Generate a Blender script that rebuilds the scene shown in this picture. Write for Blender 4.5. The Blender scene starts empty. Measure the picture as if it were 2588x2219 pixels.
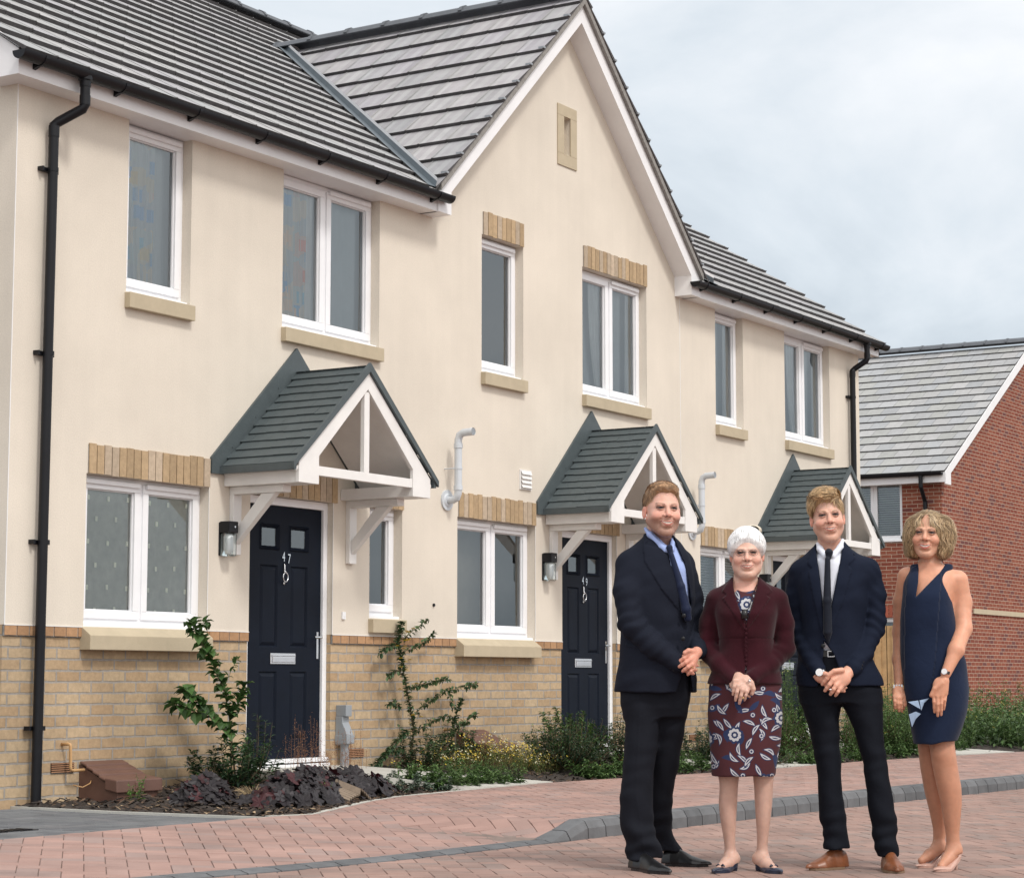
import bpy, bmesh, math, random
import numpy as np
from mathutils import Vector, Matrix
sc = bpy.context.scene
C = sc.collection
R = math.radians

# ---------------------------------------------------------------- camera, sky, sun, exposure
cam_data = bpy.data.cameras.new('camera')
cam = bpy.data.objects.new('camera', cam_data)
C.objects.link(cam)
cam.location = (0, -10.2, 0.88)
cam.rotation_euler = (R(90 + 6.385), 0, R(-58.221))
cam_data.sensor_width = 36
cam_data.lens = 5483.15 / 2588 * 36
cam_data.clip_start = 0.1
cam_data.clip_end = 3000
sc.camera = cam
sc.view_settings.view_transform = 'Standard'
sc.view_settings.look = 'None'
sc.view_settings.gamma = 1
sc.view_settings.exposure = 0.38
sc.render.resolution_x, sc.render.resolution_y = 1024, 877

SUN_EL, SUN_AZ = R(50), R(200)          # azimuth clockwise from +Y: the sun stands to the front of the terrace
world = bpy.data.worlds.new('World')
sc.world = world
world.use_nodes = True
wn, wl = world.node_tree.nodes, world.node_tree.links
wn.clear()
def N(nt, kind, **kw):
    n = nt.nodes.new(kind)
    for k, v in kw.items():
        if k == 'inp':
            for a, b in v.items(): n.inputs[a].default_value = b
        else: setattr(n, k, v)
    return n
wt = world.node_tree
out = N(wt, 'ShaderNodeOutputWorld')
bg = N(wt, 'ShaderNodeBackground')
sky = N(wt, 'ShaderNodeTexSky', sky_type='NISHITA', sun_disc=False, sun_elevation=SUN_EL, sun_rotation=SUN_AZ)
tc = N(wt, 'ShaderNodeTexCoord')
sep = N(wt, 'ShaderNodeSeparateXYZ')
wl.new(tc.outputs['Generated'], sep.inputs[0])
zz = N(wt, 'ShaderNodeMath', operation='ADD', inp={1: 0.32}); wl.new(sep.outputs[2], zz.inputs[0])
zc = N(wt, 'ShaderNodeMath', operation='MAXIMUM', inp={1: 0.1}); wl.new(zz.outputs[0], zc.inputs[0])
dx = N(wt, 'ShaderNodeMath', operation='DIVIDE'); wl.new(sep.outputs[0], dx.inputs[0]); wl.new(zc.outputs[0], dx.inputs[1])
dy = N(wt, 'ShaderNodeMath', operation='DIVIDE'); wl.new(sep.outputs[1], dy.inputs[0]); wl.new(zc.outputs[0], dy.inputs[1])
cmb = N(wt, 'ShaderNodeCombineXYZ'); wl.new(dx.outputs[0], cmb.inputs[0]); wl.new(dy.outputs[0], cmb.inputs[1]); wl.new(sep.outputs[2], cmb.inputs[2])
nz = N(wt, 'ShaderNodeTexNoise', inp={'Scale': 2.5, 'Detail': 8.0, 'Roughness': 0.56, 'Distortion': 0.35}); skm_off = N(wt, 'ShaderNodeVectorMath', operation='ADD'); wl.new(cmb.outputs[0], skm_off.inputs[0]); skm_off.inputs[1].default_value = (5.5, 0.9, 0); wl.new(skm_off.outputs[0], nz.inputs['Vector'])
# clouds thin out and brighten with height: low sky a grey blue, high sky near white
hz = N(wt, 'ShaderNodeMapRange', inp={'From Min': 0.10, 'From Max': 0.34, 'To Min': -0.12, 'To Max': 0.15}); wl.new(sep.outputs[2], hz.inputs[0])
ad = N(wt, 'ShaderNodeMath', operation='ADD'); wl.new(nz.outputs[0], ad.inputs[0]); wl.new(hz.outputs[0], ad.inputs[1])
rp = N(wt, 'ShaderNodeValToRGB'); wl.new(ad.outputs[0], rp.inputs[0])
e = rp.color_ramp.elements
e[0].position = 0.22; e[0].color = (0.44, 0.505, 0.565, 1)
e[1].position = 0.72; e[1].color = (0.83, 0.85, 0.875, 1)
m = rp.color_ramp.elements.new(0.50); m.color = (0.65, 0.705, 0.755, 1)
skm = N(wt, 'ShaderNodeVectorMath', operation='SCALE', inp={'Scale': 0.1}); wl.new(sky.outputs[0], skm.inputs[0])
mx = N(wt, 'ShaderNodeMix', data_type='RGBA', inp={0: 0.93}); wl.new(skm.outputs[0], mx.inputs[6]); wl.new(rp.outputs[0], mx.inputs[7])
# the cloud sheet is brighter overhead and towards the veiled sun than low in the north-east
sdir = Vector((math.sin(SUN_AZ) * math.cos(SUN_EL), math.cos(SUN_AZ) * math.cos(SUN_EL), math.sin(SUN_EL)))
dt = N(wt, 'ShaderNodeVectorMath', operation='DOT_PRODUCT'); wl.new(tc.outputs['Generated'], dt.inputs[0]); dt.inputs[1].default_value = sdir
br = N(wt, 'ShaderNodeMapRange', inp={'From Min': 0.1, 'From Max': 1.0, 'To Min': 1.0, 'To Max': 1.75}); wl.new(dt.outputs['Value'], br.inputs[0])
wf = N(wt, 'ShaderNodeMapRange', inp={'From Min': 0.1, 'From Max': 0.75, 'To Min': 0.0, 'To Max': 0.85}); wl.new(dt.outputs['Value'], wf.inputs[0])
wm = N(wt, 'ShaderNodeMix', data_type='RGBA'); wl.new(wf.outputs[0], wm.inputs[0]); wl.new(mx.outputs[2], wm.inputs[6]); wm.inputs[7].default_value = (0.76, 0.735, 0.715, 1)
sm = N(wt, 'ShaderNodeVectorMath', operation='SCALE'); wl.new(wm.outputs[2], sm.inputs[0]); wl.new(br.outputs[0], sm.inputs['Scale'])
wl.new(sm.outputs[0], bg.inputs[0]); bg.inputs[1].default_value = 0.93
wl.new(bg.outputs[0], out.inputs[0])

sl = bpy.data.lights.new('sun', 'SUN'); sl.energy = 1.45; sl.angle = R(10); sl.color = (1.0, 0.955, 0.90)
so = bpy.data.objects.new('sun', sl); C.objects.link(so)
so.rotation_euler = sdir.to_track_quat('Z', 'Y').to_euler()

# ---------------------------------------------------------------- materials
MATS = {}
def nmat(name):
    m = bpy.data.materials.new(name); m.use_nodes = True
    nt = m.node_tree; nt.nodes.clear()
    o = N(nt, 'ShaderNodeOutputMaterial'); b = N(nt, 'ShaderNodeBsdfPrincipled')
    nt.links.new(b.outputs[0], o.inputs[0])
    MATS[name] = m
    return m, nt, b
def c4(c): return (c[0], c[1], c[2], 1)
def plain(name, col, rough=0.6, spec=0.5, metal=0.0, var=0.12, vscale=8.0, bump=0.0, bscale=60.0, detail=4.0, attr=False, sheen=0.0, coat=0.0, dist=0.004):
    """colour broken up by noise (and, with attr, multiplied by the mesh's own colour attribute)"""
    m, nt, b = nmat(name); L = nt.links
    tcn = N(nt, 'ShaderNodeTexCoord')
    no = N(nt, 'ShaderNodeTexNoise', inp={'Scale': vscale, 'Detail': detail, 'Roughness': 0.6}); L.new(tcn.outputs['Object'], no.inputs['Vector'])
    mr = N(nt, 'ShaderNodeMapRange', inp={'From Min': 0.25, 'From Max': 0.75, 'To Min': 1 - var, 'To Max': 1 + var}); L.new(no.outputs[0], mr.inputs[0])
    sv = N(nt, 'ShaderNodeVectorMath', operation='SCALE'); L.new(mr.outputs[0], sv.inputs['Scale'])
    if attr:
        at = N(nt, 'ShaderNodeAttribute', attribute_name='Col')
        mu = N(nt, 'ShaderNodeVectorMath', operation='MULTIPLY'); L.new(at.outputs['Color'], mu.inputs[0]); mu.inputs[1].default_value = col[:3]
        L.new(mu.outputs[0], sv.inputs[0])
    else: sv.inputs[0].default_value = col[:3]
    L.new(sv.outputs[0], b.inputs['Base Color'])
    b.inputs['Roughness'].default_value = rough
    b.inputs['Specular IOR Level'].default_value = spec
    b.inputs['Metallic'].default_value = metal
    b.inputs['Sheen Weight'].default_value = sheen
    b.inputs['Coat Weight'].default_value = coat
    if bump:
        bn = N(nt, 'ShaderNodeTexNoise', inp={'Scale': bscale, 'Detail': 3.0}); L.new(tcn.outputs['Object'], bn.inputs['Vector'])
        bu = N(nt, 'ShaderNodeBump', inp={'Strength': bump, 'Distance': dist}); L.new(bn.outputs[0], bu.inputs['Height']); L.new(bu.outputs[0], b.inputs['Normal'])
    return m

def brick_mat(name, c1, c2, mortar, ax, w=0.225, h=0.075, msize=0.010, offset=0.5, dark=None, vert=False, z0=0.0, x0=0.0, grime=0.12):
    """ax: 'xz' for walls along X, 'yz' for walls along Y"""
    m, nt, b = nmat(name); L = nt.links
    tcn = N(nt, 'ShaderNodeTexCoord'); se = N(nt, 'ShaderNodeSeparateXYZ'); L.new(tcn.outputs['Object'], se.inputs[0])
    cb = N(nt, 'ShaderNodeCombineXYZ')
    a = N(nt, 'ShaderNodeMath', operation='ADD', inp={1: -x0}); L.new(se.outputs[0 if ax[0] == 'x' else 1], a.inputs[0])
    z = N(nt, 'ShaderNodeMath', operation='ADD', inp={1: -z0}); L.new(se.outputs[2], z.inputs[0])
    # hand of the layer: joints wander by a millimetre or two
    wob = N(nt, 'ShaderNodeTexNoise', inp={'Scale': 9.0, 'Detail': 2.0}); L.new(tcn.outputs['Object'], wob.inputs['Vector'])
    wm = N(nt, 'ShaderNodeMapRange', inp={'From Min': 0.3, 'From Max': 0.7, 'To Min': -0.003, 'To Max': 0.003}); L.new(wob.outputs[0], wm.inputs[0])
    z2 = N(nt, 'ShaderNodeMath', operation='ADD'); L.new(z.outputs[0], z2.inputs[0]); L.new(wm.outputs[0], z2.inputs[1])
    if vert: L.new(z2.outputs[0], cb.inputs[0]); L.new(a.outputs[0], cb.inputs[1])
    else: L.new(a.outputs[0], cb.inputs[0]); L.new(z2.outputs[0], cb.inputs[1])
    bt = N(nt, 'ShaderNodeTexBrick', offset=offset, inp={'Color1': c4(c1), 'Color2': c4(c2), 'Mortar': c4(mortar), 'Scale': 1.0, 'Mortar Size': msize * .5, 'Mortar Smooth': 0.25, 'Bias': 0.0, 'Brick Width': w, 'Row Height': h})
    L.new(cb.outputs[0], bt.inputs['Vector'])
    col = bt.outputs['Color']
    if dark:
        # a second, differently seeded brick grid picks out the burnt bricks
        sh = N(nt, 'ShaderNodeVectorMath', operation='ADD'); L.new(cb.outputs[0], sh.inputs[0]); sh.inputs[1].default_value = (w * 34, h * 42, 0)
        b2 = N(nt, 'ShaderNodeTexBrick', offset=offset, inp={'Color1': (0, 0, 0, 1), 'Color2': (1, 1, 1, 1), 'Mortar': (0, 0, 0, 1), 'Scale': 1.0, 'Mortar Size': msize * .5, 'Mortar Smooth': 0.1, 'Bias': 0.0, 'Brick Width': w, 'Row Height': h})
        L.new(sh.outputs[0], b2.inputs['Vector'])
        th = N(nt, 'ShaderNodeMapRange', inp={'From Min': 0.78, 'From Max': 0.92, 'To Min': 0, 'To Max': 1}); L.new(b2.outputs['Color'], th.inputs[0])
        mxd = N(nt, 'ShaderNodeMix', data_type='RGBA'); L.new(th.outputs[0], mxd.inputs[0]); L.new(col, mxd.inputs[6]); mxd.inputs[7].default_value = c4(dark)
        col = mxd.outputs[2]
    n1 = N(nt, 'ShaderNodeTexNoise', inp={'Scale': 28.0, 'Detail': 6.0, 'Roughness': 0.7}); L.new(tcn.outputs['Object'], n1.inputs['Vector'])
    m1 = N(nt, 'ShaderNodeMapRange', inp={'From Min': 0.3, 'From Max': 0.7, 'To Min': 0.84, 'To Max': 1.14}); L.new(n1.outputs[0], m1.inputs[0])
    n2 = N(nt, 'ShaderNodeTexNoise', inp={'Scale': 1.7, 'Detail': 4.0}); L.new(tcn.outputs['Object'], n2.inputs['Vector'])
    m2 = N(nt, 'ShaderNodeMapRange', inp={'From Min': 0.3, 'From Max': 0.7, 'To Min': 1 - grime, 'To Max': 1 + grime}); L.new(n2.outputs[0], m2.inputs[0])
    mm = N(nt, 'ShaderNodeMath', operation='MULTIPLY'); L.new(m1.outputs[0], mm.inputs[0]); L.new(m2.outputs[0], mm.inputs[1])
    sv = N(nt, 'ShaderNodeVectorMath', operation='SCALE'); L.new(col, sv.inputs[0]); L.new(mm.outputs[0], sv.inputs['Scale'])
    L.new(sv.outputs[0], b.inputs['Base Color'])
    b.inputs['Roughness'].default_value = 0.9; b.inputs['Specular IOR Level'].default_value = 0.2
    inv = N(nt, 'ShaderNodeMath', operation='SUBTRACT', inp={0: 1.0}); L.new(bt.outputs['Fac'], inv.inputs[1])
    hh = N(nt, 'ShaderNodeMath', operation='MULTIPLY_ADD', inp={1: 0.35}); L.new(n1.outputs[0], hh.inputs[0]); L.new(inv.outputs[0], hh.inputs[2])
    bu = N(nt, 'ShaderNodeBump', inp={'Strength': 0.8, 'Distance': 0.006}); L.new(hh.outputs[0], bu.inputs['Height']); L.new(bu.outputs[0], b.inputs['Normal'])
    return m

def render_mat():
    m, nt, b = nmat('cream_render'); L = nt.links
    tcn = N(nt, 'ShaderNodeTexCoord')
    big = N(nt, 'ShaderNodeTexNoise', inp={'Scale': 0.8, 'Detail': 5.0, 'Roughness': 0.6}); L.new(tcn.outputs['Object'], big.inputs['Vector'])
    fine = N(nt, 'ShaderNodeTexNoise', inp={'Scale': 95.0, 'Detail': 4.0, 'Roughness': 0.75}); L.new(tcn.outputs['Object'], fine.inputs['Vector'])
    # faint vertical rain streaks
    mp = N(nt, 'ShaderNodeMapping'); mp.inputs['Scale'].default_value = (7.0, 7.0, 0.35); L.new(tcn.outputs['Object'], mp.inputs[0])
    st = N(nt, 'ShaderNodeTexNoise', inp={'Scale': 1.0, 'Detail': 5.0, 'Roughness': 0.65}); L.new(mp.outputs[0], st.inputs['Vector'])
    a = N(nt, 'ShaderNodeMapRange', inp={'From Min': 0.3, 'From Max': 0.7, 'To Min': 0.90, 'To Max': 1.06}); L.new(big.outputs[0], a.inputs[0])
    c = N(nt, 'ShaderNodeMapRange', inp={'From Min': 0.25, 'From Max': 0.75, 'To Min': 0.91, 'To Max': 1.09}); L.new(fine.outputs[0], c.inputs[0])
    s = N(nt, 'ShaderNodeMapRange', inp={'From Min': 0.35, 'From Max': 0.8, 'To Min': 1.01, 'To Max': 0.965}); L.new(st.outputs[0], s.inputs[0])
    m1 = N(nt, 'ShaderNodeMath', operation='MULTIPLY'); L.new(a.outputs[0], m1.inputs[0]); L.new(c.outputs[0], m1.inputs[1])
    m2 = N(nt, 'ShaderNodeMath', operation='MULTIPLY'); L.new(m1.outputs[0], m2.inputs[0]); L.new(s.outputs[0], m2.inputs[1])
    sv = N(nt, 'ShaderNodeVectorMath', operation='SCALE'); sv.inputs[0].default_value = (0.70, 0.64, 0.552); L.new(m2.outputs[0], sv.inputs['Scale'])
    L.new(sv.outputs[0], b.inputs['Base Color']); b.inputs['Roughness'].default_value = 0.95; b.inputs['Specular IOR Level'].default_value = 0.15
    bu = N(nt, 'ShaderNodeBump', inp={'Strength': 0.5, 'Distance': 0.003}); L.new(fine.outputs[0], bu.inputs['Height']); L.new(bu.outputs[0], b.inputs['Normal'])
    return m

def glass_mat(name='window_glass', strength=1.0, ior=2.35):
    m = bpy.data.materials.new(name); m.use_nodes = True; nt = m.node_tree; nt.nodes.clear(); L = nt.links
    o = N(nt, 'ShaderNodeOutputMaterial'); g = N(nt, 'ShaderNodeBsdfGlossy', inp={'Color': (0.9, 0.95, 0.97, 1), 'Roughness': 0.0})
    t = N(nt, 'ShaderNodeBsdfTransparent', inp={'Color': (0.94, 0.97, 0.96, 1)}); mxs = N(nt, 'ShaderNodeMixShader')
    fr = N(nt, 'ShaderNodeFresnel', inp={'IOR': ior})
    tcn = N(nt, 'ShaderNodeTexCoord'); no = N(nt, 'ShaderNodeTexNoise', inp={'Scale': 1.6, 'Detail': 1.0}); L.new(tcn.outputs['Object'], no.inputs['Vector'])
    bu = N(nt, 'ShaderNodeBump', inp={'Strength': 0.12, 'Distance': 0.02}); L.new(no.outputs[0], bu.inputs['Height'])
    L.new(bu.outputs[0], g.inputs['Normal'])
    L.new(fr.outputs[0], mxs.inputs[0]); L.new(t.outputs[0], mxs.inputs[1]); L.new(g.outputs[0], mxs.inputs[2]); L.new(mxs.outputs[0], o.inputs[0])
    MATS[name] = m
    return m

render_mat(); glass_mat(); glass_mat('lamp_glass', ior=1.5)
brick_mat('buff_brick', (0.40, 0.280, 0.170), (0.49, 0.375, 0.245), (0.34, 0.31, 0.275), 'xz', z0=0.355, x0=10.96, msize=0.016)
brick_mat('buff_brick_side', (0.40, 0.280, 0.170), (0.49, 0.375, 0.245), (0.34, 0.31, 0.275), 'yz', z0=0.355, msize=0.011)
brick_mat('soldier_brick', (0.40, 0.205, 0.09), (0.50, 0.30, 0.155), (0.34, 0.29, 0.23), 'xz', w=0.1125, h=0.30, z0=1.10, x0=10.24, offset=0.0)
brick_mat('lintel_brick', (0.47, 0.30, 0.155), (0.56, 0.37, 0.205), (0.42, 0.35, 0.27), 'xz', w=0.075, h=1.5, z0=1.6, x0=10.995, offset=0.0, msize=0.010)
brick_mat('red_brick', (0.20, 0.056, 0.038), (0.27, 0.092, 0.058), (0.50, 0.40, 0.31), 'xz', z0=0.0, x0=0.0, dark=(0.15, 0.06, 0.055), msize=0.011, grime=.06)
brick_mat('red_brick_side', (0.20, 0.056, 0.038), (0.27, 0.092, 0.058), (0.50, 0.40, 0.31), 'yz', dark=(0.15, 0.06, 0.055), msize=0.011, grime=.06)
plain('white_upvc', (0.83, 0.84, 0.86), rough=0.35, var=0.03)
plain('white_board', (0.80, 0.80, 0.81), rough=0.4, var=0.05, vscale=3)
plain('white_paint', (0.78, 0.77, 0.75), rough=0.5, var=0.06, vscale=6)
plain('black_plastic', (0.006, 0.0065, 0.009), spec=.3, rough=0.4, var=0.2)
plain('tile_top', (1, 1, 1), rough=0.85, var=0.10, vscale=9, bump=0.5, bscale=90, attr=True)
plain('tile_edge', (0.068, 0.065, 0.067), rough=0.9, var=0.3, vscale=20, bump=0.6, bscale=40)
plain('ridge_tile', (0.115, 0.125, 0.14), rough=0.8, var=0.2, vscale=5, bump=0.5, bscale=60)
plain('canopy_tile', (0.068, 0.086, 0.092), rough=0.55, var=0.12, vscale=12, bump=0.3, bscale=80)
plain('valley_strip', (0.115, 0.14, 0.16), rough=0.4, var=0.15, metal=0.0)
plain('mortar', (0.25, 0.24, 0.225), rough=0.95, var=0.3, vscale=30)
plain('stone_sill', (0.47, 0.40, 0.285), rough=0.9, var=0.07, vscale=9, bump=0.3, bscale=120)
plain('navy_door', (0.0040, 0.0075, 0.016), spec=.14, rough=0.5, var=0.15, bump=0.25, bscale=90, dist=.001)
plain('chrome', (0.75, 0.76, 0.78), rough=0.18, metal=1.0, var=0.05)
plain('grey_pvc', (0.27, 0.295, 0.32), rough=0.4, var=0.06)
plain('pale_pvc', (0.58, 0.62, 0.66), rough=0.4, var=0.06)
plain('dark_hole', (0.01, 0.01, 0.01), rough=0.9)
plain('brown_plastic', (0.135, 0.070, 0.052), rough=0.5, var=0.14, vscale=6, bump=0.15, bscale=50)
plain('terracotta', (0.38, 0.20, 0.11), rough=0.8, var=0.15)
plain('tan_plastic', (0.52, 0.31, 0.14), rough=0.45, var=0.06)
plain('rubber', (0.02, 0.02, 0.02), rough=0.6)
plain('room_wall', (0.50, 0.47, 0.41), rough=0.9, var=0.05)
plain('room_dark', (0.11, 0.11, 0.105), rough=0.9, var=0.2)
plain('net_curtain', (0.62, 0.61, 0.54), rough=0.9, var=0.14, vscale=14, attr=True)
plain('sheer', (0.50, 0.56, 0.60), rough=.9, var=.04)
plain('blind', (0.70, 0.72, 0.74), rough=0.6, var=0.05)
plain('pine_board', (0.50, 0.315, 0.15), rough=0.75, var=0.25, vscale=5, bump=0.3, bscale=30)
plain('concrete', (0.45, 0.44, 0.40), rough=0.9, var=0.12, vscale=5, bump=0.35, bscale=70, detail=8)
plain('soil', (0.036, 0.028, 0.023), rough=1.0, var=0.55, vscale=14, bump=1.0, bscale=40, dist=.02)
plain('bark', (1, 1, 1), rough=0.95, var=0.3, vscale=25, attr=True)
plain('paver', (1, 1, 1), rough=0.9, var=0.24, vscale=2.2, bump=0.5, bscale=110, attr=True, detail=8)
plain('joint_sand', (0.19, 0.145, 0.125), rough=1.0, var=0.3, vscale=9)
plain('kerb_block', (1, 1, 1), rough=0.9, var=0.22, vscale=9, bump=0.4, bscale=90, attr=True)
plain('tarmac', (0.23, 0.17, 0.145), rough=0.95, var=0.15, vscale=3, bump=0.3)
plain('leaf', (1, 1, 1), rough=0.5, var=0.22, vscale=25, attr=True, spec=0.35)
plain('stem', (1, 1, 1), rough=0.8, var=0.25, vscale=25, attr=True)
plain('felt', (0.03, 0.03, 0.03), rough=0.9)
# leaves let some light through
lm = MATS['leaf'].node_tree; bs = [n for n in lm.nodes if n.type == 'BSDF_PRINCIPLED'][0]
tr = N(lm, 'ShaderNodeBsdfTranslucent'); ms = N(lm, 'ShaderNodeMixShader', inp={0: 0.22})
lm.links.new(bs.inputs['Base Color'].links[0].from_socket, tr.inputs[0])
lm.links.new(bs.outputs[0], ms.inputs[1]); lm.links.new(tr.outputs[0], ms.inputs[2])
lm.links.new(ms.outputs[0], [n for n in lm.nodes if n.type == 'OUTPUT_MATERIAL'][0].inputs[0])

def curtain_mat():
    """printed curtain: blue, ochre and rust panels with loose outlines"""
    m, nt, b = nmat('printed_curtain'); L = nt.links
    tcn = N(nt, 'ShaderNodeTexCoord')
    v = N(nt, 'ShaderNodeTexVoronoi', inp={'Scale': 7.0, 'Randomness': 0.7}); v.distance = 'CHEBYCHEV'; L.new(tcn.outputs['Object'], v.inputs['Vector'])
    se = N(nt, 'ShaderNodeSeparateColor'); L.new(v.outputs['Color'], se.inputs[0])
    rp = N(nt, 'ShaderNodeValToRGB'); rp.color_ramp.interpolation = 'CONSTANT'; L.new(se.outputs[0], rp.inputs[0])
    el = rp.color_ramp.elements; el[0].color = (0.20, 0.42, 0.70, 1); el[0].position = 0
    el[1].color = (0.80, 0.60, 0.44, 1); el[1].position = 0.3
    for p, c in ((0.5, (0.24, 0.52, 0.70, 1)), (0.68, (0.80, 0.26, 0.16, 1)), (0.82, (0.70, 0.55, 0.28, 1))):
        x = el.new(p); x.color = c
    mr = N(nt, 'ShaderNodeMapRange', inp={'From Min': 0.30, 'From Max': 0.36, 'To Min': 0, 'To Max': 0.75}); L.new(v.outputs['Distance'], mr.inputs[0])
    mxn = N(nt, 'ShaderNodeMix', data_type='RGBA'); L.new(mr.outputs[0], mxn.inputs[0]); L.new(rp.outputs[0], mxn.inputs[6]); mxn.inputs[7].default_value = (0.62, 0.60, 0.55, 1)
    L.new(mxn.outputs[2], b.inputs['Base Color']); b.inputs['Roughness'].default_value = 0.9
curtain_mat()

# ---------------------------------------------------------------- mesh helpers
class MB:
    """collects faces; build() links them as ONE mesh object"""
    def __init__(s): s.v = []; s.f = []; s.m = []; s.c = []; s.n = 0
    def add(s, vs, fs, mi=0, col=(1, 1, 1)):
        o = len(s.v); s.v += [tuple(p) for p in vs]
        for f in fs: s.f.append([i + o for i in f]); s.m.append(mi); s.c.append(col)
        return s
    def quad(s, a, b, c, d, mi=0, col=(1, 1, 1)): return s.add([a, b, c, d], [[0, 1, 2, 3]], mi, col)
    def box(s, x0, x1, y0, y1, z0, z1, mi=0, col=(1, 1, 1)):
        vs = [(x0, y0, z0), (x1, y0, z0), (x1, y1, z0), (x0, y1, z0), (x0, y0, z1), (x1, y0, z1), (x1, y1, z1), (x0, y1, z1)]
        return s.add(vs, [[0, 3, 2, 1], [4, 5, 6, 7], [0, 1, 5, 4], [1, 2, 6, 5], [2, 3, 7, 6], [3, 0, 4, 7]], mi, col)
    def prism(s, pts, d, mi=0, col=(1, 1, 1)):
        """pts: planar 3D polygon, d: extrusion vector"""
        n = len(pts); d = Vector(d); P = [Vector(p) for p in pts]
        s.add(P + [p + d for p in P], [list(range(n))[::-1], list(range(n, 2 * n))] + [[i, (i + 1) % n, n + (i + 1) % n, n + i] for i in range(n)], mi, col)
        return s
    def tube(s, path, r, n=10, mi=0, col=(1, 1, 1), cap=True):
        P = [Vector(p) for p in path]; rs = r if isinstance(r, (list, tuple)) else [r] * len(P)
        o = len(s.v); up = None
        for i, p in enumerate(P):
            t = (P[min(i + 1, len(P) - 1)] - P[max(i - 1, 0)]).normalized()
            if up is None: up = t.orthogonal().normalized()
            up = (up - t * up.dot(t)).normalized(); sd = t.cross(up)
            for k in range(n):
                a = 2 * math.pi * k / n; s.v.append(tuple(p + (up * math.cos(a) + sd * math.sin(a)) * rs[i]))
        for i in range(len(P) - 1):
            for k in range(n):
                a, b = o + i * n + k, o + i * n + (k + 1) % n
                s.f.append([a, b, b + n, a + n]); s.m.append(mi); s.c.append(col)
        if cap:
            s.f.append([o + k for k in range(n)][::-1]); s.m.append(mi); s.c.append(col)
            e = o + (len(P) - 1) * n; s.f.append([e + k for k in range(n)]); s.m.append(mi); s.c.append(col)
        return s
    def build(s, name, mats, parent=None, smooth=False, bevel=0.0, autosmooth=None):
        me = bpy.data.meshes.new(name); me.from_pydata(s.v, [], s.f)
        if isinstance(mats, str): mats = [mats]
        for k in mats: me.materials.append(MATS[k])
        if s.f:
            me.polygons.foreach_set('material_index', s.m)
            ca = me.color_attributes.new('Col', 'FLOAT_COLOR', 'CORNER')
            arr = np.ones((len(me.loops), 4), np.float32); k = 0
            cnt = np.array([len(f) for f in s.f]); arr[:, :3] = np.repeat(np.array(s.c, np.float32), cnt, axis=0)
            ca.data.foreach_set('color', arr.ravel())
            if smooth: me.polygons.foreach_set('use_smooth', [True] * len(s.f))
        me.update()
        if smooth == 'auto': me.set_sharp_from_angle(angle=R(40))
        o = bpy.data.objects.new(name, me); C.objects.link(o)
        if bevel:
            b = o.modifiers.new('bevel', 'BEVEL'); b.width = bevel; b.segments = 2; b.limit_method = 'ANGLE'; b.angle_limit = R(40)
        if parent is not None: attach(o, parent)
        return o
def attach(o, parent):
    o.parent = parent
    p = parent; loc = Vector((0, 0, 0))
    while p is not None: loc += p.location; p = p.parent
    o.location = o.location - loc
    return o
def tag(o, label=None, cat=None, group=None, kind=None):
    if label: o['label'] = label
    if cat: o['category'] = cat
    if group: o['group'] = group
    if kind: o['kind'] = kind
    return o
def thing(name, label, cat, loc=(0, 0, 0), group=None):
    o = bpy.data.objects.new(name, None); C.objects.link(o); o.location = loc; o.empty_display_size = .2
    return tag(o, label, cat, group)
rnd = random.Random(7)
def jit(c, a, r=rnd):
    k = 1 + r.uniform(-a, a); return (c[0] * k, c[1] * k, c[2] * k)
def ring(mb, x0, x1, z0, z1, w, y0, y1, mi=0, wt=None, wb=None):
    wt = w if wt is None else wt; wb = w if wb is None else wb
    mb.box(x0, x1, y0, y1, z1 - wt, z1, mi); mb.box(x0, x1, y0, y1, z0, z0 + wb, mi)
    mb.box(x0, x0 + w, y0, y1, z0 + wb, z1 - wt, mi); mb.box(x1 - w, x1, y0, y1, z0 + wb, z1 - wt, mi)

# ================================================================ the terrace
SOF = 4.83                                   # soffit height
TS, Y0R, Z0R = 0.665, -0.25, 5.0             # main roof: slope, eaves line
RY = 4.6; RZ = Z0R + TS * (RY - Y0R)         # main ridge
XC, GZ, GS = 17.41, 7.39, 0.931              # front gable: ridge x, height, slope
BACK = 2 * RY
def zmain(y): return Z0R + TS * (y - Y0R)
def zgab(x): return GZ - GS * abs(x - XC)

def wallgrid(mb, x0, x1, z0, z1, ops, y=0.0, mi=0, axis='x', f=1):
    xs = sorted({x0, x1} | {min(max(o[k], x0), x1) for o in ops for k in (0, 1)})
    zs = sorted({z0, z1} | {min(max(o[k], z0), z1) for o in ops for k in (2, 3)})
    for a, b in zip(xs, xs[1:]):
        for c, d in zip(zs, zs[1:]):
            mxx, mzz = (a + b) / 2, (c + d) / 2
            if any(o[0] < mxx < o[1] and o[2] < mzz < o[3] for o in ops): continue
            mb.quad((a, y, c), (b, y, c), (b, y, d), (a, y, d), mi)
def reveal(mb, o, y0, y1, mi=0, sides='lrtb'):
    a, b, c, d = o
    if 'l' in sides: mb.quad((a, y0, c), (a, y1, c), (a, y1, d), (a, y0, d), mi)
    if 'r' in sides: mb.quad((b, y1, c), (b, y0, c), (b, y0, d), (b, y1, d), mi)
    if 't' in sides: mb.quad((a, y0, d), (a, y1, d), (b, y1, d), (b, y0, d), mi)
    if 'b' in sides: mb.quad((a, y1, c), (a, y0, c), (b, y0, c), (b, y1, c), mi)
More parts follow.
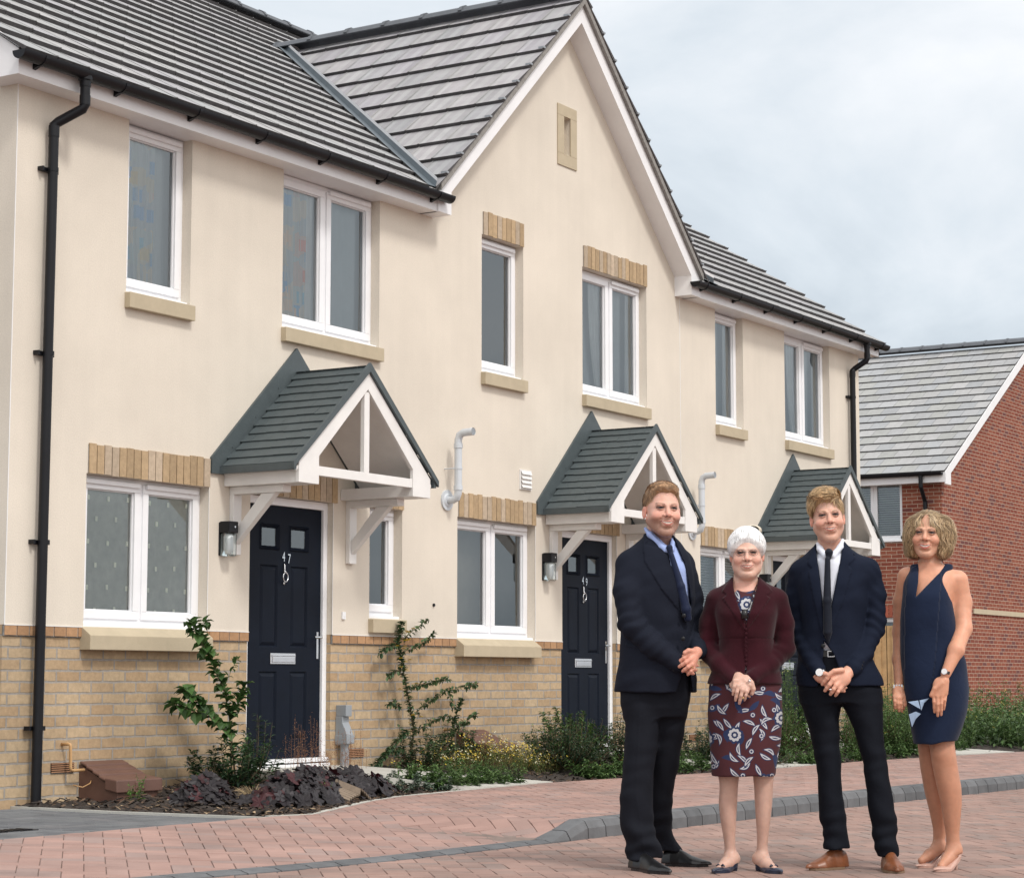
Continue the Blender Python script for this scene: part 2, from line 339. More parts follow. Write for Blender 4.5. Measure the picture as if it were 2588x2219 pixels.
def clip_faces(mb, p, n):
    p, n = Vector(p), Vector(n); g = MB()
    for f, mi, c in zip(mb.f, mb.m, mb.c):
        P = [Vector(mb.v[i]) for i in f]; D = [(q - p).dot(n) for q in P]; o = []
        for i in range(len(P)):
            a, b, da, db = P[i], P[(i + 1) % len(P)], D[i], D[(i + 1) % len(P)]
            if da >= 0: o.append(a)
            if (da > 0) != (db > 0) and abs(da - db) > 1e-9 and not (da == 0 or db == 0): o.append(a + (b - a) * (da / (da - db)))
        if len(o) >= 3: g.add(o, [list(range(len(o)))], mi, c)
    return g

def tiles(mb, org, u, v, n, length, run, gauge, width, thick, pal, seed, shift=0.0, gap=0.005, wav=0.0):
    """overlapping courses on a slope: u along the eaves, v up the slope, n the normal"""
    r = random.Random(seed); org, u, v, n = map(Vector, (org, u, v, n)); k = 0; s = 0.0
    while s < run - 0.02:
        g = min(gauge, run - s); x = -((k % 2) * width * shift)
        while x < length:
            a, b = max(x, 0) + gap / 2, min(x + width, length) - gap / 2
            if b - a > 0.02:
                c = jit(pal[r.randrange(len(pal))], 0.06, r); dt = r.uniform(-.0015, .0015); ds = r.uniform(-.004, .004) + wav * math.sin(x * 17 + k * 2.1)
                P = lambda uu, ss, h: org + u * uu + v * ss + n * h
                lo, hi = s + ds, s + g + 0.012
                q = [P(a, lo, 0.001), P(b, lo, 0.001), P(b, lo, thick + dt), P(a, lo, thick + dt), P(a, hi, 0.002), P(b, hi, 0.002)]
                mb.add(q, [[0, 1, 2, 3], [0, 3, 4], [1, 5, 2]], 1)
                ns = 4 if thick > .03 else 1
                for z_ in range(ns):
                    t0, t1 = z_ / ns, (z_ + 1) / ns; A_, B_ = q[3].lerp(q[2], t0), q[3].lerp(q[2], t1); E_, F_ = q[4].lerp(q[5], t0), q[4].lerp(q[5], t1); k_ = (.92, 1.05, .95, 1.06)[z_] if ns > 1 else 1
                    k_ *= r.uniform(.95, 1.05); mb.add([A_, B_, F_, E_], [[0, 1, 2, 3]], 0, (c[0] * k_, c[1] * k_ * (1 if k_ > 1 or ns == 1 else .98), c[2] * k_ * (1.0 if ns == 1 else 1.02)))
                # the little water rib beside each joint
                if thick > .03: mb.add([P(b - .018, lo, thick), P(b, lo, thick), P(b, lo, thick + .006), P(b - .018, lo, thick + .006), P(b - .018, hi, .006), P(b, hi, .006)], [[3, 2, 5, 4], [0, 1, 2, 3]], 0, jit(c, .05, r))
            x += width
        s += gauge; k += 1
    return mb

def halfpipe(mb, p0, p1, r, up=(0, 0, 1), sd=None, t=0.004, n=10, mi=0, a0=180, a1=360):
    """channel swept from p0 to p1"""
    p0, p1 = Vector(p0), Vector(p1); d = (p1 - p0).normalized(); up = Vector(up); sd = d.cross(up).normalized()
    def prof(rr): return [sd * (rr * math.cos(R(a0 + (a1 - a0) * k / n))) + up * (rr * math.sin(R(a0 + (a1 - a0) * k / n))) for k in range(n + 1)]
    A, B = prof(r), prof(r - t); m_ = n + 1
    vs = [p0 + q for q in A] + [p0 + q for q in B] + [p1 + q for q in A] + [p1 + q for q in B]; fs = []
    for k in range(n): fs += [[k, k + 1, 2 * m_ + k + 1, 2 * m_ + k], [m_ + k, 3 * m_ + k, 3 * m_ + k + 1, m_ + k + 1], [k, m_ + k, m_ + k + 1, k + 1], [2 * m_ + k, 2 * m_ + k + 1, 3 * m_ + k + 1, 3 * m_ + k]]
    for k in (0, n): fs.append([k, 2 * m_ + k, 3 * m_ + k, m_ + k])
    mb.add(vs, fs, mi)

def text_mesh(s, size, x, y, z, mat, name, parent, depth=0.004, xs=0.68):
    cu = bpy.data.curves.new('t', 'FONT'); cu.body = s; cu.size = size; cu.extrude = depth; cu.align_x = 'CENTER'
    o = bpy.data.objects.new('t', cu); C.objects.link(o); bpy.context.view_layer.update()
    me = bpy.data.meshes.new_from_object(o.evaluated_get(bpy.context.evaluated_depsgraph_get()))
    bpy.data.objects.remove(o); bpy.data.curves.remove(cu)
    me.transform(Matrix.Translation((x, y, z)) @ Matrix.Rotation(R(90), 4, 'X') @ Matrix.Diagonal((xs, 1, 1, 1)))
    me.name = name; me.materials.clear(); me.materials.append(MATS[mat])
    ob = bpy.data.objects.new(name, me); C.objects.link(ob); attach(ob, parent); return ob

def lintel(house, x0, x1, z, seed, hgt=0.21, ydep=0.0):
    r = random.Random(seed); mb = MB(); n = round((x1 - x0) / 0.0755); w = (x1 - x0) / n
    mb.box(x0, x1, ydep - .0035, ydep + .05, z + .001, z + hgt - .012, 1)
    for k in range(n):
        c = jit((0.415, 0.30, 0.18) if r.random() < .7 else (0.45, 0.36, 0.265), .14, r)
        mb.box(x0 + k * w + .004, x0 + (k + 1) * w - .004, ydep - .010 - r.uniform(0, .004), ydep, z - r.uniform(-.002, .003), z + hgt + r.uniform(-.012, .004), 0, c)
    return mb.build('lintel', ['lintel_face', 'mortar'], house)
plain('lintel_face', (1, 1, 1), rough=0.92, var=0.16, vscale=30, bump=0.6, bscale=90, attr=True)

def window(house, x0, x1, z0, z1, n=1, yf=0.085, vents=True, sill='small', inside='blank', open_last=False, seed=0, axis=None):
    r = random.Random(seed + 11); fr = MB(); W_ = x1 - x0; fw = .042
    z0f = z0 + .022
    ring(fr, x0, x1, z0f, z1, fw, yf, yf + .07)
    bays = []
    if n == 1: bays = [(x0 + fw, x1 - fw)]
    else:
        mxx = (x0 + x1) / 2; fr.box(mxx - .022, mxx + .022, yf, yf + .07, z0f + fw, z1 - fw); bays = [(x0 + fw, mxx - .022), (mxx + .022, x1 - fw)]
    f = fr.build('window', 'white_upvc', house, bevel=.004)
    for i, (a, b) in enumerate(bays):
        gl = MB(); sa = MB()
        ys = yf - .014
        ring(sa, a - .008, b + .008, z0f + fw - .008, z1 - fw + .008, .058, ys, yf + .05)
        # rebate line round the glass
        ring(sa, a + .05, b - .05, z0f + fw + .05, z1 - fw - .05, .008, yf + .004, yf + .03)
        gl.quad((a + .05, yf + .02, z0f + fw + .05), (b - .05, yf + .02, z0f + fw + .05), (b - .05, yf + .02, z1 - fw - .05), (a + .05, yf + .02, z1 - fw - .05))
        sa.build('sash', 'white_upvc', f, bevel=.005); gl.build('pane', 'window_glass', f)
    if vents:
        tv = MB()
        for a, b in bays:
            if n == 2 and vents == 'right' and a < (x0 + x1) / 2: continue
            tv.box(a + .012, b - .012, yf - .036, yf - .0145, z1 - fw - .018, z1 - fw + .016)
        tv.build('trickle_vent', 'white_upvc', f, bevel=.006)
    ci = MB(); ci.box(x0 + .001, x1 - .001, yf - .062, yf + .03, z0 - .002, z0 + .021); ci.box(x0 + .001, x1 - .001, yf - .062, yf - .056, z0 - .012, z0)
    ci.build('white_cill', 'white_upvc', f, bevel=.003)
    st = MB()
    if sill == 'small': st.box(x0 - .012, x1 + .004, -.052, .03, z0 - .118, z0 - .008)
    else:
        a, b = x0 - .018, x1 - .03; zt = z0 - .062; zb = z0 - .160
        st.prism([(a, -.085, zb), (a, .02, zb), (a, .02, z0 - .004), (a, -.005, z0 - .004), (a, -.085, zt)], (b - a, 0, 0))
    st.build('stone_sill', 'stone_sill', f, bevel=.004)
    # the room behind the glass
    rm = MB(); X0, X1, Z0_, Z1_, yb = x0 - .5, x1 + .9, z0 - .4, z1 + .15, (.62 if inside == 'room' else 1.4); ya = yf + .030
    rm.quad((X0, yb, Z0_), (X1, yb, Z0_), (X1, yb, Z1_), (X0, yb, Z1_)); rm.quad((X0, ya, Z0_), (X0, yb, Z0_), (X0, yb, Z1_), (X0, ya, Z1_))
    rm.quad((X1, yb, Z0_), (X1, ya, Z0_), (X1, ya, Z1_), (X1, yb, Z1_)); rm.quad((X0, ya, Z1_), (X0, yb, Z1_), (X1, yb, Z1_), (X1, ya, Z1_)); rm.quad((X0, ya, Z0_), (X1, ya, Z0_), (X1, yb, Z0_), (X0, yb, Z0_))
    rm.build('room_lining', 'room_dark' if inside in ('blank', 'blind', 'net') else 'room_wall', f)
    def drape(a, b, zt, zb, yy, amp, waves, mat, name, cols=None, skew=0.0, dots=False):
        cm = MB(); nx, nz_ = 48, 10; rr = random.Random(seed + 5)
        def pt(i, j):
            t = i / nx; s = j / nz_; x = a + (b - a) * t
            if skew: x = a + (b - a) * t * (1 - skew * math.sin(math.pi * s) ** 1.4 * .5) if skew > 0 else b - (b - a) * (1 - t) * (1 + skew * s * s)
            return (x, yy + amp * math.sin(t * waves * 6.28 + s * 1.1) + .3 * amp * math.sin(t * waves * 15), zt + (zb - zt) * s)
        for j in range(nz_):
            for i in range(nx): cm.add([pt(i, j), pt(i + 1, j), pt(i + 1, j + 1), pt(i, j + 1)], [[0, 1, 2, 3]], 0)
        if dots:
            for zk in range(6):
                for k in range(3):
                    px = a + (b - a) * (.2 + .3 * k + (.12 if zk % 2 else 0)); pz = zt - .12 - zk * .155 - rr.uniform(0, .02)
                    cm.box(px, px + .022, yy - amp - .012, yy - amp - .008, pz, pz + .034, 0, (1.9, 1.9, 1.85))
        return cm.build(name, mat, f, smooth=not dots)
    if inside == 'printed':
        drape(x0 + .02, x0 + W_ * (.62 if n == 1 else .36), z1 - .03, z0 + .05, yf + .045, .010, 5, 'printed_curtain', 'curtain', skew=-.25)
        if n == 2: drape(x0 + W_ * .30, x0 + W_ * .50, z1 - .03, z0 + .05, yf + .06, .008, 3, 'blind', 'lining')
        drape(x0 + W_ * .35, x1 + .2, z1 - .02, z0 + .04, yf + .10, .010, 4, 'sheer', 'sheer')
    if inside == 'net':
        for a, b in bays: drape(a - .04, b + .04, z1 - .03, z0 + .03, yf + .040, .004, 3, 'net_curtain', 'net_curtain', dots=True)
    if inside == 'blind':
        bl = MB(); z = z1 - .06
        while z > z0 + .05: bl.add([(x0, yf + .10, z), (x1, yf + .10, z), (x1, yf + .125, z + .018), (x0, yf + .125, z + .018)], [[0, 1, 2, 3]]); z -= .028
        bl.build('blind', 'blind', f)
    if inside == 'plain':
        drape(x0, x1 + .2, z1 - .02, z0 + .04, yf + .12, .010, 4, 'sheer', 'sheer')
        drape(x1 - W_ * (.3 if n == 1 else .14), x1 - .02, z1 - .03, z0 + .05, yf + .06, .012, 3, 'blind', 'curtain')
        if n == 2: drape(x0 + W_ * .28, x0 + W_ * .5, z1 - .03, z0 + .05, yf + .06, .012, 3, 'blind', 'curtain', skew=-.6)
    return f

def door(house, x0, x1, number=None):
    yf = .05; z0, z1 = .245, 2.285; fr = MB()
    fr.box(x0 + .002, x0 + .055, yf, yf + .09, z0 + .055, z1 - .002); fr.box(x1 - .055, x1 - .002, yf, yf + .09, z0 + .055, z1 - .002); fr.box(x0 + .055, x1 - .055, yf, yf + .09, z1 - .062, z1 - .002)
    fr.box(x0 + .002, x1 - .002, yf - .03, yf + .09, z0 + .022, z0 + .055); fr.box(x0 + .002, x1 - .002, yf - .045, yf + .05, z0 - .02, z0 + .012)
    a, b, c, d = x0 + .055, x1 - .055, z0 + .057, z1 - .064; yl = yf + .024; o = x0 - 12.745
    lf = MB(); P = []
    big = [(12.965, 13.185, 1.144, 1.767), (13.345, 13.56, 1.144, 1.767), (12.965, 13.185, .44, .96), (13.345, 13.56, .44, .96)]
    gls = [(12.955, 13.20, 1.88, 2.08), (13.32, 13.57, 1.88, 2.08)]
    big = [(p[0] + o, p[1] + o, p[2], p[3]) for p in big]; gls = [(p[0] + o, p[1] + o, p[2], p[3]) for p in gls]
    wallgrid(lf, a, b, c, d, big + gls, yl)
    def slope(q, i1, y1, y2):
        a_, b_, c_, d_ = q; e_ = (a_ + i1, b_ - i1, c_ + i1, d_ - i1)
        lf.quad((a_, y1, c_), (b_, y1, c_), (e_[1], y2, e_[2]), (e_[0], y2, e_[2])); lf.quad((e_[0], y2, e_[3]), (e_[1], y2, e_[3]), (b_, y1, d_), (a_, y1, d_))
        lf.quad((a_, y1, c_), (e_[0], y2, e_[2]), (e_[0], y2, e_[3]), (a_, y1, d_)); lf.quad((e_[1], y2, e_[2]), (b_, y1, c_), (b_, y1, d_), (e_[1], y2, e_[3])); return e_
    for q in big:
        e1 = slope(q, .012, yl, yl + .012); e2 = slope(e1, .026, yl + .012, yl + .001); lf.quad((e2[0], yl + .001, e2[2]), (e2[1], yl + .001, e2[2]), (e2[1], yl + .001, e2[3]), (e2[0], yl + .001, e2[3]))
    gms = []
    for q in gls:
        gm = MB(); gms.append(gm); e1 = slope(q, .010, yl, yl - .012); e2 = slope(e1, .022, yl - .012, yl + .012)
        gm.quad((e2[0], yl + .012, e2[2]), (e2[1], yl + .012, e2[2]), (e2[1], yl + .012, e2[3]), (e2[0], yl + .012, e2[3]))
    D = lf.build('door', 'navy_door', house)
    fr.build('door_frame', 'white_upvc', D, bevel=.004); [g_.build('pane', 'window_glass', D) for g_ in gms]
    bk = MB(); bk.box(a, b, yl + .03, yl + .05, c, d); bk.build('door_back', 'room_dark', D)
    lb = MB(); lx0, lx1 = 13.10 + o, 13.41 + o
    lb.box(lx0, lx1, yl - .006, yl, 1.015, 1.098); lb.box(lx0 + .02, lx1 - .02, yl - .016, yl - .006, 1.028, 1.072); lb.box(lx0 + .012, lx1 - .012, yl - .02, yl - .006, 1.076, 1.084)
    lb.build('letterbox', 'chrome', D, bevel=.003)
    kn = MB(); kx = 13.25 + o; kn.tube([(kx, yl - .006, 1.785), (kx, yl - .012, 1.77), (kx, yl - .014, 1.73), (kx, yl - .02, 1.712)], [.003, .008, .006, .014], 8)
    pth = [(kx + .030 * math.sin(t), yl - .024, 1.678 + .036 * math.cos(t)) for t in [k * .42 for k in range(16)]]; kn.tube(pth, .0048, 6); kn.tube([(kx, yl, 1.632), (kx, yl - .014, 1.632)], .010, 8)
    kn.build('knocker', 'chrome', D, smooth=True)
    hd = MB(); hx = b - .045; hd.box(hx - .012, hx + .012, yl - .008, yl, 1.06, 1.268); hd.tube([(hx, yl, 1.225), (hx, yl - .05, 1.225), (hx - .02, yl - .055, 1.225), (hx - .095, yl - .052, 1.226)], .009, 8)
    hd.build('handle', 'chrome', D, smooth='auto')
    if number:
        text_mesh(number[0], .105, 13.243 + o, yl - .006, 1.800, 'chrome', 'number', D); text_mesh(number[1], .105, 13.312 + o, yl - .006, 1.787, 'chrome', 'number', D)
    return D

def wall_lamp(house, x):
    b = MB(); b.box(x - .05, x + .05, -.012, 0, 1.80, 2.045); b.box(x - .052, x + .052, -.105, -.012, 1.965, 2.05)
    L_ = b.build('wall_lamp', 'black_plastic', house, bevel=.012)
    g = MB(); g.box(x - .047, x + .047, -.1, -.013, 1.795, 1.964); g.build('lamp_shade', 'lamp_glass', L_, bevel=.014)
    u = MB(); u.tube([(x, -.055, 1.962), (x, -.055, 1.94), (x, -.055, 1.85), (x, -.055, 1.81)], [.022, .036, .037, .020], 12); u.build('bulb', 'white_upvc', L_, smooth=True)
    s = MB(); s.tube([(x + .01, -.106, 2.01), (x + .01, -.110, 2.01)], .008, 8); s.build('sensor', 'chrome', L_)

def canopy(house, xc, sub=''):
    fl = MB()
    for s in (-1, 1):
        Z = [(s * 1.004, 2.397), (s * 1.004, 2.515), (0, 3.449), (0, 3.18), (s * .80, 2.455), (s * .80, 2.397)]; pl = [(xc + a, -.022, z) for a, z in Z]; fl.prism(pl[::-1] if s < 0 else pl, (0, .02, 0))
    for t in (.18, .45, .72):
        for s in (-1, 1): fl.tube([(xc + s * (1.004 - t * 1.004 - .05), -.022, 2.515 + t * .934 - .075), (xc + s * (1.004 - t * 1.004 - .05), -.026, 2.515 + t * .934 - .075)], .006, 6)
    cp = fl.build('porch_canopy', 'canopy_tile', house)
    rf = MB(); ru = 3.262; sl_ = .885
    for s in (-1, 1):
        L_ = math.hypot(.915, .915 * sl_); v = Vector((-s * .915, 0, .915 * sl_)).normalized(); n = Vector((s * v.z, 0, abs(v.x))); org = Vector((xc + s * .915, -.700 if s < 0 else -.022, ru - .915 * sl_)) - n * .012
        u = Vector((0, 1, 0)) if s < 0 else Vector((0, -1, 0))
        tiles(rf, org, u, v, n, .678, L_ + .004, L_ / 12.0, .165, .015, [(1, 1, 1), (.92, .95, .95), (1.08, 1.06, 1.06)], int(xc * 7) + s, shift=.5, gap=.002, wav=.002)
        # eaves fascia, verge trim
        ex = xc + s * .918; rf.box(min(ex, ex - s * .03), max(ex, ex - s * .03), -.706, -.022, 2.398, 2.452, 0)
        A = [(xc + s * .935, 2.408), (xc + s * .935, 2.455), (xc, 3.283), (xc, 3.215)]
        pl = [(a, -.722, z) for a, z in A]; rf.prism(pl if s > 0 else pl[::-1], (0, .022, 0), 0)
    rf.build('canopy_roof', ['canopy_tile', 'canopy_tile'], cp)
    w = MB()
    for s in (-1, 1):   # sloping lining, side boxes, barge boards
        A = [(xc + s * .87, 2.42), (xc, 3.20), (xc, 3.17), (xc + s * .87, 2.39)]; pl = [(a, -.69, z) for a, z in A]; w.prism(pl if s < 0 else pl[::-1], (0, .668, 0))
        x1, x2 = sorted((xc + s * .84, xc + s * .607)); w.box(x1, x2, -.668, -.002, 2.312, 2.398)
        B = [(xc + s * .848, 2.312), (xc + s * .607, 2.312), (xc + s * .607, 2.520), (xc, 3.079), (xc, 3.214), (xc + s * .848, 2.462)]; pl = [(a, -.6985, z) for a, z in B]; w.prism(pl if s > 0 else pl[::-1], (0, .03, 0))
    w.build('barge_board', 'white_paint', cp, bevel=.002)
    tb = MB(); tb.box(xc - .606, xc + .606, -.692, -.650, 2.378, 2.447); tb.build('tie_beam', 'white_paint', cp, bevel=.003)
    tb = MB(); tb.box(xc - .033, xc + .033, -.690, -.652, 2.447, 3.06); tb.build('king_post', 'white_paint', cp, bevel=.003)
    for s in (-1, 1):
        b = MB(); x1, x2 = sorted((xc + s * .68, xc + s * .775)); xm = (x1 + x2) / 2
        b.box(x1, x2, -.042, -.001, 1.812, 2.256); b.box(x1, x2, -.50, -.001, 2.256, 2.311)
        pl = [(xm - .03, -.043, 1.888), (xm - .03, -.043, 1.990), (xm - .03, -.285, 2.256), (xm - .03, -.415, 2.256)]; b.prism(pl, (.06, 0, 0))
        b.build('bracket', 'white_paint', cp, bevel=.004)

def gutter(house, x0, x1):
    g = MB(); halfpipe(g, (x0, -.245, 4.962), (x1, -.245, 4.962), .058, n=12)
    for x in (x0, x1):
        P = [(x, -.245 + .058 * math.cos(R(a)), 4.962 + .058 * math.sin(R(a))) for a in range(180, 361, 18)]
        g.prism(P if x == x1 else P[::-1], (.006 if x == x1 else -.006, 0, 0))
    G = g.build('gutter', 'black_plastic', house, smooth='auto')
    n = round((x1 - x0) / .78)
    for k in range(n):
        x = x0 + .2 + (x1 - x0 - .4) * k / (n - 1); b = MB()
        halfpipe(b, (x - .014, -.245, 4.961), (x + .014, -.245, 4.961), .0625, n=10, t=.005); b.prism([(x - .014, -.183, 4.965), (x - .014, -.183, 4.885), (x - .014, -.228, 4.90)], (.028, 0, 0))
        b.build('gutter_bracket', 'black_plastic', G)
def downpipe(house, xo, xw, clips):
    d = MB(); d.tube([(xo, -.245, 4.935), (xo, -.245, 4.905), (xo, -.245, 4.90), (xo, -.245, 4.86)], [.05, .05, .04, .038], 14)
    d.tube([(xo, -.245, 4.87), (xo, -.245, 4.735), (xo - .006, -.235, 4.71), (xw + .02, -.08, 4.625), (xw, -.06, 4.60), (xw, -.06, 4.55), (xw - .02, -.06, .03)], .034, 14)
    for z in (4.75, 4.80, 4.645, 4.60, 4.53): pass
    d.tube([(xo, -.245, 4.80), (xo, -.245, 4.735)], .0375, 14); d.tube([(xw, -.06, 4.595), (xw, -.06, 4.52)], .0375, 14)
    D = d.build('downpipe', 'black_plastic', house, smooth='auto')
    for z in clips:
        c = MB(); c.tube([(xw, -.06, z - .014), (xw, -.06, z + .014)], .038, 14); c.box(xw - .085, xw + .085, -.03, -.001, z - .014, z + .014); c.box(xw - .085, xw - .07, -.05, -.03, z - .014, z + .014)
        c.build('pipe_clip', 'black_plastic', D)
def flue(house, x):
    f = MB()
    f.tube([(x + .0, -.001, 2.42), (x, -.016, 2.42)], .088, 20); f.tube([(x, -.016, 2.42), (x, -.026, 2.42)], [.062, .05], 20)
    f.tube([(x, -.02, 2.42), (x, -.07, 2.421), (x, -.105, 2.435), (x, -.12, 2.475), (x, -.12, 2.55), (x, -.12, 2.86), (x, -.12, 2.93), (x, -.135, 2.972), (x, -.17, 2.99), (x, -.275, 2.995)], .033, 14, cap=False)
    for a, b in ((2.50, 2.54), (2.86, 2.90)): f.tube([(x, -.12, a), (x, -.12, b)], .0385, 14)
    f.tube([(x, -.12, 2.678), (x, -.12, 2.694)], .037, 14); f.tube([(x - .05, -.10, 2.686), (x - .02, -.1, 2.686)], .006, 6); f.tube([(x - .03, -.001, 2.686), (x - .03, -.1, 2.686)], .005, 6)
    F = f.build('flue_pipe', 'pale_pvc', house, smooth='auto')
    h = MB(); h.tube([(x, -.272, 2.995), (x, -.262, 2.995)], .029, 14); h.build('flue_mouth', 'grey_pvc', F)

PAL = [(.335, .34, .33), (.315, .325, .32), (.355, .355, .345), (.33, .33, .333)]
H47 = thing('terraced_house', 'cream rendered end house with door 47 and printed curtains upstairs', 'house', (12.6, 0, 0), 'houses of the cream terrace')
H49 = thing('terraced_house', 'cream rendered middle house with door 49 under the tall pointed gable', 'house', (17.4, 0, 0), 'houses of the cream terrace')
H51 = thing('terraced_house', 'cream rendered far end house whose porch stands behind the fair-haired man', 'house', (22.1, 0, 0), 'houses of the cream terrace')
OX = (0.0, 4.605, 9.21)
U = 3.60
up_ops = {0: [(11.325, 12.013, U, SOF), (13.10, 14.392, U, SOF)], 1: [(15.955, 16.66, U, 4.83), (17.74, 19.033, U, 4.83)], 2: [(20.575, 21.25, U, SOF), (22.33, 23.59, U, SOF)]}
LIM = [(10.23, 15.0), (15.0, 19.75), (19.75, 24.48)]
for i, H in enumerate((H47, H49, H51)):
    a, b = LIM[i]; o = OX[i]
    gw = (10.968 + o, 12.262 + o, 1.255, 2.293); dr = (12.742 + o, 13.783 + o, .245, 2.287); sw = (14.28 + o, 14.742 + o, 1.392, 2.293)
    ops = up_ops[i] + [gw, dr, sw]
    w = MB(); wallgrid(w, a, b, 1.25, SOF if i != 1 else 4.83, ops, 0.0)
    if i == 1:
        vx0, vx1, vz0, vz1 = 17.39, 17.518, 5.85, 6.217
        def rk(x): return 5.03 + (7.13 - 5.03) * (1 - abs(x - 17.41) / 2.24)
        w.add([(15.17, 0, 4.83), (vx0, 0, 4.83), (vx0, 0, rk(vx0)), (15.17, 0, 5.03)], [[0, 1, 2, 3]]); w.add([(vx1, 0, 4.83), (19.65, 0, 4.83), (19.65, 0, 5.03), (vx1, 0, rk(vx1))], [[0, 1, 2, 3]])
        w.add([(vx0, 0, 4.83), (vx1, 0, 4.83), (vx1, 0, vz0), (vx0, 0, vz0)], [[0, 1, 2, 3]]); w.add([(vx0, 0, vz1), (vx1, 0, vz1), (vx1, 0, rk(vx1)), (17.41, 0, 7.13), (vx0, 0, rk(vx0))], [[0, 1, 2, 3, 4]])
        for s_, (p, q) in (('l', (vx0, vx1)),): reveal(w, (vx0, vx1, vz0, vz1), 0, .07); w.quad((vx0, .07, vz0), (vx1, .07, vz0), (vx1, .07, vz1), (vx0, .07, vz1), 1)
    for q in up_ops[i] + [gw, sw]: reveal(w, q, 0, .16, sides='lrtb' if i == 1 or q[3] < 4 else 'lrb')
    w.quad((dr[0], 0, 1.25), (dr[0], .14, 1.25), (dr[0], .14, dr[3]), (dr[0], 0, dr[3])); w.quad((dr[1], .14, 1.25), (dr[1], 0, 1.25), (dr[1], 0, dr[3]), (dr[1], .14, dr[3])); w.quad((dr[0], 0, dr[3]), (dr[0], .14, dr[3]), (dr[1], .14, dr[3]), (dr[1], 0, dr[3]))
    if i == 0: # gable end to the left
        w.add([(a, BACK, 1.25), (a, 0, 1.25), (a, 0, zmain(0) - .03), (a, RY, RZ - .03), (a, BACK, zmain(0) - .03)], [[0, 1, 2, 3, 4]])
    if i == 2: w.add([(b, 0, 1.25), (b, BACK, 1.25), (b, BACK, zmain(0) - .03), (b, RY, RZ - .03), (b, 0, zmain(0) - .03)], [[0, 1, 2, 3, 4]])
    bw = MB(); bw.quad((b, BACK, -.15), (a, BACK, -.15), (a, BACK, 5.1), (b, BACK, 5.1)); bw.build('back_wall', 'cream_render', H)
    w.build('wall', ['cream_render', 'stone_sill'], H)
    # plaster beads: pale vertical lines at the corners and party walls
    bd = MB(); 
    for q in [gw] if i != 1 else [gw]: bd.box(q[1] - .003, q[1] + .003, -.0022, .0, 1.25, 2.293)
    xb = {0: [10.233], 1: [], 2: [19.755]}[i]
    for x in xb: bd.box(x - .004, x + .004, -.003, .0, 1.25, SOF)
    bd.box(dr[1] - .003, dr[1] + .003, -.0022, 0, 1.25, dr[3]); bd.box(a, dr[0], -.006, -.0005, 1.246, 1.252); bd.box(dr[1], b, -.006, -.0005, 1.246, 1.252)
    bd.build('corner_bead', 'white_paint', H)
    # brick plinth and the course of headers that caps it
    p = MB(); wallgrid(p, a, b, -.15, 1.182, [dr], .013); 
    p.quad((dr[0], .013, .2), (dr[0], .14, .2), (dr[0], .14, 1.25), (dr[0], .013, 1.25), 1); p.quad((dr[1], .14, .2), (dr[1], .013, .2), (dr[1], .013, 1.25), (dr[1], .14, 1.25), 1)
    if i == 0: p.quad((a, BACK, -.15), (a, .013, -.15), (a, .013, 1.25), (a, BACK, 1.25), 1)
    if i == 2: p.quad((b, .013, -.15), (b, BACK, -.15), (b, BACK, 1.25), (b, .013, 1.25), 1)
    p.build('brick_plinth', ['buff_brick', 'buff_brick_side'], H)
    h = MB(); r = random.Random(i + 40)
    for lo, hi in ((a, dr[0]), (dr[1], b)):
        n = round((hi - lo) / .1125); wv = (hi - lo) / n; h.box(lo, hi, .0, .016, 1.178, 1.2455, 1)
        for k in range(n): h.box(lo + k * wv + .005, lo + (k + 1) * wv - .005, -.004 - r.uniform(0, .003), .0, 1.183, 1.2435, 0, jit((0.385, 0.225, 0.120), .16, r))
    h.build('header_course', ['lintel_face', 'mortar'], H)
    ins_g = ('net', 'room', 'blind')[i]
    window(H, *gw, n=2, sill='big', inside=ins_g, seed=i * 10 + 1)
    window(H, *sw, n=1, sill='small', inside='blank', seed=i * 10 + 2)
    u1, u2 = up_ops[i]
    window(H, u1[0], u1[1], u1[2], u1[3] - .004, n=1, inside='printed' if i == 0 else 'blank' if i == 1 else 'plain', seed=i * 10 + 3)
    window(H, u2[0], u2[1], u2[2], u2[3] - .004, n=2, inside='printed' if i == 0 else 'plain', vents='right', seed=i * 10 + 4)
    lintel(H, gw[0] + .012, gw[1], gw[3], i * 9 + 1); lintel(H, dr[0] - .0, dr[1] + .05, dr[3], i * 9 + 2); lintel(H, sw[0] - .01, sw[1] + .012, sw[3], i * 9 + 3)
    if i == 1:
        for k, q in enumerate(up_ops[1]): lintel(H, q[0] + .015, q[1], 4.83, 77 + k, hgt=.215)
    door(H, dr[0], dr[1], ('4', '7') if i == 0 else ('4', '9') if i == 1 else None)
    wall_lamp(H, 12.425 + o); canopy(H, 13.27 + o * 4.615 / 4.605)
    if i < 2: flue(H, 15.40 + o if i == 0 else 19.985)
    be = MB(); be.box(13.902 + o, 13.944 + o, -.016, 0, 1.372, 1.430); be.box(13.915 + o, 13.930 + o, -.020, -.016, 1.390, 1.412); be.build('doorbell', 'white_upvc', H, bevel=.004)
    for xa, za in ((10.70 + o, .283), (14.015 + o, .29)):
        ab = MB(); ab.box(xa, xa + .215, .008, .0125, za, za + .065, 1)
        for k in range(5): ab.box(xa, xa + .215, .0, .008, za + .002 + k * .0135, za + .009 + k * .0135)
        ab.build('air_brick', ['terracotta', 'dark_hole'], H)
ho = MB(); ho.tube([(15.207, -.001, 1.523), (15.207, -.012, 1.523)], .014, 10); ho.build('wall_plug', 'black_plastic', H49)
vt = MB(); vt.box(16.585, 16.785, -.012, 0, 2.605, 2.785); 
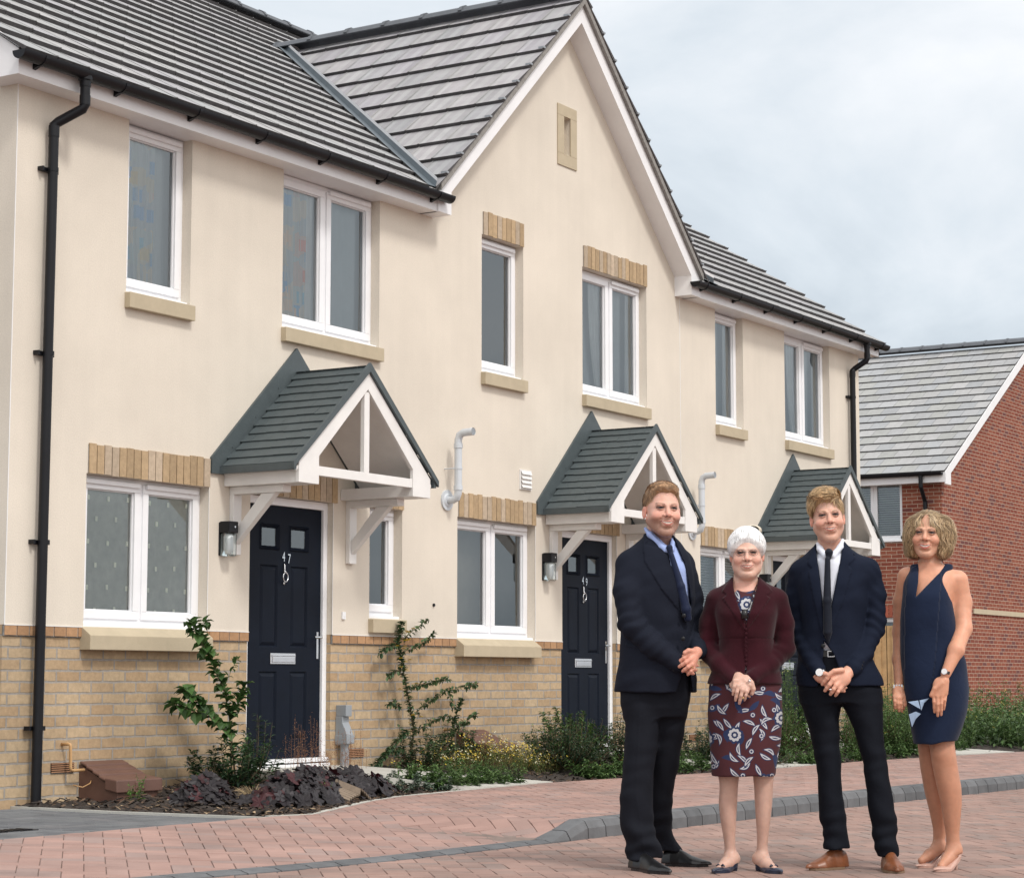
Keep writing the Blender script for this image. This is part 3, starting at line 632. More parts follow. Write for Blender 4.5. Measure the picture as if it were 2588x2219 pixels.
for k in range(4): z = 2.618 + k * .040; vt.add([(16.60, -.014, z), (16.77, -.014, z), (16.77, -.030, z + .004), (16.60, -.030, z + .004), (16.60, -.013, z + .036), (16.77, -.013, z + .036)], [[0, 1, 2, 3], [3, 2, 5, 4]])
vt.build('wall_vent', 'white_paint', H49)
sf = MB(); ring(sf, 17.272, 17.63, 5.735, 6.325, .118, -.012, .0, 0, wt=.108, wb=.115); sf.build('stone_surround', 'stone_sill', H49, bevel=.003)
cb = MB(); X = 13.905
cb.box(X - .045, X + .035, -.085, .012, .612, .700); cb.prism([(X - .052, -.06, .39), (X - .052, -.10, .40), (X - .052, -.10, .47), (X - .052, -.055, .565), (X - .052, -.055, .612), (X - .052, .012, .612), (X - .052, .012, .39)], (.09, 0, 0)); cb.box(X - .058, X + .044, -.105, .012, .40, .465)
cb.tube([(X - .005, -.045, .42), (X - .005, -.045, .10)], .036, 14); cb.build('cable_entry_box', 'grey_pvc', H47, bevel=.004)
ov = MB(); ov.tube([(10.80, .012, .468), (10.80, -.045, .472), (10.803, -.06, .468), (10.805, -.062, .455), (10.81, -.062, .318), (10.813, -.065, .302), (10.83, -.068, .297), (10.93, -.07, .298)], .011, 10); ov.build('overflow_pipe', 'tan_plastic', H47, smooth=True)
ov = MB(); ov.tube([(15.40, .012, .478), (15.40, -.045, .482), (15.403, -.06, .478), (15.405, -.062, .465), (15.41, -.062, .328), (15.5, -.07, .31)], .011, 10); ov.build('overflow_pipe', 'tan_plastic', H49, smooth=True)
downpipe(H47, 10.61, 10.515, (4.295, 3.05, 1.795, .58)); downpipe(H51, 24.17, 24.15, (4.28, 3.0, 1.8, .6))

# ---------------------------------------------------------------- eaves, fascias, soffits
def eaves(H, x0, x1, le, re_):
    f = MB(); f.box(x0, x1, -.18, -.165, SOF - .001, 5.02); f.box(x0, x1, -.165, .16, SOF, SOF + .012)
    f.build('fascia', 'white_board', H); gutter(H, le, re_)
eaves(H47, 10.065, 15.0, 9.99, 15.07); eaves(H51, 19.815, 24.71, 19.64, 24.77)
# side barge boards of the end gables
for H, xb, s in ((H47, 10.05, 1), (H51, 24.71, -1)):
    m_ = MB(); x2 = xb + s * .015
    P = [(-.18, SOF), (0.02, SOF), (.10, 4.97)] + [(RY, RZ - .16), (BACK - .1, 4.97), (BACK + .18, SOF), (BACK + .18, 5.02), (RY, RZ - .02), (-.18, 5.02)]
    pl = [(xb, y, z) for y, z in P]; m_.prism(pl if s < 0 else pl[::-1], (s * .015, 0, 0))
    m_.add([(x2, -.165, SOF + .004), (xb + s * .18, -.165, SOF + .004), (xb + s * .18, .05, SOF + .004), (x2, .05, SOF + .004)], [[0, 1, 2, 3]])
    m_.add([(x2, .05, SOF + .004), (xb + s * .18, .05, SOF + .004), (xb + s * .18, RY, RZ - .14), (x2, RY, RZ - .14)], [[0, 1, 2, 3]]); m_.build('barge_board', 'white_board', H)
# front gable barge, its soffit and boxed feet
g = MB(); GX = XC; yb = -.195
for s in (-1, 1):
    P = [(2.44, SOF), (2.24, SOF), (2.24, 5.03), (0, 7.105), (0, 7.325), (2.405, 5.085), (2.44, 5.03)]
    pl = [(GX + s * a, yb, z) for a, z in P]; g.prism(pl if s > 0 else pl[::-1], (0, .02, 0))
    g.add([(GX + s * 2.24, yb + .02, 5.03), (GX, yb + .02, 7.105), (GX, 0, 7.105), (GX + s * 2.24, 0, 5.03)], [[0, 1, 2, 3]])      # raking soffit
    g.add([(GX + s * 2.24, yb + .02, SOF), (GX + s * 2.24, 0, SOF), (GX + s * 2.24, 0, 5.03), (GX + s * 2.24, yb + .02, 5.03)], [[0, 1, 2, 3]])
    g.add([(GX + s * 2.24, yb + .02, SOF), (GX + s * 2.44, yb + .02, SOF), (GX + s * 2.44, 0, SOF), (GX + s * 2.24, 0, SOF)], [[0, 1, 2, 3]])
g.build('barge_board', 'white_board', H49)

# ---------------------------------------------------------------- roofs
cosm, sinm = 1 / math.hypot(1, TS), TS / math.hypot(1, TS)
slope_len = (RY - Y0R) / cosm
def valley_plane(s, off):      # s=-1: left valley. keeps the side away from the gable
    p = Vector((XC + s * 2.567, Y0R, Z0R)); q = Vector((XC, Y0R + 2.567 / .714, GZ)); d = (q - p); n = Vector((s * abs(d.y), 0, 0)) + Vector((0, -abs(d.x), 0))
    n = Vector((d.y * s, -d.x * s, 0)).normalized()
    if n.x * s < 0: n = -n
    return p + n * off, n
def mainroof(H, x0, x1, s, seed):
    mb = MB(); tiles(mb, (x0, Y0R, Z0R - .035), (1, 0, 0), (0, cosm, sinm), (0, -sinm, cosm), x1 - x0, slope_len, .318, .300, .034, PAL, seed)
    if s:
        p, n = valley_plane(s, .085); up = clip_faces(mb, p, n)
        hi = clip_faces(mb, (0, Y0R + 2.567 / .714 + .12, 0), (0, 1, 0)); hi2 = clip_faces(hi, p, -n)
        for f, mi, c in zip(hi2.f, hi2.m, hi2.c): up.add([hi2.v[i] for i in f], [list(range(len(f)))], mi, c)
        mb = up
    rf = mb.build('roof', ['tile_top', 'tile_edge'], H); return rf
def ridge(par, p0, p1, seg=.45, rad=.115, drop=.055):
    p0, p1 = Vector(p0), Vector(p1); L_ = (p1 - p0).length; d = (p1 - p0).normalized(); n = int(L_ / seg + .5); m_ = MB()
    for k in range(n):
        a, b = p0 + d * (L_ * k / n + .004), p0 + d * (L_ * (k + 1) / n); halfpipe(m_, a - Vector((0, 0, drop)), b - Vector((0, 0, drop)), rad, up=(0, 0, 1), a0=20, a1=160, n=5, t=.016)
        halfpipe(m_, b - d * .03 - Vector((0, 0, drop)), b + d * .012 - Vector((0, 0, drop)), rad + .012, up=(0, 0, 1), a0=25, a1=155, n=5, t=.02)
    m_.build('ridge_tiles', 'ridge_tile', par)
r47 = mainroof(H47, 10.03, 17.41, -1, 3); r51 = mainroof(H51, 17.41, 24.73, 1, 4)
ridge(r47, (10.03, RY, RZ + .03), (17.2, RY, RZ + .03)); ridge(r51, (17.2, RY, RZ + .03), (24.73, RY, RZ + .03))
for H, x0, x1 in ((r47, 10.03, 17.3), (r51, 17.3, 24.73)):
    bk = MB(); bk.quad((x0, BACK + .25, Z0R), (x1, BACK + .25, Z0R), (x1, RY, RZ), (x0, RY, RZ)); pl = [(x, y, zmain(y) - .045) for x, y in (((10.03, Y0R + .05), (14.75, Y0R + .05), (17.3, RY - 1), (17.3, RY), (10.03, RY)) if x0 < 12 else ((20.0, Y0R + .05), (24.73, Y0R + .05), (24.73, RY), (17.3, RY), (17.3, RY - 1)))]; bk.add(pl, [[0, 1, 2, 3, 4]]); bk.build('roof_felt', 'felt', H)
cg, sg = 1 / math.hypot(1, GS), GS / math.hypot(1, GS); gl_len = 2.62 / cg
gm = MB()
for s in (-1, 1):
    t = MB(); u = Vector((0, 1, 0)) if s < 0 else Vector((0, -1, 0)); oy = -.245 if s < 0 else 3.6
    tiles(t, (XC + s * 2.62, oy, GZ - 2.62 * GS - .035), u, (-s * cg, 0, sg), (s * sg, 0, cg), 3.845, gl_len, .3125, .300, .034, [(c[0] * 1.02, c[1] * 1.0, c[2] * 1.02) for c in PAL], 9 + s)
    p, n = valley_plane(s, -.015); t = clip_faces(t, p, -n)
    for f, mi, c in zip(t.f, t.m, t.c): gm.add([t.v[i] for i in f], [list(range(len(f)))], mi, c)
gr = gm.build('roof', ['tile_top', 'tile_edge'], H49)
ridge(gr, (XC, -.255, GZ + .03), (XC, Y0R + 2.567 / .714 + .1, GZ + .03))
un = MB()
for s in (-1, 1):
    # mortar bed and undercloak below the verge tiles
    P = [(2.45, GZ - 2.45 * GS - .105), (0, GZ - .105), (0, GZ - .034), (2.45, GZ - 2.45 * GS - .034)]; pl = [(XC + s * a, -.232, z) for a, z in P]; un.prism(pl if s < 0 else pl[::-1], (0, .06, 0))
    un.quad((XC + s * 2.5, -.16, GZ - 2.5 * GS - .04), (XC, -.16, GZ - .04), (XC, 3.3, GZ - .04), (XC + s * 2.5, 3.3, GZ - 2.5 * GS - .04), 1)
un.build('verge', ['mortar', 'felt'], gr)
cl = MB()
for k in range(1, 11):
    for s in (-1, 1):
        c = Vector((XC + s * (2.62 - k * .3125 * cg), -.25, GZ - 2.62 * GS + k * .3125 * sg)); cl.box(c.x - .02, c.x + .02, -.256, -.20, c.z - .005, c.z + .012)
cl.build('verge_clips', 'grey_pvc', gr)
vs = MB()
for s in (-1, 1):
    p = Vector((XC + s * 2.60, Y0R - .02, Z0R - .015)); q = Vector((XC + s * .03, Y0R + 2.567 / .714, GZ)); d = (q - p).normalized()
    w1 = Vector((s * 1, 0, 0)) * .11; w2 = Vector((-s * .012, -.008, .050))
    a, b = p + Vector((0, 0, .012)), q + Vector((0, 0, .012))
    vs.quad(a + w1, b + w1, b, a); vs.quad(a, b, b + w2, a + w2); vs.quad(a + w2, b + w2, b + w2 * 1.25 + Vector((0, 0, .018)), a + w2 * 1.25 + Vector((0, 0, .018)), 1)
vs.build('valley_flashing', ['valley_strip', 'white_board'], gr)
# ================================================================ ground, road, pavement, kerb, beds
def ip(x, P):
    if x <= P[0][0]: return P[0][1]
    for (a, u), (b, v) in zip(P, P[1:]):
        if x <= b: return u + (v - u) * (x - a) / (b - a)
    return P[-1][1]
KERB = [(-20, -1.0), (4, -3.3), (6, -3.52), (7.7, -3.76), (8.2, -3.86), (9, -3.97), (10.5, -4.02), (14, -4.05), (16, -4.12), (18, -4.22), (22, -4.5), (30, -5.2), (60, -8.5)]
BED = [(10.33, -2.10), (10.6, -2.22), (12.0, -1.66), (12.6, -1.48), (13.5, -1.40), (15.0, -1.27), (16.8, -1.47), (18.6, -1.60), (20.7, -1.57), (23, -1.8), (26, -2.1), (34, -3.0), (60, -5.0)]
def yk(x): return ip(x, KERB)
def yb_(x): return -2.12 if x < 10.33 else ip(x, BED)
def zk(x):
    t = min(max((x - 10.40) / .42, 0), 1); return .014 + .091 * t * t * (3 - 2 * t)
def zp(x, y):
    a, b = yk(x) + .12, yb_(x); t = min(max((y - a) / (b - a), 0), 1.3); return zk(x) + (.088 - zk(x)) * t
base = MB(); S_ = 1500
base.quad((-S_, -S_, -.03), (S_, -S_, -.03), (S_, S_, -.03), (-S_, S_, -.03)); tag(base.build('ground', 'tarmac'), kind='structure')
rd = MB()
for x in range(-30, 60, 3): rd.quad((x, -30, -.006), (x + 3, -30, -.006), (x + 3, yk(x + 3) + .05, -.006), (x, yk(x) + .05, -.006), 1)

def herring(mb, x0, x1, ylo, yhi, zf, ang, pal, seed, cu=.2, cx=0, cy=0, gap=.0028):
    """45 degree herringbone of 200 x 100 blocks, each with its own tint and a hair of tilt"""
    r = random.Random(seed); ca, sa = math.cos(R(ang)), math.sin(R(ang)); h = cu / 2
    diag = []
    for X in (x0, x1):
        for Y in (min(ylo(x0), ylo(x1)) - 1, max(yhi(x0), yhi(x1)) + 1): diag.append(((X * ca + Y * sa) / h, (-X * sa + Y * ca) / h))
    i0, i1 = int(min(d[0] for d in diag)) - 2, int(max(d[0] for d in diag)) + 2; j0, j1 = int(min(d[1] for d in diag)) - 2, int(max(d[1] for d in diag)) + 2
    for i in range(i0, i1):
        for j in range(j0, j1):
            c = (i - j) % 4
            if c == 0: q = (i, j, i + 2, j + 1)
            elif c == 3: q = (i, j, i + 1, j + 2)
            else: continue
            mx_, my_ = (q[0] + q[2]) / 2 * h, (q[1] + q[3]) / 2 * h; X, Y = mx_ * ca - my_ * sa, mx_ * sa + my_ * ca
            if not (x0 < X < x1) or not (ylo(X) - .12 < Y < yhi(X) + .12): continue
            g = gap / 2; P = []
            for a, b in ((q[0] * h + g, q[1] * h + g), (q[2] * h - g, q[1] * h + g), (q[2] * h - g, q[3] * h - g), (q[0] * h + g, q[3] * h - g)): P.append([a * ca - b * sa, a * sa + b * ca])
            # trim against kerb and edging
            for lim, sgn in ((ylo, 1), (yhi, -1)):
                o = []
                for k in range(len(P)):
                    A, B = P[k], P[(k + 1) % len(P)]; da, db = sgn * (A[1] - lim(A[0])), sgn * (B[1] - lim(B[0]))
                    if da >= 0: o.append(A)
                    if (da > 0) != (db > 0): t = da / (da - db); o.append([A[0] + (B[0] - A[0]) * t, A[1] + (B[1] - A[1]) * t])
                P = o
                if len(P) < 3: break
            if len(P) < 3: continue
            dz = r.uniform(-.0012, .0012); tx, ty = r.uniform(-.006, .006), r.uniform(-.006, .006)
            T = [(a, b, zf(a, b) + dz + tx * (a - X) + ty * (b - Y)) for a, b in P]
            ch = .003; I = [(a + (X - a) * .035, b + (Y - b) * .035, z) for a, b, z in T]; O = [(a, b, z - ch) for a, b, z in T]; D = [(a, b, z - .014) for a, b, z in T]; n = len(T)
            u = r.random(); col = jit(pal[0] if u < .5 else pal[1] if u < .8 else pal[2], .07, r)
            fs = [list(range(n))]; mb.add(I, fs, 0, col)
            mb.add(I + O + D, [[k, n + k, n + (k + 1) % n, (k + 1) % n] for k in range(n)] + [[n + k, 2 * n + k, 2 * n + (k + 1) % n, n + (k + 1) % n] for k in range(n)], 0, (col[0] * .95, col[1] * .95, col[2] * .95))
RED = [(.330, .208, .176), (.305, .200, .172), (.280, .198, .176)]
ROAD = [(.295, .190, .158), (.265, .178, .150), (.240, .175, .152)]
herring(rd, 6.0, 24.5, lambda x: -8.6, yk, lambda x, y: .0, 40, ROAD, 5)
rd.c = rd.c
tag(rd.build('road', ['paver', 'joint_sand']), kind='structure')
pv = MB(); xs = [-20, -10, 0, 4] + [4 + .5 * k for k in range(1, 44)] + [30, 40, 60]
for a, b in zip(xs, xs[1:]):
    ya, yb2 = yk(a) + .1, yk(b) + .1
    for k in range(4):
        t0, t1 = k / 4, (k + 1) / 4; P = []
        for x, t in ((a, t0), (b, t0), (b, t1), (a, t1)): y = (yk(x) + .1) * (1 - t) + yb_(x) * t; P.append((x, y, zp(x, y) - .006))
        pv.quad(*P, 1)
herring(pv, 6.2, 26.0, lambda x: yk(x) + .124, lambda x: yb_(x) - .004, zp, 43, RED, 6)
tag(pv.build('pavement', ['paver', 'joint_sand']), kind='structure')
# kerb blocks, bull-nosed, dropping to the crossover on the left
kb = MB(); r = random.Random(8); x = 5.0
while x < 45:
    L_ = .125 if x < 13 else .25; L_ = .2; b = x + L_ - .010; A = []
    for X in (x, b):
        y = yk(X); z = zk(X); A.append([(X, y, -.02), (X, y + .004, max(z - .045, .002)), (X, y + .028, z - .006), (X, y + .045, z), (X, y + .124, z + .001), (X, y + .124, -.02)])
    if x < 10.6: A = [[(p[0], p[1], p[2] if k in (0, 5) else p[2] + .002) for k, p in enumerate(q)] for q in A]
    u = r.random(); col = jit((.120, .124, .130) if u < .6 else (.10, .104, .11), .12, r)
    vs_ = A[0] + A[1]; n = 6; kb.add(vs_, [[k, n + k, n + (k + 1) % n, (k + 1) % n] for k in range(n)] + [list(range(n))[::-1], [n + k for k in range(n)]], 0, col)
    x += L_
tag(kb.build('kerb', 'kerb_block'), kind='structure')
# grey block driveway on the left, with its drain gratings
dv = MB(); dv.quad((-20, -2.12, .040), (10.30, -2.12, .062), (10.36, 0.0, .062), (-20, 0, .04), 1); dv.quad((-20, 0, .04), (10.25, 0, .062), (10.25, 12, .062), (-20, 12, .04), 1)
herring(dv, 5.6, 10.36, lambda x: -2.075, lambda x: 1.4 if x < 10.2 else -.02, lambda x, y: .070, 0, [(.125, .13, .135), (.108, .112, .12), (.14, .14, .145)], 12, gap=.006)
tag(dv.build('driveway', ['paver', 'joint_sand']), kind='structure')
dg = MB()
for (x, y) in ((8.72, -1.52), (9.05, -.55)):
    dg.box(x - .22, x + .22, y - .07, y + .07, .066, .0735); 
    for k in range(9): dg.box(x - .2 + k * .046, x - .18 + k * .046, y - .055, y + .055, .0735, .078)
tag(dg.build('drain_grating', 'black_plastic'), 'black slotted drain gratings set in the grey driveway at the left edge', 'drain')
# timber and concrete edging strips
ed = MB()
def strip(P, w, z0, z1):
    for (a, b), (c, d) in zip(P, P[1:]):
        t = Vector((c - a, d - b, 0)).normalized(); n = Vector((-t.y, t.x, 0)) * w
        A, B = Vector((a, b, 0)), Vector((c, d, 0)); q = [A, B, B + n, A + n]
        ed.prism([(p.x, p.y, (z0[0] if k in (0, 3) else z0[1]) if isinstance(z0, tuple) else z0) for k, p in enumerate(q)], (0, 0, z1))
strip([(-20, -2.115), (10.33, -2.105)], .042, .04, .038); strip([(10.33, -2.105), (10.30, -.9), (10.37, .012)], .03, .05, .035)
strip([(x_, y_ ) for x_, y_ in BED[:6]], .045, .055, .036)
tag(ed.build('edging', 'concrete'), kind='structure')
# soil of the beds
so2 = MB(); r = random.Random(4); from mathutils import noise
def zsoil(x, y):
    t = min(max((y - yb_(x) - .02) / max(-yb_(x), .1), 0), 1); hi = .075 + .11 * min(max((x - 10.6) / 2.0, 0), 1)
    e = min(t * 6, 1); z = .070 + (hi - .070) * t ** .8 + e * (.030 * noise.noise(Vector((x * 3, y * 3, 0))) + .028 * noise.noise(Vector((x * 11, y * 11, 3))) + .016 * noise.noise(Vector((x * 30, y * 30, 5))))
    return z
nx, ny = 620, 60; x0, x1 = 10.34, 40.0
xsq = [x0 + (x1 - x0) * (k / nx) ** 1.35 for k in range(nx + 1)]; V = []
for x in xsq:
    yl, yh = yb_(x) + .02, (.012 if x < 24.5 else 2.0 + (x - 24.5) * .2)
    for j in range(ny + 1): y = yl + (yh - yl) * j / ny; V.append((x, y, zsoil(x, min(y, 0)) if j else .06))
so2.add(V, [[i * (ny + 1) + j, (i + 1) * (ny + 1) + j, (i + 1) * (ny + 1) + j + 1, i * (ny + 1) + j + 1] for i in range(nx) for j in range(ny)])
tag(so2.build('soil', 'soil', smooth=True), kind='structure')
# bark chips
bc = MB(); r = random.Random(9)
for k in range(5200):
    x = r.uniform(10.4, 13.2) if k < 3600 else r.uniform(13, 24); y = yb_(x) + .03 + r.random() ** 1.4 * (-yb_(x) - .1); z = zsoil(x, y) + .004 + r.random() * .012
    a = r.uniform(0, 6.28); l, w = r.uniform(.008, .030) * (1.6 if r.random() < .08 else 1), r.uniform(.004, .011); t = r.uniform(-.5, .5)
    ux, uy = math.cos(a) * l, math.sin(a) * l; vx, vy = -math.sin(a) * w, math.cos(a) * w; c = r.choice([(.030, .021, .016), (.050, .032, .022), (.10, .064, .04), (.018, .014, .012), (.04, .03, .024)])
    if r.random() < .06: c = (.33, .24, .15)
    bc.add([(x - ux - vx, y - uy - vy, z - t * l), (x + ux - vx, y + uy - vy, z + t * l), (x + ux + vx, y + uy + vy, z + t * l + .004), (x - ux + vx, y - uy + vy, z - t * l + .004), (x, y, z + .009)], [[0, 1, 4], [1, 2, 4], [2, 3, 4], [3, 0, 4]], 0, jit(c, .3, r))
tag(bc.build('bark_mulch', 'bark'), 'dark chipped bark mulch covering the soil of the front beds', 'mulch', kind='stuff')
# concrete paths up to the doors
for o in (0.0, 4.605, 9.21):
    pa = MB(); T = [(12.62, .01, .238), (12.60, -.72, .235), (12.90, -1.02, .212), (13.70, -1.385, .100), (15.04, -1.30, .092), (14.12, -.42, .205), (13.95, .01, .236)]
    T = [(a + o, b if b > -1.2 else yb_(a + o) + .01, c) for a, b, c in T]
    ctr = (13.5 + o, -.6, .200); B_ = [(a, b, -.05) for a, b, c in T]; n = len(T)
    pa.add(T + [ctr], [[k, (k + 1) % n, n] for k in range(n)]); pa.add(T + B_, [[k, n + k, n + (k + 1) % n, (k + 1) % n] for k in range(n)])
    tag(pa.build('path', 'concrete'), kind='structure')
# brown gas meter box half sunk at the foot of the wall
mbx = MB(); a, b = 10.955, 11.385; y0 = -.345
T_ = thing('meter_box', 'brown meter box with ribbed lid at the wall foot beside the black downpipe', 'meter box', (11.17, -.15, .05))
mbx.prism([(a + .015, .012, .03), (a + .015, y0 + .02, .03), (a + .015, y0 + .005, .165), (a + .015, .012, .335)][::-1], (b - a - .03, 0, 0)); mbx.build('box', 'brown_plastic', T_, bevel=.006)
ld = MB()
for k in range(4):   # stepped, shingle-like lid
    ya, yb3 = .0 - k * .062, .0 - (k + 1) * .062 - .006; za, zb = .355 - k * .030, .355 - (k + 1) * .030 + .006
    ld.prism([(a - .012 + .006 * (3 - k), ya, za), (a - .012 + .006 * (3 - k), ya, za - .02), (a - .012 + .006 * (3 - k), yb3, zb - .02), (a - .012 + .006 * (3 - k), yb3, zb)], (b - a + .024 - .012 * (3 - k), 0, 0))
ld.prism([(a - .014, -.245, .250), (a - .014, -.245, .17), (a - .014, y0 - .012, .150), (a - .014, y0 - .006, .235)], (b - a + .028, 0, 0))
ld.box((a + b) / 2 - .05, (a + b) / 2 + .05, y0 - .016, y0 + .02, .165, .222); ld.build('lid', 'brown_plastic', T_, bevel=.008)
mb2 = MB()
T2 = thing('meter_box', 'brown meter box half hidden by yellow flowers under the window of number 49', 'meter box', (15.78, -.15, .15)); 
for ch in list(T_.children):
    c = ch.copy(); C.objects.link(c); c.parent = T2; c.location = Vector(ch.location) + Vector((0.0, 0, .02))
for t in (T_, T2): t['group'] = 'gas meter boxes'
wi = MB(); wi.tube([(10.86, -.04, .20), (10.90, -.09, .185), (10.95, -.11, .21), (11.0, -.08, .25)], .004, 6); tag(wi.build('wire', 'yellow_wire' if 'yellow_wire' in MATS else 'tan_plastic', smooth=True), 'short yellow and green earth wire poking out beside the meter box', 'wire')
# broken roof tile lying in the bed
bt_ = MB(); c = Vector((11.92, -1.52, .09))
for k in range(12):
    t = k / 11; xx = -.13 + .26 * t; zz_ = .035 * abs(math.sin(t * 3.3)) + (.04 if t > .5 else .0) * (1 - t) * 2
    if k: bt_.prism([(c.x + px, c.y - .11, c.z + pz), (c.x + xx, c.y - .10, c.z + zz_), (c.x + xx + .02, c.y + .12, c.z + zz_ + .06), (c.x + px + .02, c.y + .12, c.z + pz + .06)], (0, 0, .012))
    px, pz = xx, zz_
plain('cardboard', (.22, .17, .125), rough=.9, var=.15, vscale=30)
tag(bt_.build('broken_tile', 'cardboard'), 'broken buff tile lying at the pavement edge of the front bed', 'tile')

# ================================================================ the red brick house
RH = thing('brick_house', 'red brick detached house with grey tiled roof behind the dark-haired side of the terrace, at the right', 'house', (45, 10, 0))
RH['label'] = 'red brick house with white barge boards beyond the cream terrace'
X0, Y0_, W2, D2, E2 = 40.30, 4.90, 10.2, 9.5, 4.86; XR = X0 + W2 / 2; ZR = 8.16
w = MB(); w.add([(X0, Y0_, -.2), (X0 + W2, Y0_, -.2), (X0 + W2, Y0_, E2 + .1), (XR, Y0_, ZR - .1), (X0, Y0_, E2 + .1)], [[0, 1, 2, 3, 4]], 0)
wo = [(5.72, 6.95, 3.66, E2 + .1), (5.87, 6.9, 1.2, 2.14)]
for a, b, c, d in []: pass
ys = [Y0_, 5.72, 5.87, 6.9, 6.95, Y0_ + D2]; zs = [-.2, 1.2, 2.14, 3.66, E2 + .1]
for a, b in zip(ys, ys[1:]):
    for c, d in zip(zs, zs[1:]):
        my, mz = (a + b) / 2, (c + d) / 2
        if any(o[0] < my < o[1] and o[2] < mz < o[3] for o in wo): continue
        w.quad((X0, b, c), (X0, a, c), (X0, a, d), (X0, b, d), 1)
w.quad((X0 + W2, Y0_, -.2), (X0 + W2, Y0_ + D2, -.2), (X0 + W2, Y0_ + D2, E2 + .1), (X0 + W2, Y0_, E2 + .1), 1)
w.build('wall', ['red_brick', 'red_brick_side'], RH)
for (a, b, c, d), ins in zip(wo, (1, 0)):
    f = MB(); d2 = min(d, E2 - .02)
    def yz(y0, y1, z0, z1, x0=.05, x1=.10): f.box(X0 + x0, X0 + x1, y0, y1, z0, z1)
    mid = (a + b) / 2 
    for y0, y1 in ((a, mid), (mid, b)):
        yz(y0, y0 + .07, c, d2); yz(y1 - .07, y1, c, d2); yz(y0, y1, c, c + .09); yz(y0, y1, d2 - .09, d2)
    f.box(X0 - .03, X0 + .05, a, b, c - .04, c + .01)
    ff = f.build('window', 'white_upvc', RH, bevel=.01); gq = MB(); gq.quad((X0 + .09, b, c), (X0 + .09, a, c), (X0 + .09, a, d2), (X0 + .09, b, d2)); gq.build('pane', 'window_glass', ff)
    rm = MB(); rm.box(X0 + .3, X0 + .32, a, b, c, d2); 
    if ins:
        z = c + .02
        while z < d2: rm.add([(X0 + .16, b, z), (X0 + .16, a, z), (X0 + .20, a, z + .035), (X0 + .20, b, z + .035)], [[0, 1, 2, 3]], 1); z += .045
    rm.quad((X0, a, c), (X0 + .3, a, c), (X0 + .3, a, d2), (X0, a, d2)); rm.quad((X0, b, c), (X0 + .3, b, c), (X0 + .3, b, d2), (X0, b, d2))
    rm.build('blind', ['room_dark', 'blind'], ff)
sc2 = MB(); sc2.box(X0 + 1.6, X0 + W2, Y0_ - .03, Y0_, 2.24, 2.34); sc2.build('string_course', 'stone_sill', RH)
hh = MB(); n = 12
for k in range(n): hh.box(X0 - .008, X0, 5.87 + k * 1.03 / n + .008, 5.87 + (k + 1) * 1.03 / n - .008, 2.14, 2.36, 0, jit((.36, .10, .06), .2))
hh.build('lintel', 'lintel_face', RH)
rt = (ZR - 4.97) / (XR - (X0 - .22)); c_, s_ = 1 / math.hypot(1, rt), rt / math.hypot(1, rt); Lr = (XR - X0 + .22) / c_
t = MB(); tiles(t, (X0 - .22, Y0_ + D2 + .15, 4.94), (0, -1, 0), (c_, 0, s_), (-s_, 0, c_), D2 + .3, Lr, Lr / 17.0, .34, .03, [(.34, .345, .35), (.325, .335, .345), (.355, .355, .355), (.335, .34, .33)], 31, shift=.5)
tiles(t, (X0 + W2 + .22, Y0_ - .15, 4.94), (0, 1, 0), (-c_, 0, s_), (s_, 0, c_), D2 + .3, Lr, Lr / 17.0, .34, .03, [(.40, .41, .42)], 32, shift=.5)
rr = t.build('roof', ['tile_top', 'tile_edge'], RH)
ridge(rr, (XR, Y0_ - .16, ZR + .05), (XR, Y0_ + D2 + .1, ZR + .05), seg=.48, rad=.16, drop=.07)
b = MB()
for s in (-1, 1):
    P = [(5.32, 4.70), (5.02, 4.70), (5.02, 4.93), (0, ZR - .24), (0, ZR - .03), (5.32, 4.93)]; pl = [(XR + s * a, Y0_ - .17, z) for a, z in P]; b.prism(pl if s > 0 else pl[::-1], (0, .02, 0))
    b.add([(XR + s * 5.02, Y0_ - .15, 4.93), (XR, Y0_ - .15, ZR - .24), (XR, Y0_, ZR - .24), (XR + s * 5.02, Y0_, 4.93)], [[0, 1, 2, 3]])
b.box(X0 - .22, X0 - .20, Y0_ - .15, Y0_ + D2, 4.74, 4.93); b.box(X0 - .20, X0, Y0_ - .15, Y0_ + D2, 4.75, 4.765); b.build('barge_board', 'white_board', RH)
gt = MB(); halfpipe(gt, (X0 - .28, Y0_ + D2, 4.93), (X0 - .28, Y0_ - .12, 4.93), .065, n=8); gg = gt.build('gutter', 'black_plastic', RH)
dp = MB(); dp.tube([(X0 - .28, 5.22, 4.90), (X0 - .28, 5.22, 4.66), (X0 - .06, 5.22, 4.38), (X0 - .06, 5.22, 0)], .042, 10); dp.box(X0 - .10, X0, 5.12, 5.32, 4.10, 4.14); dp.build('downpipe', 'black_plastic', RH)
# close-boarded fence
fn = MB(); r = random.Random(3); y = 3.85
F_ = thing('timber_fence', 'tall close-boarded pine fence between the terrace and the red brick house', 'fence', (37.5, 5, .1))
while y < 8.4:
    x = 37.5 + (.022 if int(y * 100) % 2 else 0); c = jit((1, 1, 1), .2, r); fn.add([(x, y, .15), (x, y + .125, .15), (x, y + .125, 1.9 + r.uniform(-.008, .008)), (x, y, 1.9), (x + .012, y, .15), (x + .022, y + .125, .15), (x + .022, y + .125, 1.9), (x + .012, y, 1.9)], [[1, 0, 3, 2], [4, 5, 6, 7], [3, 7, 6, 2], [0, 4, 7, 3], [5, 1, 2, 6]], 0); y += .112
fn.build('boards', 'pine_board', F_)
fp = MB()
for z in (.45, 1.1, 1.7): fp.box(37.535, 37.58, 3.86, 8.4, z, z + .08)
fp.build('rails', 'pine_board', F_)
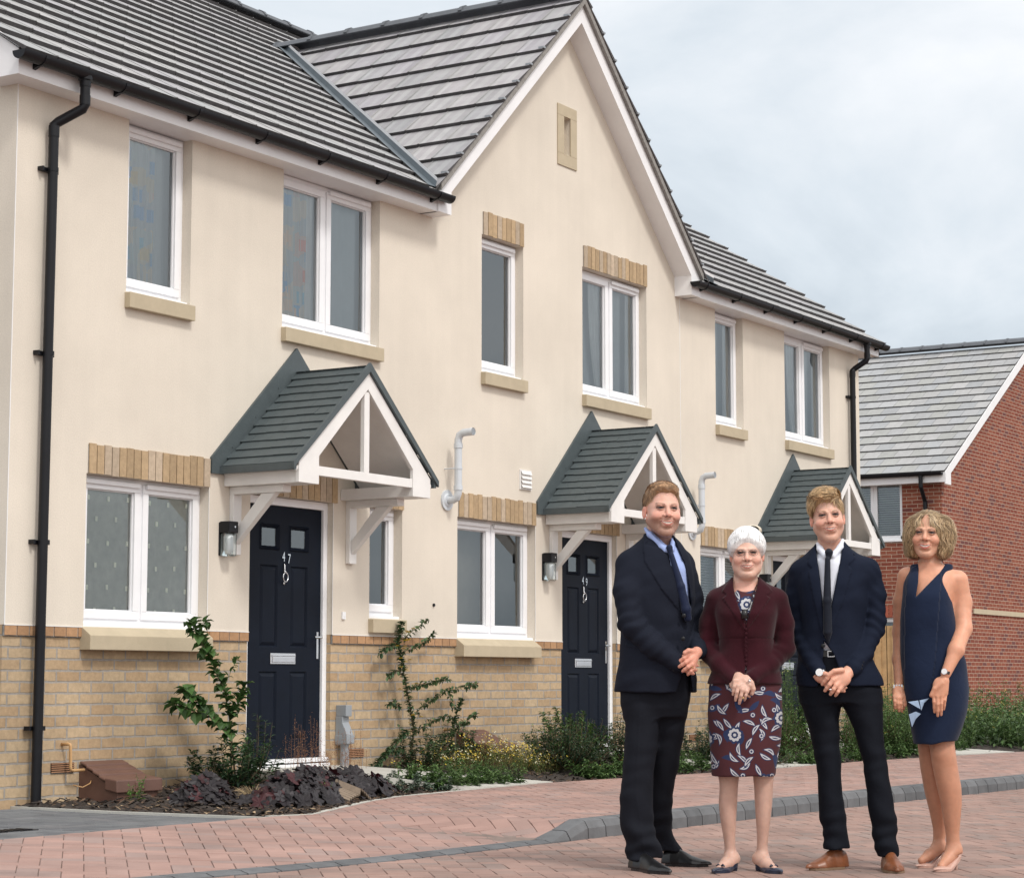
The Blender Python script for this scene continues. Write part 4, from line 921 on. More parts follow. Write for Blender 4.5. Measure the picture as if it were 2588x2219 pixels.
# ================================================================ people: smooth distance-field sculpting
f32 = np.float32
def smin(a, b, k):
    if np.ndim(k) == 0 and k <= 0: return np.minimum(a, b)
    h = np.maximum(k - np.abs(a - b), 0) / k
    return np.minimum(a, b) - h * h * (k * .25)
def smax(a, b, k): return -smin(-a, -b, k)
def near(f, c, r):
    """evaluates a costly field only close to it"""
    c = np.array(c, f32)
    def g(P):
        d = np.sqrt(((P - c) ** 2).sum(1)) - r * .55; m = d < r * .45
        if m.any(): d[m] = f(P[m])
        return d
    return g
def rc(a, b, ra, rb):
    a = np.array(a, f32); b = np.array(b, f32); ab = b - a; l = float(ab @ ab) + 1e-9
    def f(P):
        q = P - a; t = np.clip((q @ ab) / l, 0, 1)
        return np.sqrt(((q - t[:, None] * ab) ** 2).sum(1)) - (ra + (rb - ra) * t)
    return f
def chain(pts, rs, k=.01):
    fs = [rc(pts[i], pts[i + 1], rs[i], rs[i + 1]) for i in range(len(pts) - 1)]
    def f(P):
        d = fs[0](P)
        for g in fs[1:]: d = smin(d, g(P), k)
        return d
    return f
def el(c, r, rot=None):
    c = np.array(c, f32); r = np.array(r, f32); M = None if rot is None else np.array(rot, f32)
    def f(P):
        q = P - c
        if M is not None: q = q @ M
        a = q / r; k0 = np.sqrt((a * a).sum(1)) + 1e-9; a = a / r; k1 = np.sqrt((a * a).sum(1)) + 1e-9
        return k0 * (k0 - 1) / k1
    return f
def rotz(a):
    c, s = math.cos(a), math.sin(a); return np.array([[c, -s, 0], [s, c, 0], [0, 0, 1]])
def roty(a):
    c, s = math.cos(a), math.sin(a); return np.array([[c, 0, s], [0, 1, 0], [-s, 0, c]])
def rotx(a):
    c, s = math.cos(a), math.sin(a); return np.array([[1, 0, 0], [0, c, -s], [0, s, c]])
def loft(S, e=2.3, ends=(None, None), sm=2, tw=0.0):
    """stack of super-ellipses: rows (z, cx, cy, half width, half depth)"""
    S = sorted([tuple(map(float, s)) for s in S]); Z = np.array([s[0] for s in S]); T = np.linspace(Z[0], Z[-1], 90); tab = []
    for j in range(1, 5):
        v = np.interp(T, Z, [s[j] for s in S])
        for _ in range(sm): p = np.pad(v, 2, mode='edge'); p[:2] = v[0]; p[-2:] = v[-1]; v = (p[:-4] + p[1:-3] * 2 + p[2:-2] * 2 + p[3:-1] * 2 + p[4:]) / 8
        tab.append(v)
    z0, z1 = Z[0], Z[-1]; ct, st = math.cos(tw), math.sin(tw)
    def f(P):
        z = P[:, 2]; cx, cy, a, b = (np.interp(z, T, t).astype(f32) for t in tab)
        x, y = P[:, 0] - cx, P[:, 1] - cy
        if tw: x, y = x * ct + y * st, -x * st + y * ct
        q = (np.abs(x / a) ** e + np.abs(y / b) ** e) ** (1 / e)
        d = (q - 1) * np.minimum(a, b) * .95
        return smax(smax(d, z - z1, .012), z0 - z, .006)
    return f
def union(*fs):
    def f(P):
        d = None
        for g in fs:
            g, k = g if isinstance(g, tuple) else (g, .0)
            v = g(P); d = v if d is None else smin(d, v, k)
        return d
    return f
def poly2(pts):
    """signed distance to a polygon in the x-z plane"""
    V = [np.array(p, f32) for p in pts]; n = len(V)
    def f(P):
        p = P[:, [0, 2]]; d = np.full(len(p), 1e9, f32); s = np.ones(len(p), f32)
        for i in range(n):
            a, b = V[i], V[i - 1]; e = b - a; w = p - a; t = np.clip((w @ e) / (e @ e), 0, 1); q = w - t[:, None] * e
            d = np.minimum(d, (q * q).sum(1)); c1 = p[:, 1] >= a[1]; c2 = p[:, 1] < b[1]; c3 = e[0] * w[:, 1] > e[1] * w[:, 0]
            fl = (c1 & c2 & c3) | (~c1 & ~c2 & ~c3); s = np.where(fl, -s, s)
        return s * np.sqrt(d)
    return f
def wob(P, fx, fy, fz, ph=0.0):
    a = P[:, 0] * fx + P[:, 1] * fy + P[:, 2] * fz + ph
    return np.sin(a + 1.7 * np.sin(P[:, 2] * 9 + P[:, 0] * 13 + ph)) * .6 + np.sin(a * 1.9 + 2.1 * np.sin(P[:, 0] * 21 - P[:, 2] * 17 + ph * 2)) * .4

def surfnet(f, lo, hi, h):
    """surface-net mesher on the blocks near the surface"""
    B = 8; lo = np.array(lo, f32); n = np.ceil((np.array(hi) - lo) / (h * B)).astype(int)
    g = np.stack(np.meshgrid(*[np.arange(k) for k in n], indexing='ij'), -1).reshape(-1, 3)
    ctr = lo + (g + .5) * (B * h); d = f(ctr.astype(f32)); keep = np.abs(d) < B * h * 1.15; g = g[keep]
    o = np.stack(np.meshgrid(*[np.arange(B + 1)] * 3, indexing='ij'), -1).reshape(-1, 3)
    vals = np.empty((len(g), (B + 1) ** 3), f32)
    for s in range(0, len(g), 600):
        G = (g[s:s + 600, None, :] * B + o[None]).reshape(-1, 3); vals[s:s + 600] = f((lo + G * h).astype(f32)).reshape(-1, (B + 1) ** 3)
    act = (vals.min(1) < 0) & (vals.max(1) > 0); g, vals = g[act], vals[act]
    A = vals.reshape(-1, B + 1, B + 1, B + 1); neg = A < 0
    cn = np.zeros(A.shape[:1] + (B, B, B), np.int8)
    for i in (0, 1):
        for j in (0, 1):
            for k in (0, 1): cn += neg[:, i:i + B, j:j + B, k:k + B]
    bi, ci, cj, ck = np.nonzero((cn > 0) & (cn < 8))
    cell = g[bi] * B + np.stack([ci, cj, ck], -1)
    acc = np.zeros((len(bi), 3)); cnt = np.zeros(len(bi))
    E = [((0, j, k), (1, j, k)) for j in (0, 1) for k in (0, 1)] + [((i, 0, k), (i, 1, k)) for i in (0, 1) for k in (0, 1)] + [((i, j, 0), (i, j, 1)) for i in (0, 1) for j in (0, 1)]
    for a, b in E:
        va = A[bi, ci + a[0], cj + a[1], ck + a[2]]; vb = A[bi, ci + b[0], cj + b[1], ck + b[2]]; x = (va < 0) != (vb < 0)
        t = np.where(x, va / np.where(x, va - vb, 1), 0)
        for ax in range(3): acc[:, ax] += np.where(x, a[ax] + t * (b[ax] - a[ax]), 0)
        cnt += x
    V = lo + (cell + acc / cnt[:, None]) * h
    M = n * B + 2; key = lambda c: (c[:, 0] * M[1] + c[:, 1]) * M[2] + c[:, 2]
    ck_ = key(cell); srt = np.argsort(ck_); ks = ck_[srt]; Q = []
    for ax, (u, w) in enumerate(((1, 2), (2, 0), (0, 1))):
        sl0 = [slice(0, B)] * 3; sl1 = [slice(0, B)] * 3; sl1[ax] = slice(1, B + 1)
        n0 = neg[:, sl0[0], sl0[1], sl0[2]]; n1 = neg[:, sl1[0], sl1[1], sl1[2]]
        e = np.nonzero(n0 != n1); G = g[e[0]] * B + np.stack(e[1:], -1); ins = n0[e]
        ids = []; ok = np.ones(len(G), bool)
        for du, dw in ((0, 0), (-1, 0), (-1, -1), (0, -1)):
            c = G.copy(); c[:, u] += du; c[:, w] += dw; kk = key(c); p = np.searchsorted(ks, kk); p = np.clip(p, 0, len(ks) - 1); ok &= ks[p] == kk; ids.append(srt[p])
        q = np.stack(ids, -1)[ok]; fl = ins[ok]; q[~fl] = q[~fl][:, ::-1]; Q.append(q)
    return V, np.concatenate(Q)

def sdf_obj(name, f, lo, hi, h, mat, parent, xf, colf=None, relax=0):
    V, Q = surfnet(f, lo, hi, h)
    for _ in range(relax):
        s = np.zeros_like(V); c = np.zeros(len(V))
        for k in range(4):
            a, b = Q[:, k], Q[:, (k + 1) % 4]
            for ax in range(3): s[:, ax] += np.bincount(a, V[b, ax], len(V)) + np.bincount(b, V[a, ax], len(V))
            c += np.bincount(a, minlength=len(V)) + np.bincount(b, minlength=len(V))
        V = V * .5 + (s / np.maximum(c, 1)[:, None]) * .5
    me = bpy.data.meshes.new(name); me.vertices.add(len(V)); me.vertices.foreach_set('co', V.astype(f32).ravel())
    me.loops.add(len(Q) * 4); me.loops.foreach_set('vertex_index', Q.astype(np.int32).ravel())
    me.polygons.add(len(Q)); me.polygons.foreach_set('loop_start', np.arange(0, len(Q) * 4, 4, dtype=np.int32)); me.polygons.foreach_set('loop_total', np.full(len(Q), 4, np.int32))
    me.update(calc_edges=True); me.validate()
    me.polygons.foreach_set('use_smooth', [True] * len(me.polygons))
    me.materials.append(MATS[mat])
    if colf is not None:
        ca = me.color_attributes.new('Col', 'FLOAT_COLOR', 'POINT'); c = np.ones((len(me.vertices), 4), f32); c[:, :3] = colf(V.astype(f32)); ca.data.foreach_set('color', c.ravel())
    o = bpy.data.objects.new(name, me); C.objects.link(o)
    if parent is not None: o.parent = parent
    else: o.matrix_world = xf
    return o

# skin, cloth, leather, hair
def cloth(name, col, rough=.85, weave=600, bump=.25, sheen=.0, var=.10, cord=False):
    m, nt, b = nmat(name); L = nt.links; tcn = N(nt, 'ShaderNodeTexCoord')
    n1 = N(nt, 'ShaderNodeTexNoise', inp={'Scale': 7.0, 'Detail': 5.0}); L.new(tcn.outputs['Object'], n1.inputs['Vector'])
    mr = N(nt, 'ShaderNodeMapRange', inp={'From Min': .3, 'From Max': .7, 'To Min': 1 - var, 'To Max': 1 + var}); L.new(n1.outputs[0], mr.inputs[0])
    sv = N(nt, 'ShaderNodeVectorMath', operation='SCALE'); sv.inputs[0].default_value = col; L.new(mr.outputs[0], sv.inputs['Scale']); L.new(sv.outputs[0], b.inputs['Base Color'])
    b.inputs['Roughness'].default_value = rough; b.inputs['Sheen Weight'].default_value = sheen; b.inputs['Sheen Roughness'].default_value = .5; b.inputs['Specular IOR Level'].default_value = .10
    n2 = N(nt, 'ShaderNodeTexNoise', inp={'Scale': weave, 'Detail': 2.0}); L.new(tcn.outputs['Object'], n2.inputs['Vector'])
    n3 = N(nt, 'ShaderNodeTexNoise', inp={'Scale': 22.0, 'Detail': 3.0, 'Distortion': .8}); L.new(tcn.outputs['Object'], n3.inputs['Vector'])
    b1 = N(nt, 'ShaderNodeBump', inp={'Strength': bump, 'Distance': .001}); L.new(n2.outputs[0], b1.inputs['Height'])
    b2 = N(nt, 'ShaderNodeBump', inp={'Strength': .35, 'Distance': .006}); L.new(n3.outputs[0], b2.inputs['Height']); L.new(b1.outputs[0], b2.inputs['Normal']); L.new(b2.outputs[0], b.inputs['Normal'])
    return m
cloth('navy_suit', (.0125, .0150, .0245)); cloth('charcoal_trousers', (.0115, .0128, .0180)); cloth('dark_navy_suit', (.0098, .0138, .0275)); cloth('black_trousers', (.0085, .0100, .0148))
cloth('navy_tie', (.012, .018, .045), rough=.5, sheen=.1); cloth('black_tie', (.012, .015, .024), rough=.5, sheen=.1)
cloth('blue_shirt', (.34, .43, .72), sheen=0, var=.05); cloth('white_shirt', (.72, .75, .83), sheen=0, var=.04)
cloth('maroon_velvet', (.034, .0062, .0105), rough=.95, sheen=.12, var=.25); cloth('navy_dress', (.0120, .0200, .0460), sheen=.08); cloth('blue_lining', (.33, .43, .58), sheen=0)
plain('black_leather', (.010, .010, .011), rough=.32, var=.2); plain('tan_leather', (.19, .065, .026), rough=.38, var=.3, vscale=25); plain('navy_leather', (.012, .018, .040), rough=.35, var=.2); plain('nude_leather', (.50, .31, .25), rough=.28, var=.05, coat=.3)
plain('sole', (.20, .13, .08), rough=.7, var=.1); plain('silver', (.72, .72, .73), rough=.22, metal=1, var=.05); plain('gold', (.75, .52, .22), rough=.25, metal=1, var=.05); plain('watch_face', (.80, .80, .80), rough=.3, var=.1, vscale=200)
plain('hair', (1, 1, 1), rough=.5, var=.25, vscale=60, attr=True, spec=.4)
m, nt, b = nmat('skin'); L = nt.links
at = N(nt, 'ShaderNodeAttribute', attribute_name='Col'); tcn = N(nt, 'ShaderNodeTexCoord'); n1 = N(nt, 'ShaderNodeTexNoise', inp={'Scale': 35.0, 'Detail': 5.0}); L.new(tcn.outputs['Object'], n1.inputs['Vector'])
mr = N(nt, 'ShaderNodeMapRange', inp={'From Min': .3, 'From Max': .7, 'To Min': .93, 'To Max': 1.07}); L.new(n1.outputs[0], mr.inputs[0]); sv = N(nt, 'ShaderNodeVectorMath', operation='SCALE'); L.new(at.outputs['Color'], sv.inputs[0]); L.new(mr.outputs[0], sv.inputs['Scale']); L.new(sv.outputs[0], b.inputs['Base Color'])
b.inputs['Roughness'].default_value = .48; b.inputs['Specular IOR Level'].default_value = .4; b.inputs['Subsurface Weight'].default_value = .18; b.inputs['Subsurface Radius'].default_value = (.012, .005, .003); b.inputs['Subsurface Scale'].default_value = .6
n2 = N(nt, 'ShaderNodeTexNoise', inp={'Scale': 160.0, 'Detail': 3.0}); L.new(tcn.outputs['Object'], n2.inputs['Vector']); bu = N(nt, 'ShaderNodeBump', inp={'Strength': .15, 'Distance': .002}); L.new(n2.outputs[0], bu.inputs['Height']); L.new(bu.outputs[0], b.inputs['Normal'])

def print_mat():
    """maroon ground with scattered cream and navy leaves, pods and round flowers"""
    m, nt, b = nmat('floral_print'); L = nt.links; tcn = N(nt, 'ShaderNodeTexCoord'); se = N(nt, 'ShaderNodeSeparateXYZ'); L.new(tcn.outputs['Object'], se.inputs[0])
    M2 = lambda op, a, b_=None, c=None: mk(op, a, b_, c)
    def mk(op, *ar):
        n = N(nt, 'ShaderNodeMath', operation=op)
        for i, x in enumerate(ar):
            if x is None: continue
            if isinstance(x, (int, float)): n.inputs[i].default_value = x
            else: L.new(x, n.inputs[i])
        return n.outputs[0]
    cb = N(nt, 'ShaderNodeCombineXYZ'); L.new(se.outputs[0], cb.inputs[0]); L.new(se.outputs[2], cb.inputs[1])
    base = (.058, .0090, .014, 1); cream = (.50, .50, .52, 1); navy = (.012, .025, .085, 1); cur = None
    def layer(cur, scale, off, kind):
        ad = N(nt, 'ShaderNodeVectorMath', operation='ADD'); L.new(cb.outputs[0], ad.inputs[0]); ad.inputs[1].default_value = off
        v = N(nt, 'ShaderNodeTexVoronoi', voronoi_dimensions='2D', inp={'Scale': scale, 'Randomness': .75}); L.new(ad.outputs[0], v.inputs['Vector'])
        sb = N(nt, 'ShaderNodeVectorMath', operation='SUBTRACT'); L.new(ad.outputs[0], sb.inputs[0]); L.new(v.outputs['Position'], sb.inputs[1])
        s2 = N(nt, 'ShaderNodeSeparateXYZ'); L.new(sb.outputs[0], s2.inputs[0]); sc_ = N(nt, 'ShaderNodeSeparateColor'); L.new(v.outputs['Color'], sc_.inputs[0])
        x, y = s2.outputs[0], s2.outputs[1]; ang = mk('MULTIPLY', sc_.outputs[0], 6.283); c, s = mk('COSINE', ang), mk('SINE', ang)
        u = mk('ADD', mk('MULTIPLY', x, c), mk('MULTIPLY', y, s)); w = mk('SUBTRACT', mk('MULTIPLY', y, c), mk('MULTIPLY', x, s))
        if kind == 'leaf':
            w = mk('ADD', w, mk('MULTIPLY', mk('MULTIPLY', u, u), mk('MULTIPLY', mk('SUBTRACT', sc_.outputs[1], .5), 34.0)))
            L0 = .029; r2 = mk('ADD', mk('ABSOLUTE', mk('DIVIDE', w, .0080)), mk('POWER', mk('ABSOLUTE', mk('DIVIDE', u, L0)), 2.0))
            d, inner = r2, .35
        else:
            r = mk('SQRT', mk('ADD', mk('MULTIPLY', x, x), mk('MULTIPLY', y, y))); th = mk('ARCTAN2', y, x); pet = mk('MULTIPLY', mk('ABSOLUTE', mk('SINE', mk('MULTIPLY', th, 4.5))), .18)
            d = mk('DIVIDE', r, mk('MULTIPLY', mk('ADD', pet, .85), .030 if kind == 'flower' else .010)); inner = .55
        def band(col, lim, cur, lo=None):
            a = mk('LESS_THAN', d, lim)
            if lo is not None: a = mk('MULTIPLY', a, mk('GREATER_THAN', d, lo))
            if kind == 'leaf' and col is cream: a = mk('MULTIPLY', a, mk('GREATER_THAN', sc_.outputs[2], .30))
            mx_ = N(nt, 'ShaderNodeMix', data_type='RGBA'); L.new(a, mx_.inputs[0])
            if cur is None: mx_.inputs[6].default_value = base
            else: L.new(cur, mx_.inputs[6])
            mx_.inputs[7].default_value = col; return mx_.outputs[2]
        cur = band(navy, 1.35 if kind != 'leaf' else 1.5, cur); cur = band(cream, 1.0, cur); cur = band(navy, inner, cur)
        if kind == 'flower': cur = band(cream, .25, cur)
        return cur
    cur = layer(None, 14.0, (3.1, 1.7, 0), 'leaf'); cur = layer(cur, 11.5, (7.3, 4.4, 0), 'leaf'); cur = layer(cur, 8, (1.3, 2.2, 0), 'dot'); cur = layer(cur, 4.9, (.05, .43, 0), 'flower')
    L.new(cur, b.inputs['Base Color']); b.inputs['Roughness'].default_value = .85; b.inputs['Sheen Weight'].default_value = .05
print_mat()

class Person:
    """figure in its own frame: x to image right, y away from the camera, z up; points are image pixels projected to depth"""
    def __init__(s, label, base, xc, yg, px, group=None):
        s.bx, s.by = base; d = Vector((s.bx, s.by + 10.2, 0)); s.D = d.length; ya = d.normalized(); xa = Vector((ya.y, -ya.x, 0))
        s.M = Matrix(((xa.x, ya.x, 0, s.bx), (xa.y, ya.y, 0, s.by), (0, 0, 1, 0), (0, 0, 0, 1)))
        s.xc, s.yg, s.k, s.lean, s.label = xc, yg, 1 / px[0], px[1], label
    def __call__(s, x, y, d=0.0):  # x, y are image crop pixels, cast from the camera to depth d
        z0 = (s.yg - y) * s.k; x0 = (x - s.xc) * s.k + s.lean * z0; f = (s.D + d) / s.D
        return np.array([x0 * f, d, .88 + (z0 - .88) * f])
    def sec(s, y, xl, xr, d, b, zfix=None):
        a, c = s(xl, y, d), s(xr, y, d); return (a[2] if zfix is None else zfix, (a[0] + c[0]) / 2, d, (c[0] - a[0]) / 2, b)
    def loft(s, rows, **kw): return loft([s.sec(*r) for r in rows], **kw)
    def poly(s, pts, d=0.0): return poly2([(s(x, y, d)[0], s(x, y, d)[2]) for x, y in pts])
    def part(s, name, f, bb, h, mat, parent, **kw): return sdf_obj(name, f, bb[0], bb[1], h, mat, parent, s.M, **kw)

def head_field(c, Rm_, sc_, o):
    """face modelling; o holds the person's own proportions"""
    c = np.array(c, f32); Rm_ = np.array(Rm_, f32); sm_ = o.get('smile', .5); W = o.get('w', 1.0); jw = o.get('jw', 1.0); jaw = o.get('jaw', 1.0)
    add = [(el((0, .020, .036), (.0755 * W, .094, .086)), 0), (el((0, -.030, -.030), (.066 * W, .060, .081)), .03),
           (rc((-.050 * W * jw, -.004, -.052), (-.018 * jw, -.062, -.100), .0205, .019), .025), (rc((.050 * W * jw, -.004, -.052), (.018 * jw, -.062, -.100), .0205, .019), .025),
           (el((0, -.074, -.104 * jaw), (.021, .017, .016)), .02), (el((-.039, -.061, -.034), (.025, .023, .021)), .02), (el((.039, -.061, -.034), (.025, .023, .021)), .02),
           (rc((-.038, -.076, .0165), (-.012, -.0845, .0150), .0095, .0095), .010), (rc((.038, -.076, .0165), (.012, -.0845, .0150), .0095, .0095), .010),
           (rc((0, -.084, .010), (0, -.104, -.029), .0070, .0118), .009), (el((-.0145, -.093, -.033), (.0085, .0100, .0075)), .006), (el((.0145, -.093, -.033), (.0085, .0100, .0075)), .006),
           (el((0, -.082, -.066), (.028, .014, .020)), .012),
           (el((-.0775 * W, .010, -.014), (.0060, .015, .028), rotz(.30)), .006), (el((.0775 * W, .010, -.014), (.0060, .015, .028), rotz(-.30)), .006)]
    sub = [(el((-.031, -.101, .001), (.0165, .016, .0095)), .010), (el((.031, -.101, .001), (.0165, .016, .0095)), .010), (el((0, -.087, -.087), (.020, .006, .005)), .008),
           (el((-.083 * W, .004, -.012), (.005, .008, .016)), .003), (el((.083 * W, .004, -.012), (.005, .008, .016)), .003)]
    if sm_ > 0:   # smile folds from nostril to mouth corner
        for s in (-1, 1): sub.append((chain([(s * .019, -.094, -.036), (s * .031, -.085, -.052), (s * .034, -.078, -.070)], [.0022, .0026, .002]), .006))
    add2 = [(el((-.0305, -.0760, .0000), (.0126, .0120, .0112)), .0015), (el((.0305, -.0760, .0000), (.0126, .0120, .0112)), .0015)]
    zu = lambda x: -.0612 + .0068 * sm_ * (x / .031) ** 2; hh = .0088 * sm_ + .0008; zl = lambda x: zu(x) - hh * max(0, 1 - (x / .0295) ** 2)
    xs = (-.031, -.020, -.009, 0, .009, .020, .031); ysf = lambda x: -.0955 + 15 * x * x
    up = [(x, ysf(x), zu(x) + .0024 * (1 - (x / .034) ** 2)) for x in xs]; lw = [(x, ysf(x) + .0005, zl(x) - .0038 * (1 - (x / .036) ** 2)) for x in xs]
    add2 += [(chain(up, [.0012, .0026, .0034, .0032, .0034, .0026, .0012], .003), .003), (chain(lw, [.0012, .0030, .0040, .0044, .0040, .0030, .0012], .003), .003)]
    for s in (-1, 1): add2 += [(chain([(s * .017, -.0848, .001), (s * .030, -.0888, .0062), (s * .045, -.0808, .0015)], [.0026, .0034, .0026], .003), .003), (chain([(s * .018, -.0850, -.0030), (s * .031, -.0880, -.0062), (s * .043, -.0802, -.0025)], [.0022, .0030, .0022], .003), .004)]
    ex = o.get('extra', [])
    def f(P):
        q = (P - c) @ Rm_ / sc_; far = np.abs(q).max(1) > .2
        d = None
        for g, k in add: v = g(q); d = v if d is None else smin(d, v, k)
        for g, k in sub: d = smax(d, -g(q), k)
        for g, k in add2 + ex: d = smin(d, g(q), k)
        return d * sc_
    return near(f, c, .36)
def face_color(q, o, base):
    """paints skin tone, lips, brows, eyes, eye-socket shade, teeth and stubble onto head-local points"""
    n = len(q); col = np.tile(np.array(base, f32), (n, 1)); x, y, z = q[:, 0], q[:, 1], q[:, 2]; front = y < -.045; sm_ = o.get('smile', .5)
    def mixc(mask, c, a=1.0): 
        m = np.clip(mask, 0, 1)[:, None] * a; col[:] = col * (1 - m) + np.array(c, f32) * m
    g = lambda x0, y0, z0, r: np.exp(-(((x - x0) ** 2 + (y - y0) ** 2 + (z - z0) ** 2) / r ** 2))
    redd = np.array(base) * np.array((1.12, .74, .70))
    for s in (-1, 1): mixc(g(s * .042, -.07, -.034, .022), redd, .7)
    mixc(g(0, -.105, -.030, .016), redd, .6); mixc(((np.abs(x) > .072) & (z < .03) & (z > -.05)) * 1.0, redd, .6)
    if 'beard' in o:
        t = ((z < -.040 - .016 * np.clip(1 - np.abs(x) / .05, 0, 1) * 1.0) & (y < .02)) * 1.0
        t = np.maximum(np.clip((-.036 - z) / .016, 0, 1) * np.clip((np.abs(x) - .018) / .012, 0, 1), np.clip((-.078 - z) / .008, 0, 1)); t = np.maximum(t, np.clip(1 - np.abs(z + .051) / .008, 0, 1) * np.clip(1 - (np.abs(x) - .020) / .01, 0, 1))
        t *= (y < .015); nz_ = .75 + .25 * np.sin(x * 2100) * np.sin(z * 1900 + y * 900); mixc(t * nz_, o['beard'], o.get('ba', .82))
    zu = -.0612 + .0068 * sm_ * (x / .031) ** 2; hh = .0088 * sm_ + .0008; k1 = np.clip(1 - (x / .0295) ** 2, 0, 1); zl = zu - hh * k1; mo = (y < -.07) & (np.abs(x) < .032)
    lipc = np.array(o.get('lip', (.42, .16, .13))) * np.array((1.1, .75, .75)); mixc((mo & (z < zu + .0052 * np.sqrt(k1)) & (z > zl - .0082 * np.sqrt(k1))) * 1.0, lipc, .75)
    mixc((mo & (z < zu + .0006) & (z > zl - .0008)) * 1.0, (.16, .045, .035)); mixc((mo & (z < zu - .0002) & (z > zl + .0008 * sm_) & (np.abs(x) < .0245) & (z < zl + hh * .95)) * (sm_ > .3), (.58, .50, .43))
    for s in (-1, 1):
        bx = (x * s - .014) / .036; bz = .0165 + .0062 * np.sin(np.clip(bx, 0, 1) * 2.2) - .001
        br = front & (bx > 0) & (bx < 1) & (np.abs(z - bz) < .0046 * (1 - .5 * bx)); mixc(br * 1.0, o.get('brow', (.12, .07, .04)), o.get('browa', .8))
        ex_, ez = x * s - .0305, z - .0002 + .0012 * (x * s - .03) / .014; hgt = o.get('open', .0044); lid = (ex_ / .0140) ** 2 + (ez / hgt) ** 2
        mixc(np.exp(-((ex_ / .020) ** 2 + ((z - .004) / .0095) ** 2)) * front, np.array(base) * np.array((.42, .29, .26)), .8)  # shade of the eye socket under the brow, painted into the skin colour
        mixc((front & (lid < 1.0)) * 1.0, (.095, .075, .07)); ir = front & (lid < 1.1) & (ex_ ** 2 + ez ** 2 < .0064 ** 2); mixc(ir * 1.0, (.022, .020, .020), .95)
        up = front & (np.abs(ex_) < .0165) & (z > hgt * .55 - .0002 - 12 * ex_ ** 2) & (z < hgt + .0038 - 12 * ex_ ** 2); mixc(up * 1.0, (.030, .015, .012), o.get('lash', .95))
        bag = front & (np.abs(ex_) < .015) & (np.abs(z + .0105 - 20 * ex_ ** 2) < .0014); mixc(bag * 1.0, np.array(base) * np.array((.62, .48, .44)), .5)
        ns = front & ((x * s - .008) ** 2 + (z + .0385) ** 2 < .0032 ** 2); mixc(ns * 1.0, (.08, .03, .02), .8)
    return col

def grad(f, q, e=.0012):
    g = np.stack([f(q + np.eye(3, dtype=f32)[k] * e) - f(q - np.eye(3, dtype=f32)[k] * e) for k in range(3)], 1); return g / (np.linalg.norm(g, axis=1)[:, None] + 1e-9)
def groom(P, name, parent, c, Rm_, sc_, fld, cut, flow, n, steps, step, lift, width, tones, seed, ctr=(0, .01, .03), rootcut=.002, mess=.16):
    """hair combed over the scalp: thin ribbons that follow a flow along the hair surface"""
    rg = np.random.default_rng(seed); d = rg.normal(size=(n * 3, 3)).astype(f32); d[:, 2] = np.abs(d[:, 2]) * 1.0 - .45 * (rg.random(n * 3) < .45); d /= np.linalg.norm(d, axis=1)[:, None]
    q = np.array(ctr, f32) + d * .2
    for _ in range(14): q = q - d * fld(q)[:, None] * .9
    ok = cut(q) < -rootcut; q = q[ok][:n]; n = len(q); jit_ = rg.normal(size=(n, 3)).astype(f32); L_ = rg.uniform(.55, 1.15, n).astype(f32)[:, None]; lf = rg.uniform(.0, 1.0, n).astype(f32)
    cl = np.sin(q[:, 0] * 170 + 3 * np.sin(q[:, 1] * 90)) * .5 + np.sin(q[:, 2] * 140 + q[:, 1] * 110) * .5
    tone = (1 + .28 * cl + rg.normal(size=n) * .18).clip(.35, 1.9); idx = rg.integers(0, len(tones), n); base = np.array(tones, f32)[idx] * tone[:, None].astype(f32)
    path = [q.copy()]
    for k in range(steps):
        v = flow(q, k / steps); v = v / (np.linalg.norm(v, axis=1)[:, None] + 1e-6) + jit_ * mess; g = grad(fld, q); v = v - g * (v * g).sum(1)[:, None]; v /= np.linalg.norm(v, axis=1)[:, None] + 1e-6
        q = q + v * step * L_; q = q - g * (fld(q) - lift[0] - (lift[1] * ((k + 1) / steps) ** 1.5) * lf)[:, None]; path.append(q.copy())
    pa = np.stack(path, 1); m_ = steps + 1; t = np.diff(pa, axis=1); t = np.concatenate([t, t[:, -1:]], 1); nn = pa - np.array(ctr, f32); sd = np.cross(t, nn); sd /= np.linalg.norm(sd, axis=2)[:, :, None] + 1e-9
    w = (width * (1 - .7 * (np.arange(m_) / (m_ - 1)) ** 2))[None, :, None]; A = np.stack([pa - sd * w, pa + sd * w], 2).reshape(-1, 3); V = (A @ np.array(Rm_, f32).T) * sc_ + np.array(c, f32)
    o = (np.arange(n)[:, None] * m_ + np.arange(m_ - 1)[None, :]).ravel() * 2; F = np.stack([o, o + 1, o + 3, o + 2], 1)
    me = bpy.data.meshes.new(name); me.vertices.add(len(V)); me.vertices.foreach_set('co', V.astype(f32).ravel()); me.loops.add(len(F) * 4); me.loops.foreach_set('vertex_index', F.astype(np.int32).ravel())
    me.polygons.add(len(F)); me.polygons.foreach_set('loop_start', np.arange(0, len(F) * 4, 4, dtype=np.int32)); me.polygons.foreach_set('loop_total', np.full(len(F), 4, np.int32)); me.update(calc_edges=True); me.materials.append(MATS['hair']); me.polygons.foreach_set('use_smooth', [True] * len(F))
    ca = me.color_attributes.new('Col', 'FLOAT_COLOR', 'POINT'); a = np.ones((len(V), 4), f32); rt = np.linspace(.75, 1.12, m_, dtype=f32); a[:, :3] = np.repeat((base[:, None, :] * rt[None, :, None]).reshape(-1, 3), 2, axis=0); ca.data.foreach_set('color', a.ravel())
    ob = bpy.data.objects.new(name, me); C.objects.link(ob); ob.parent = parent; return ob

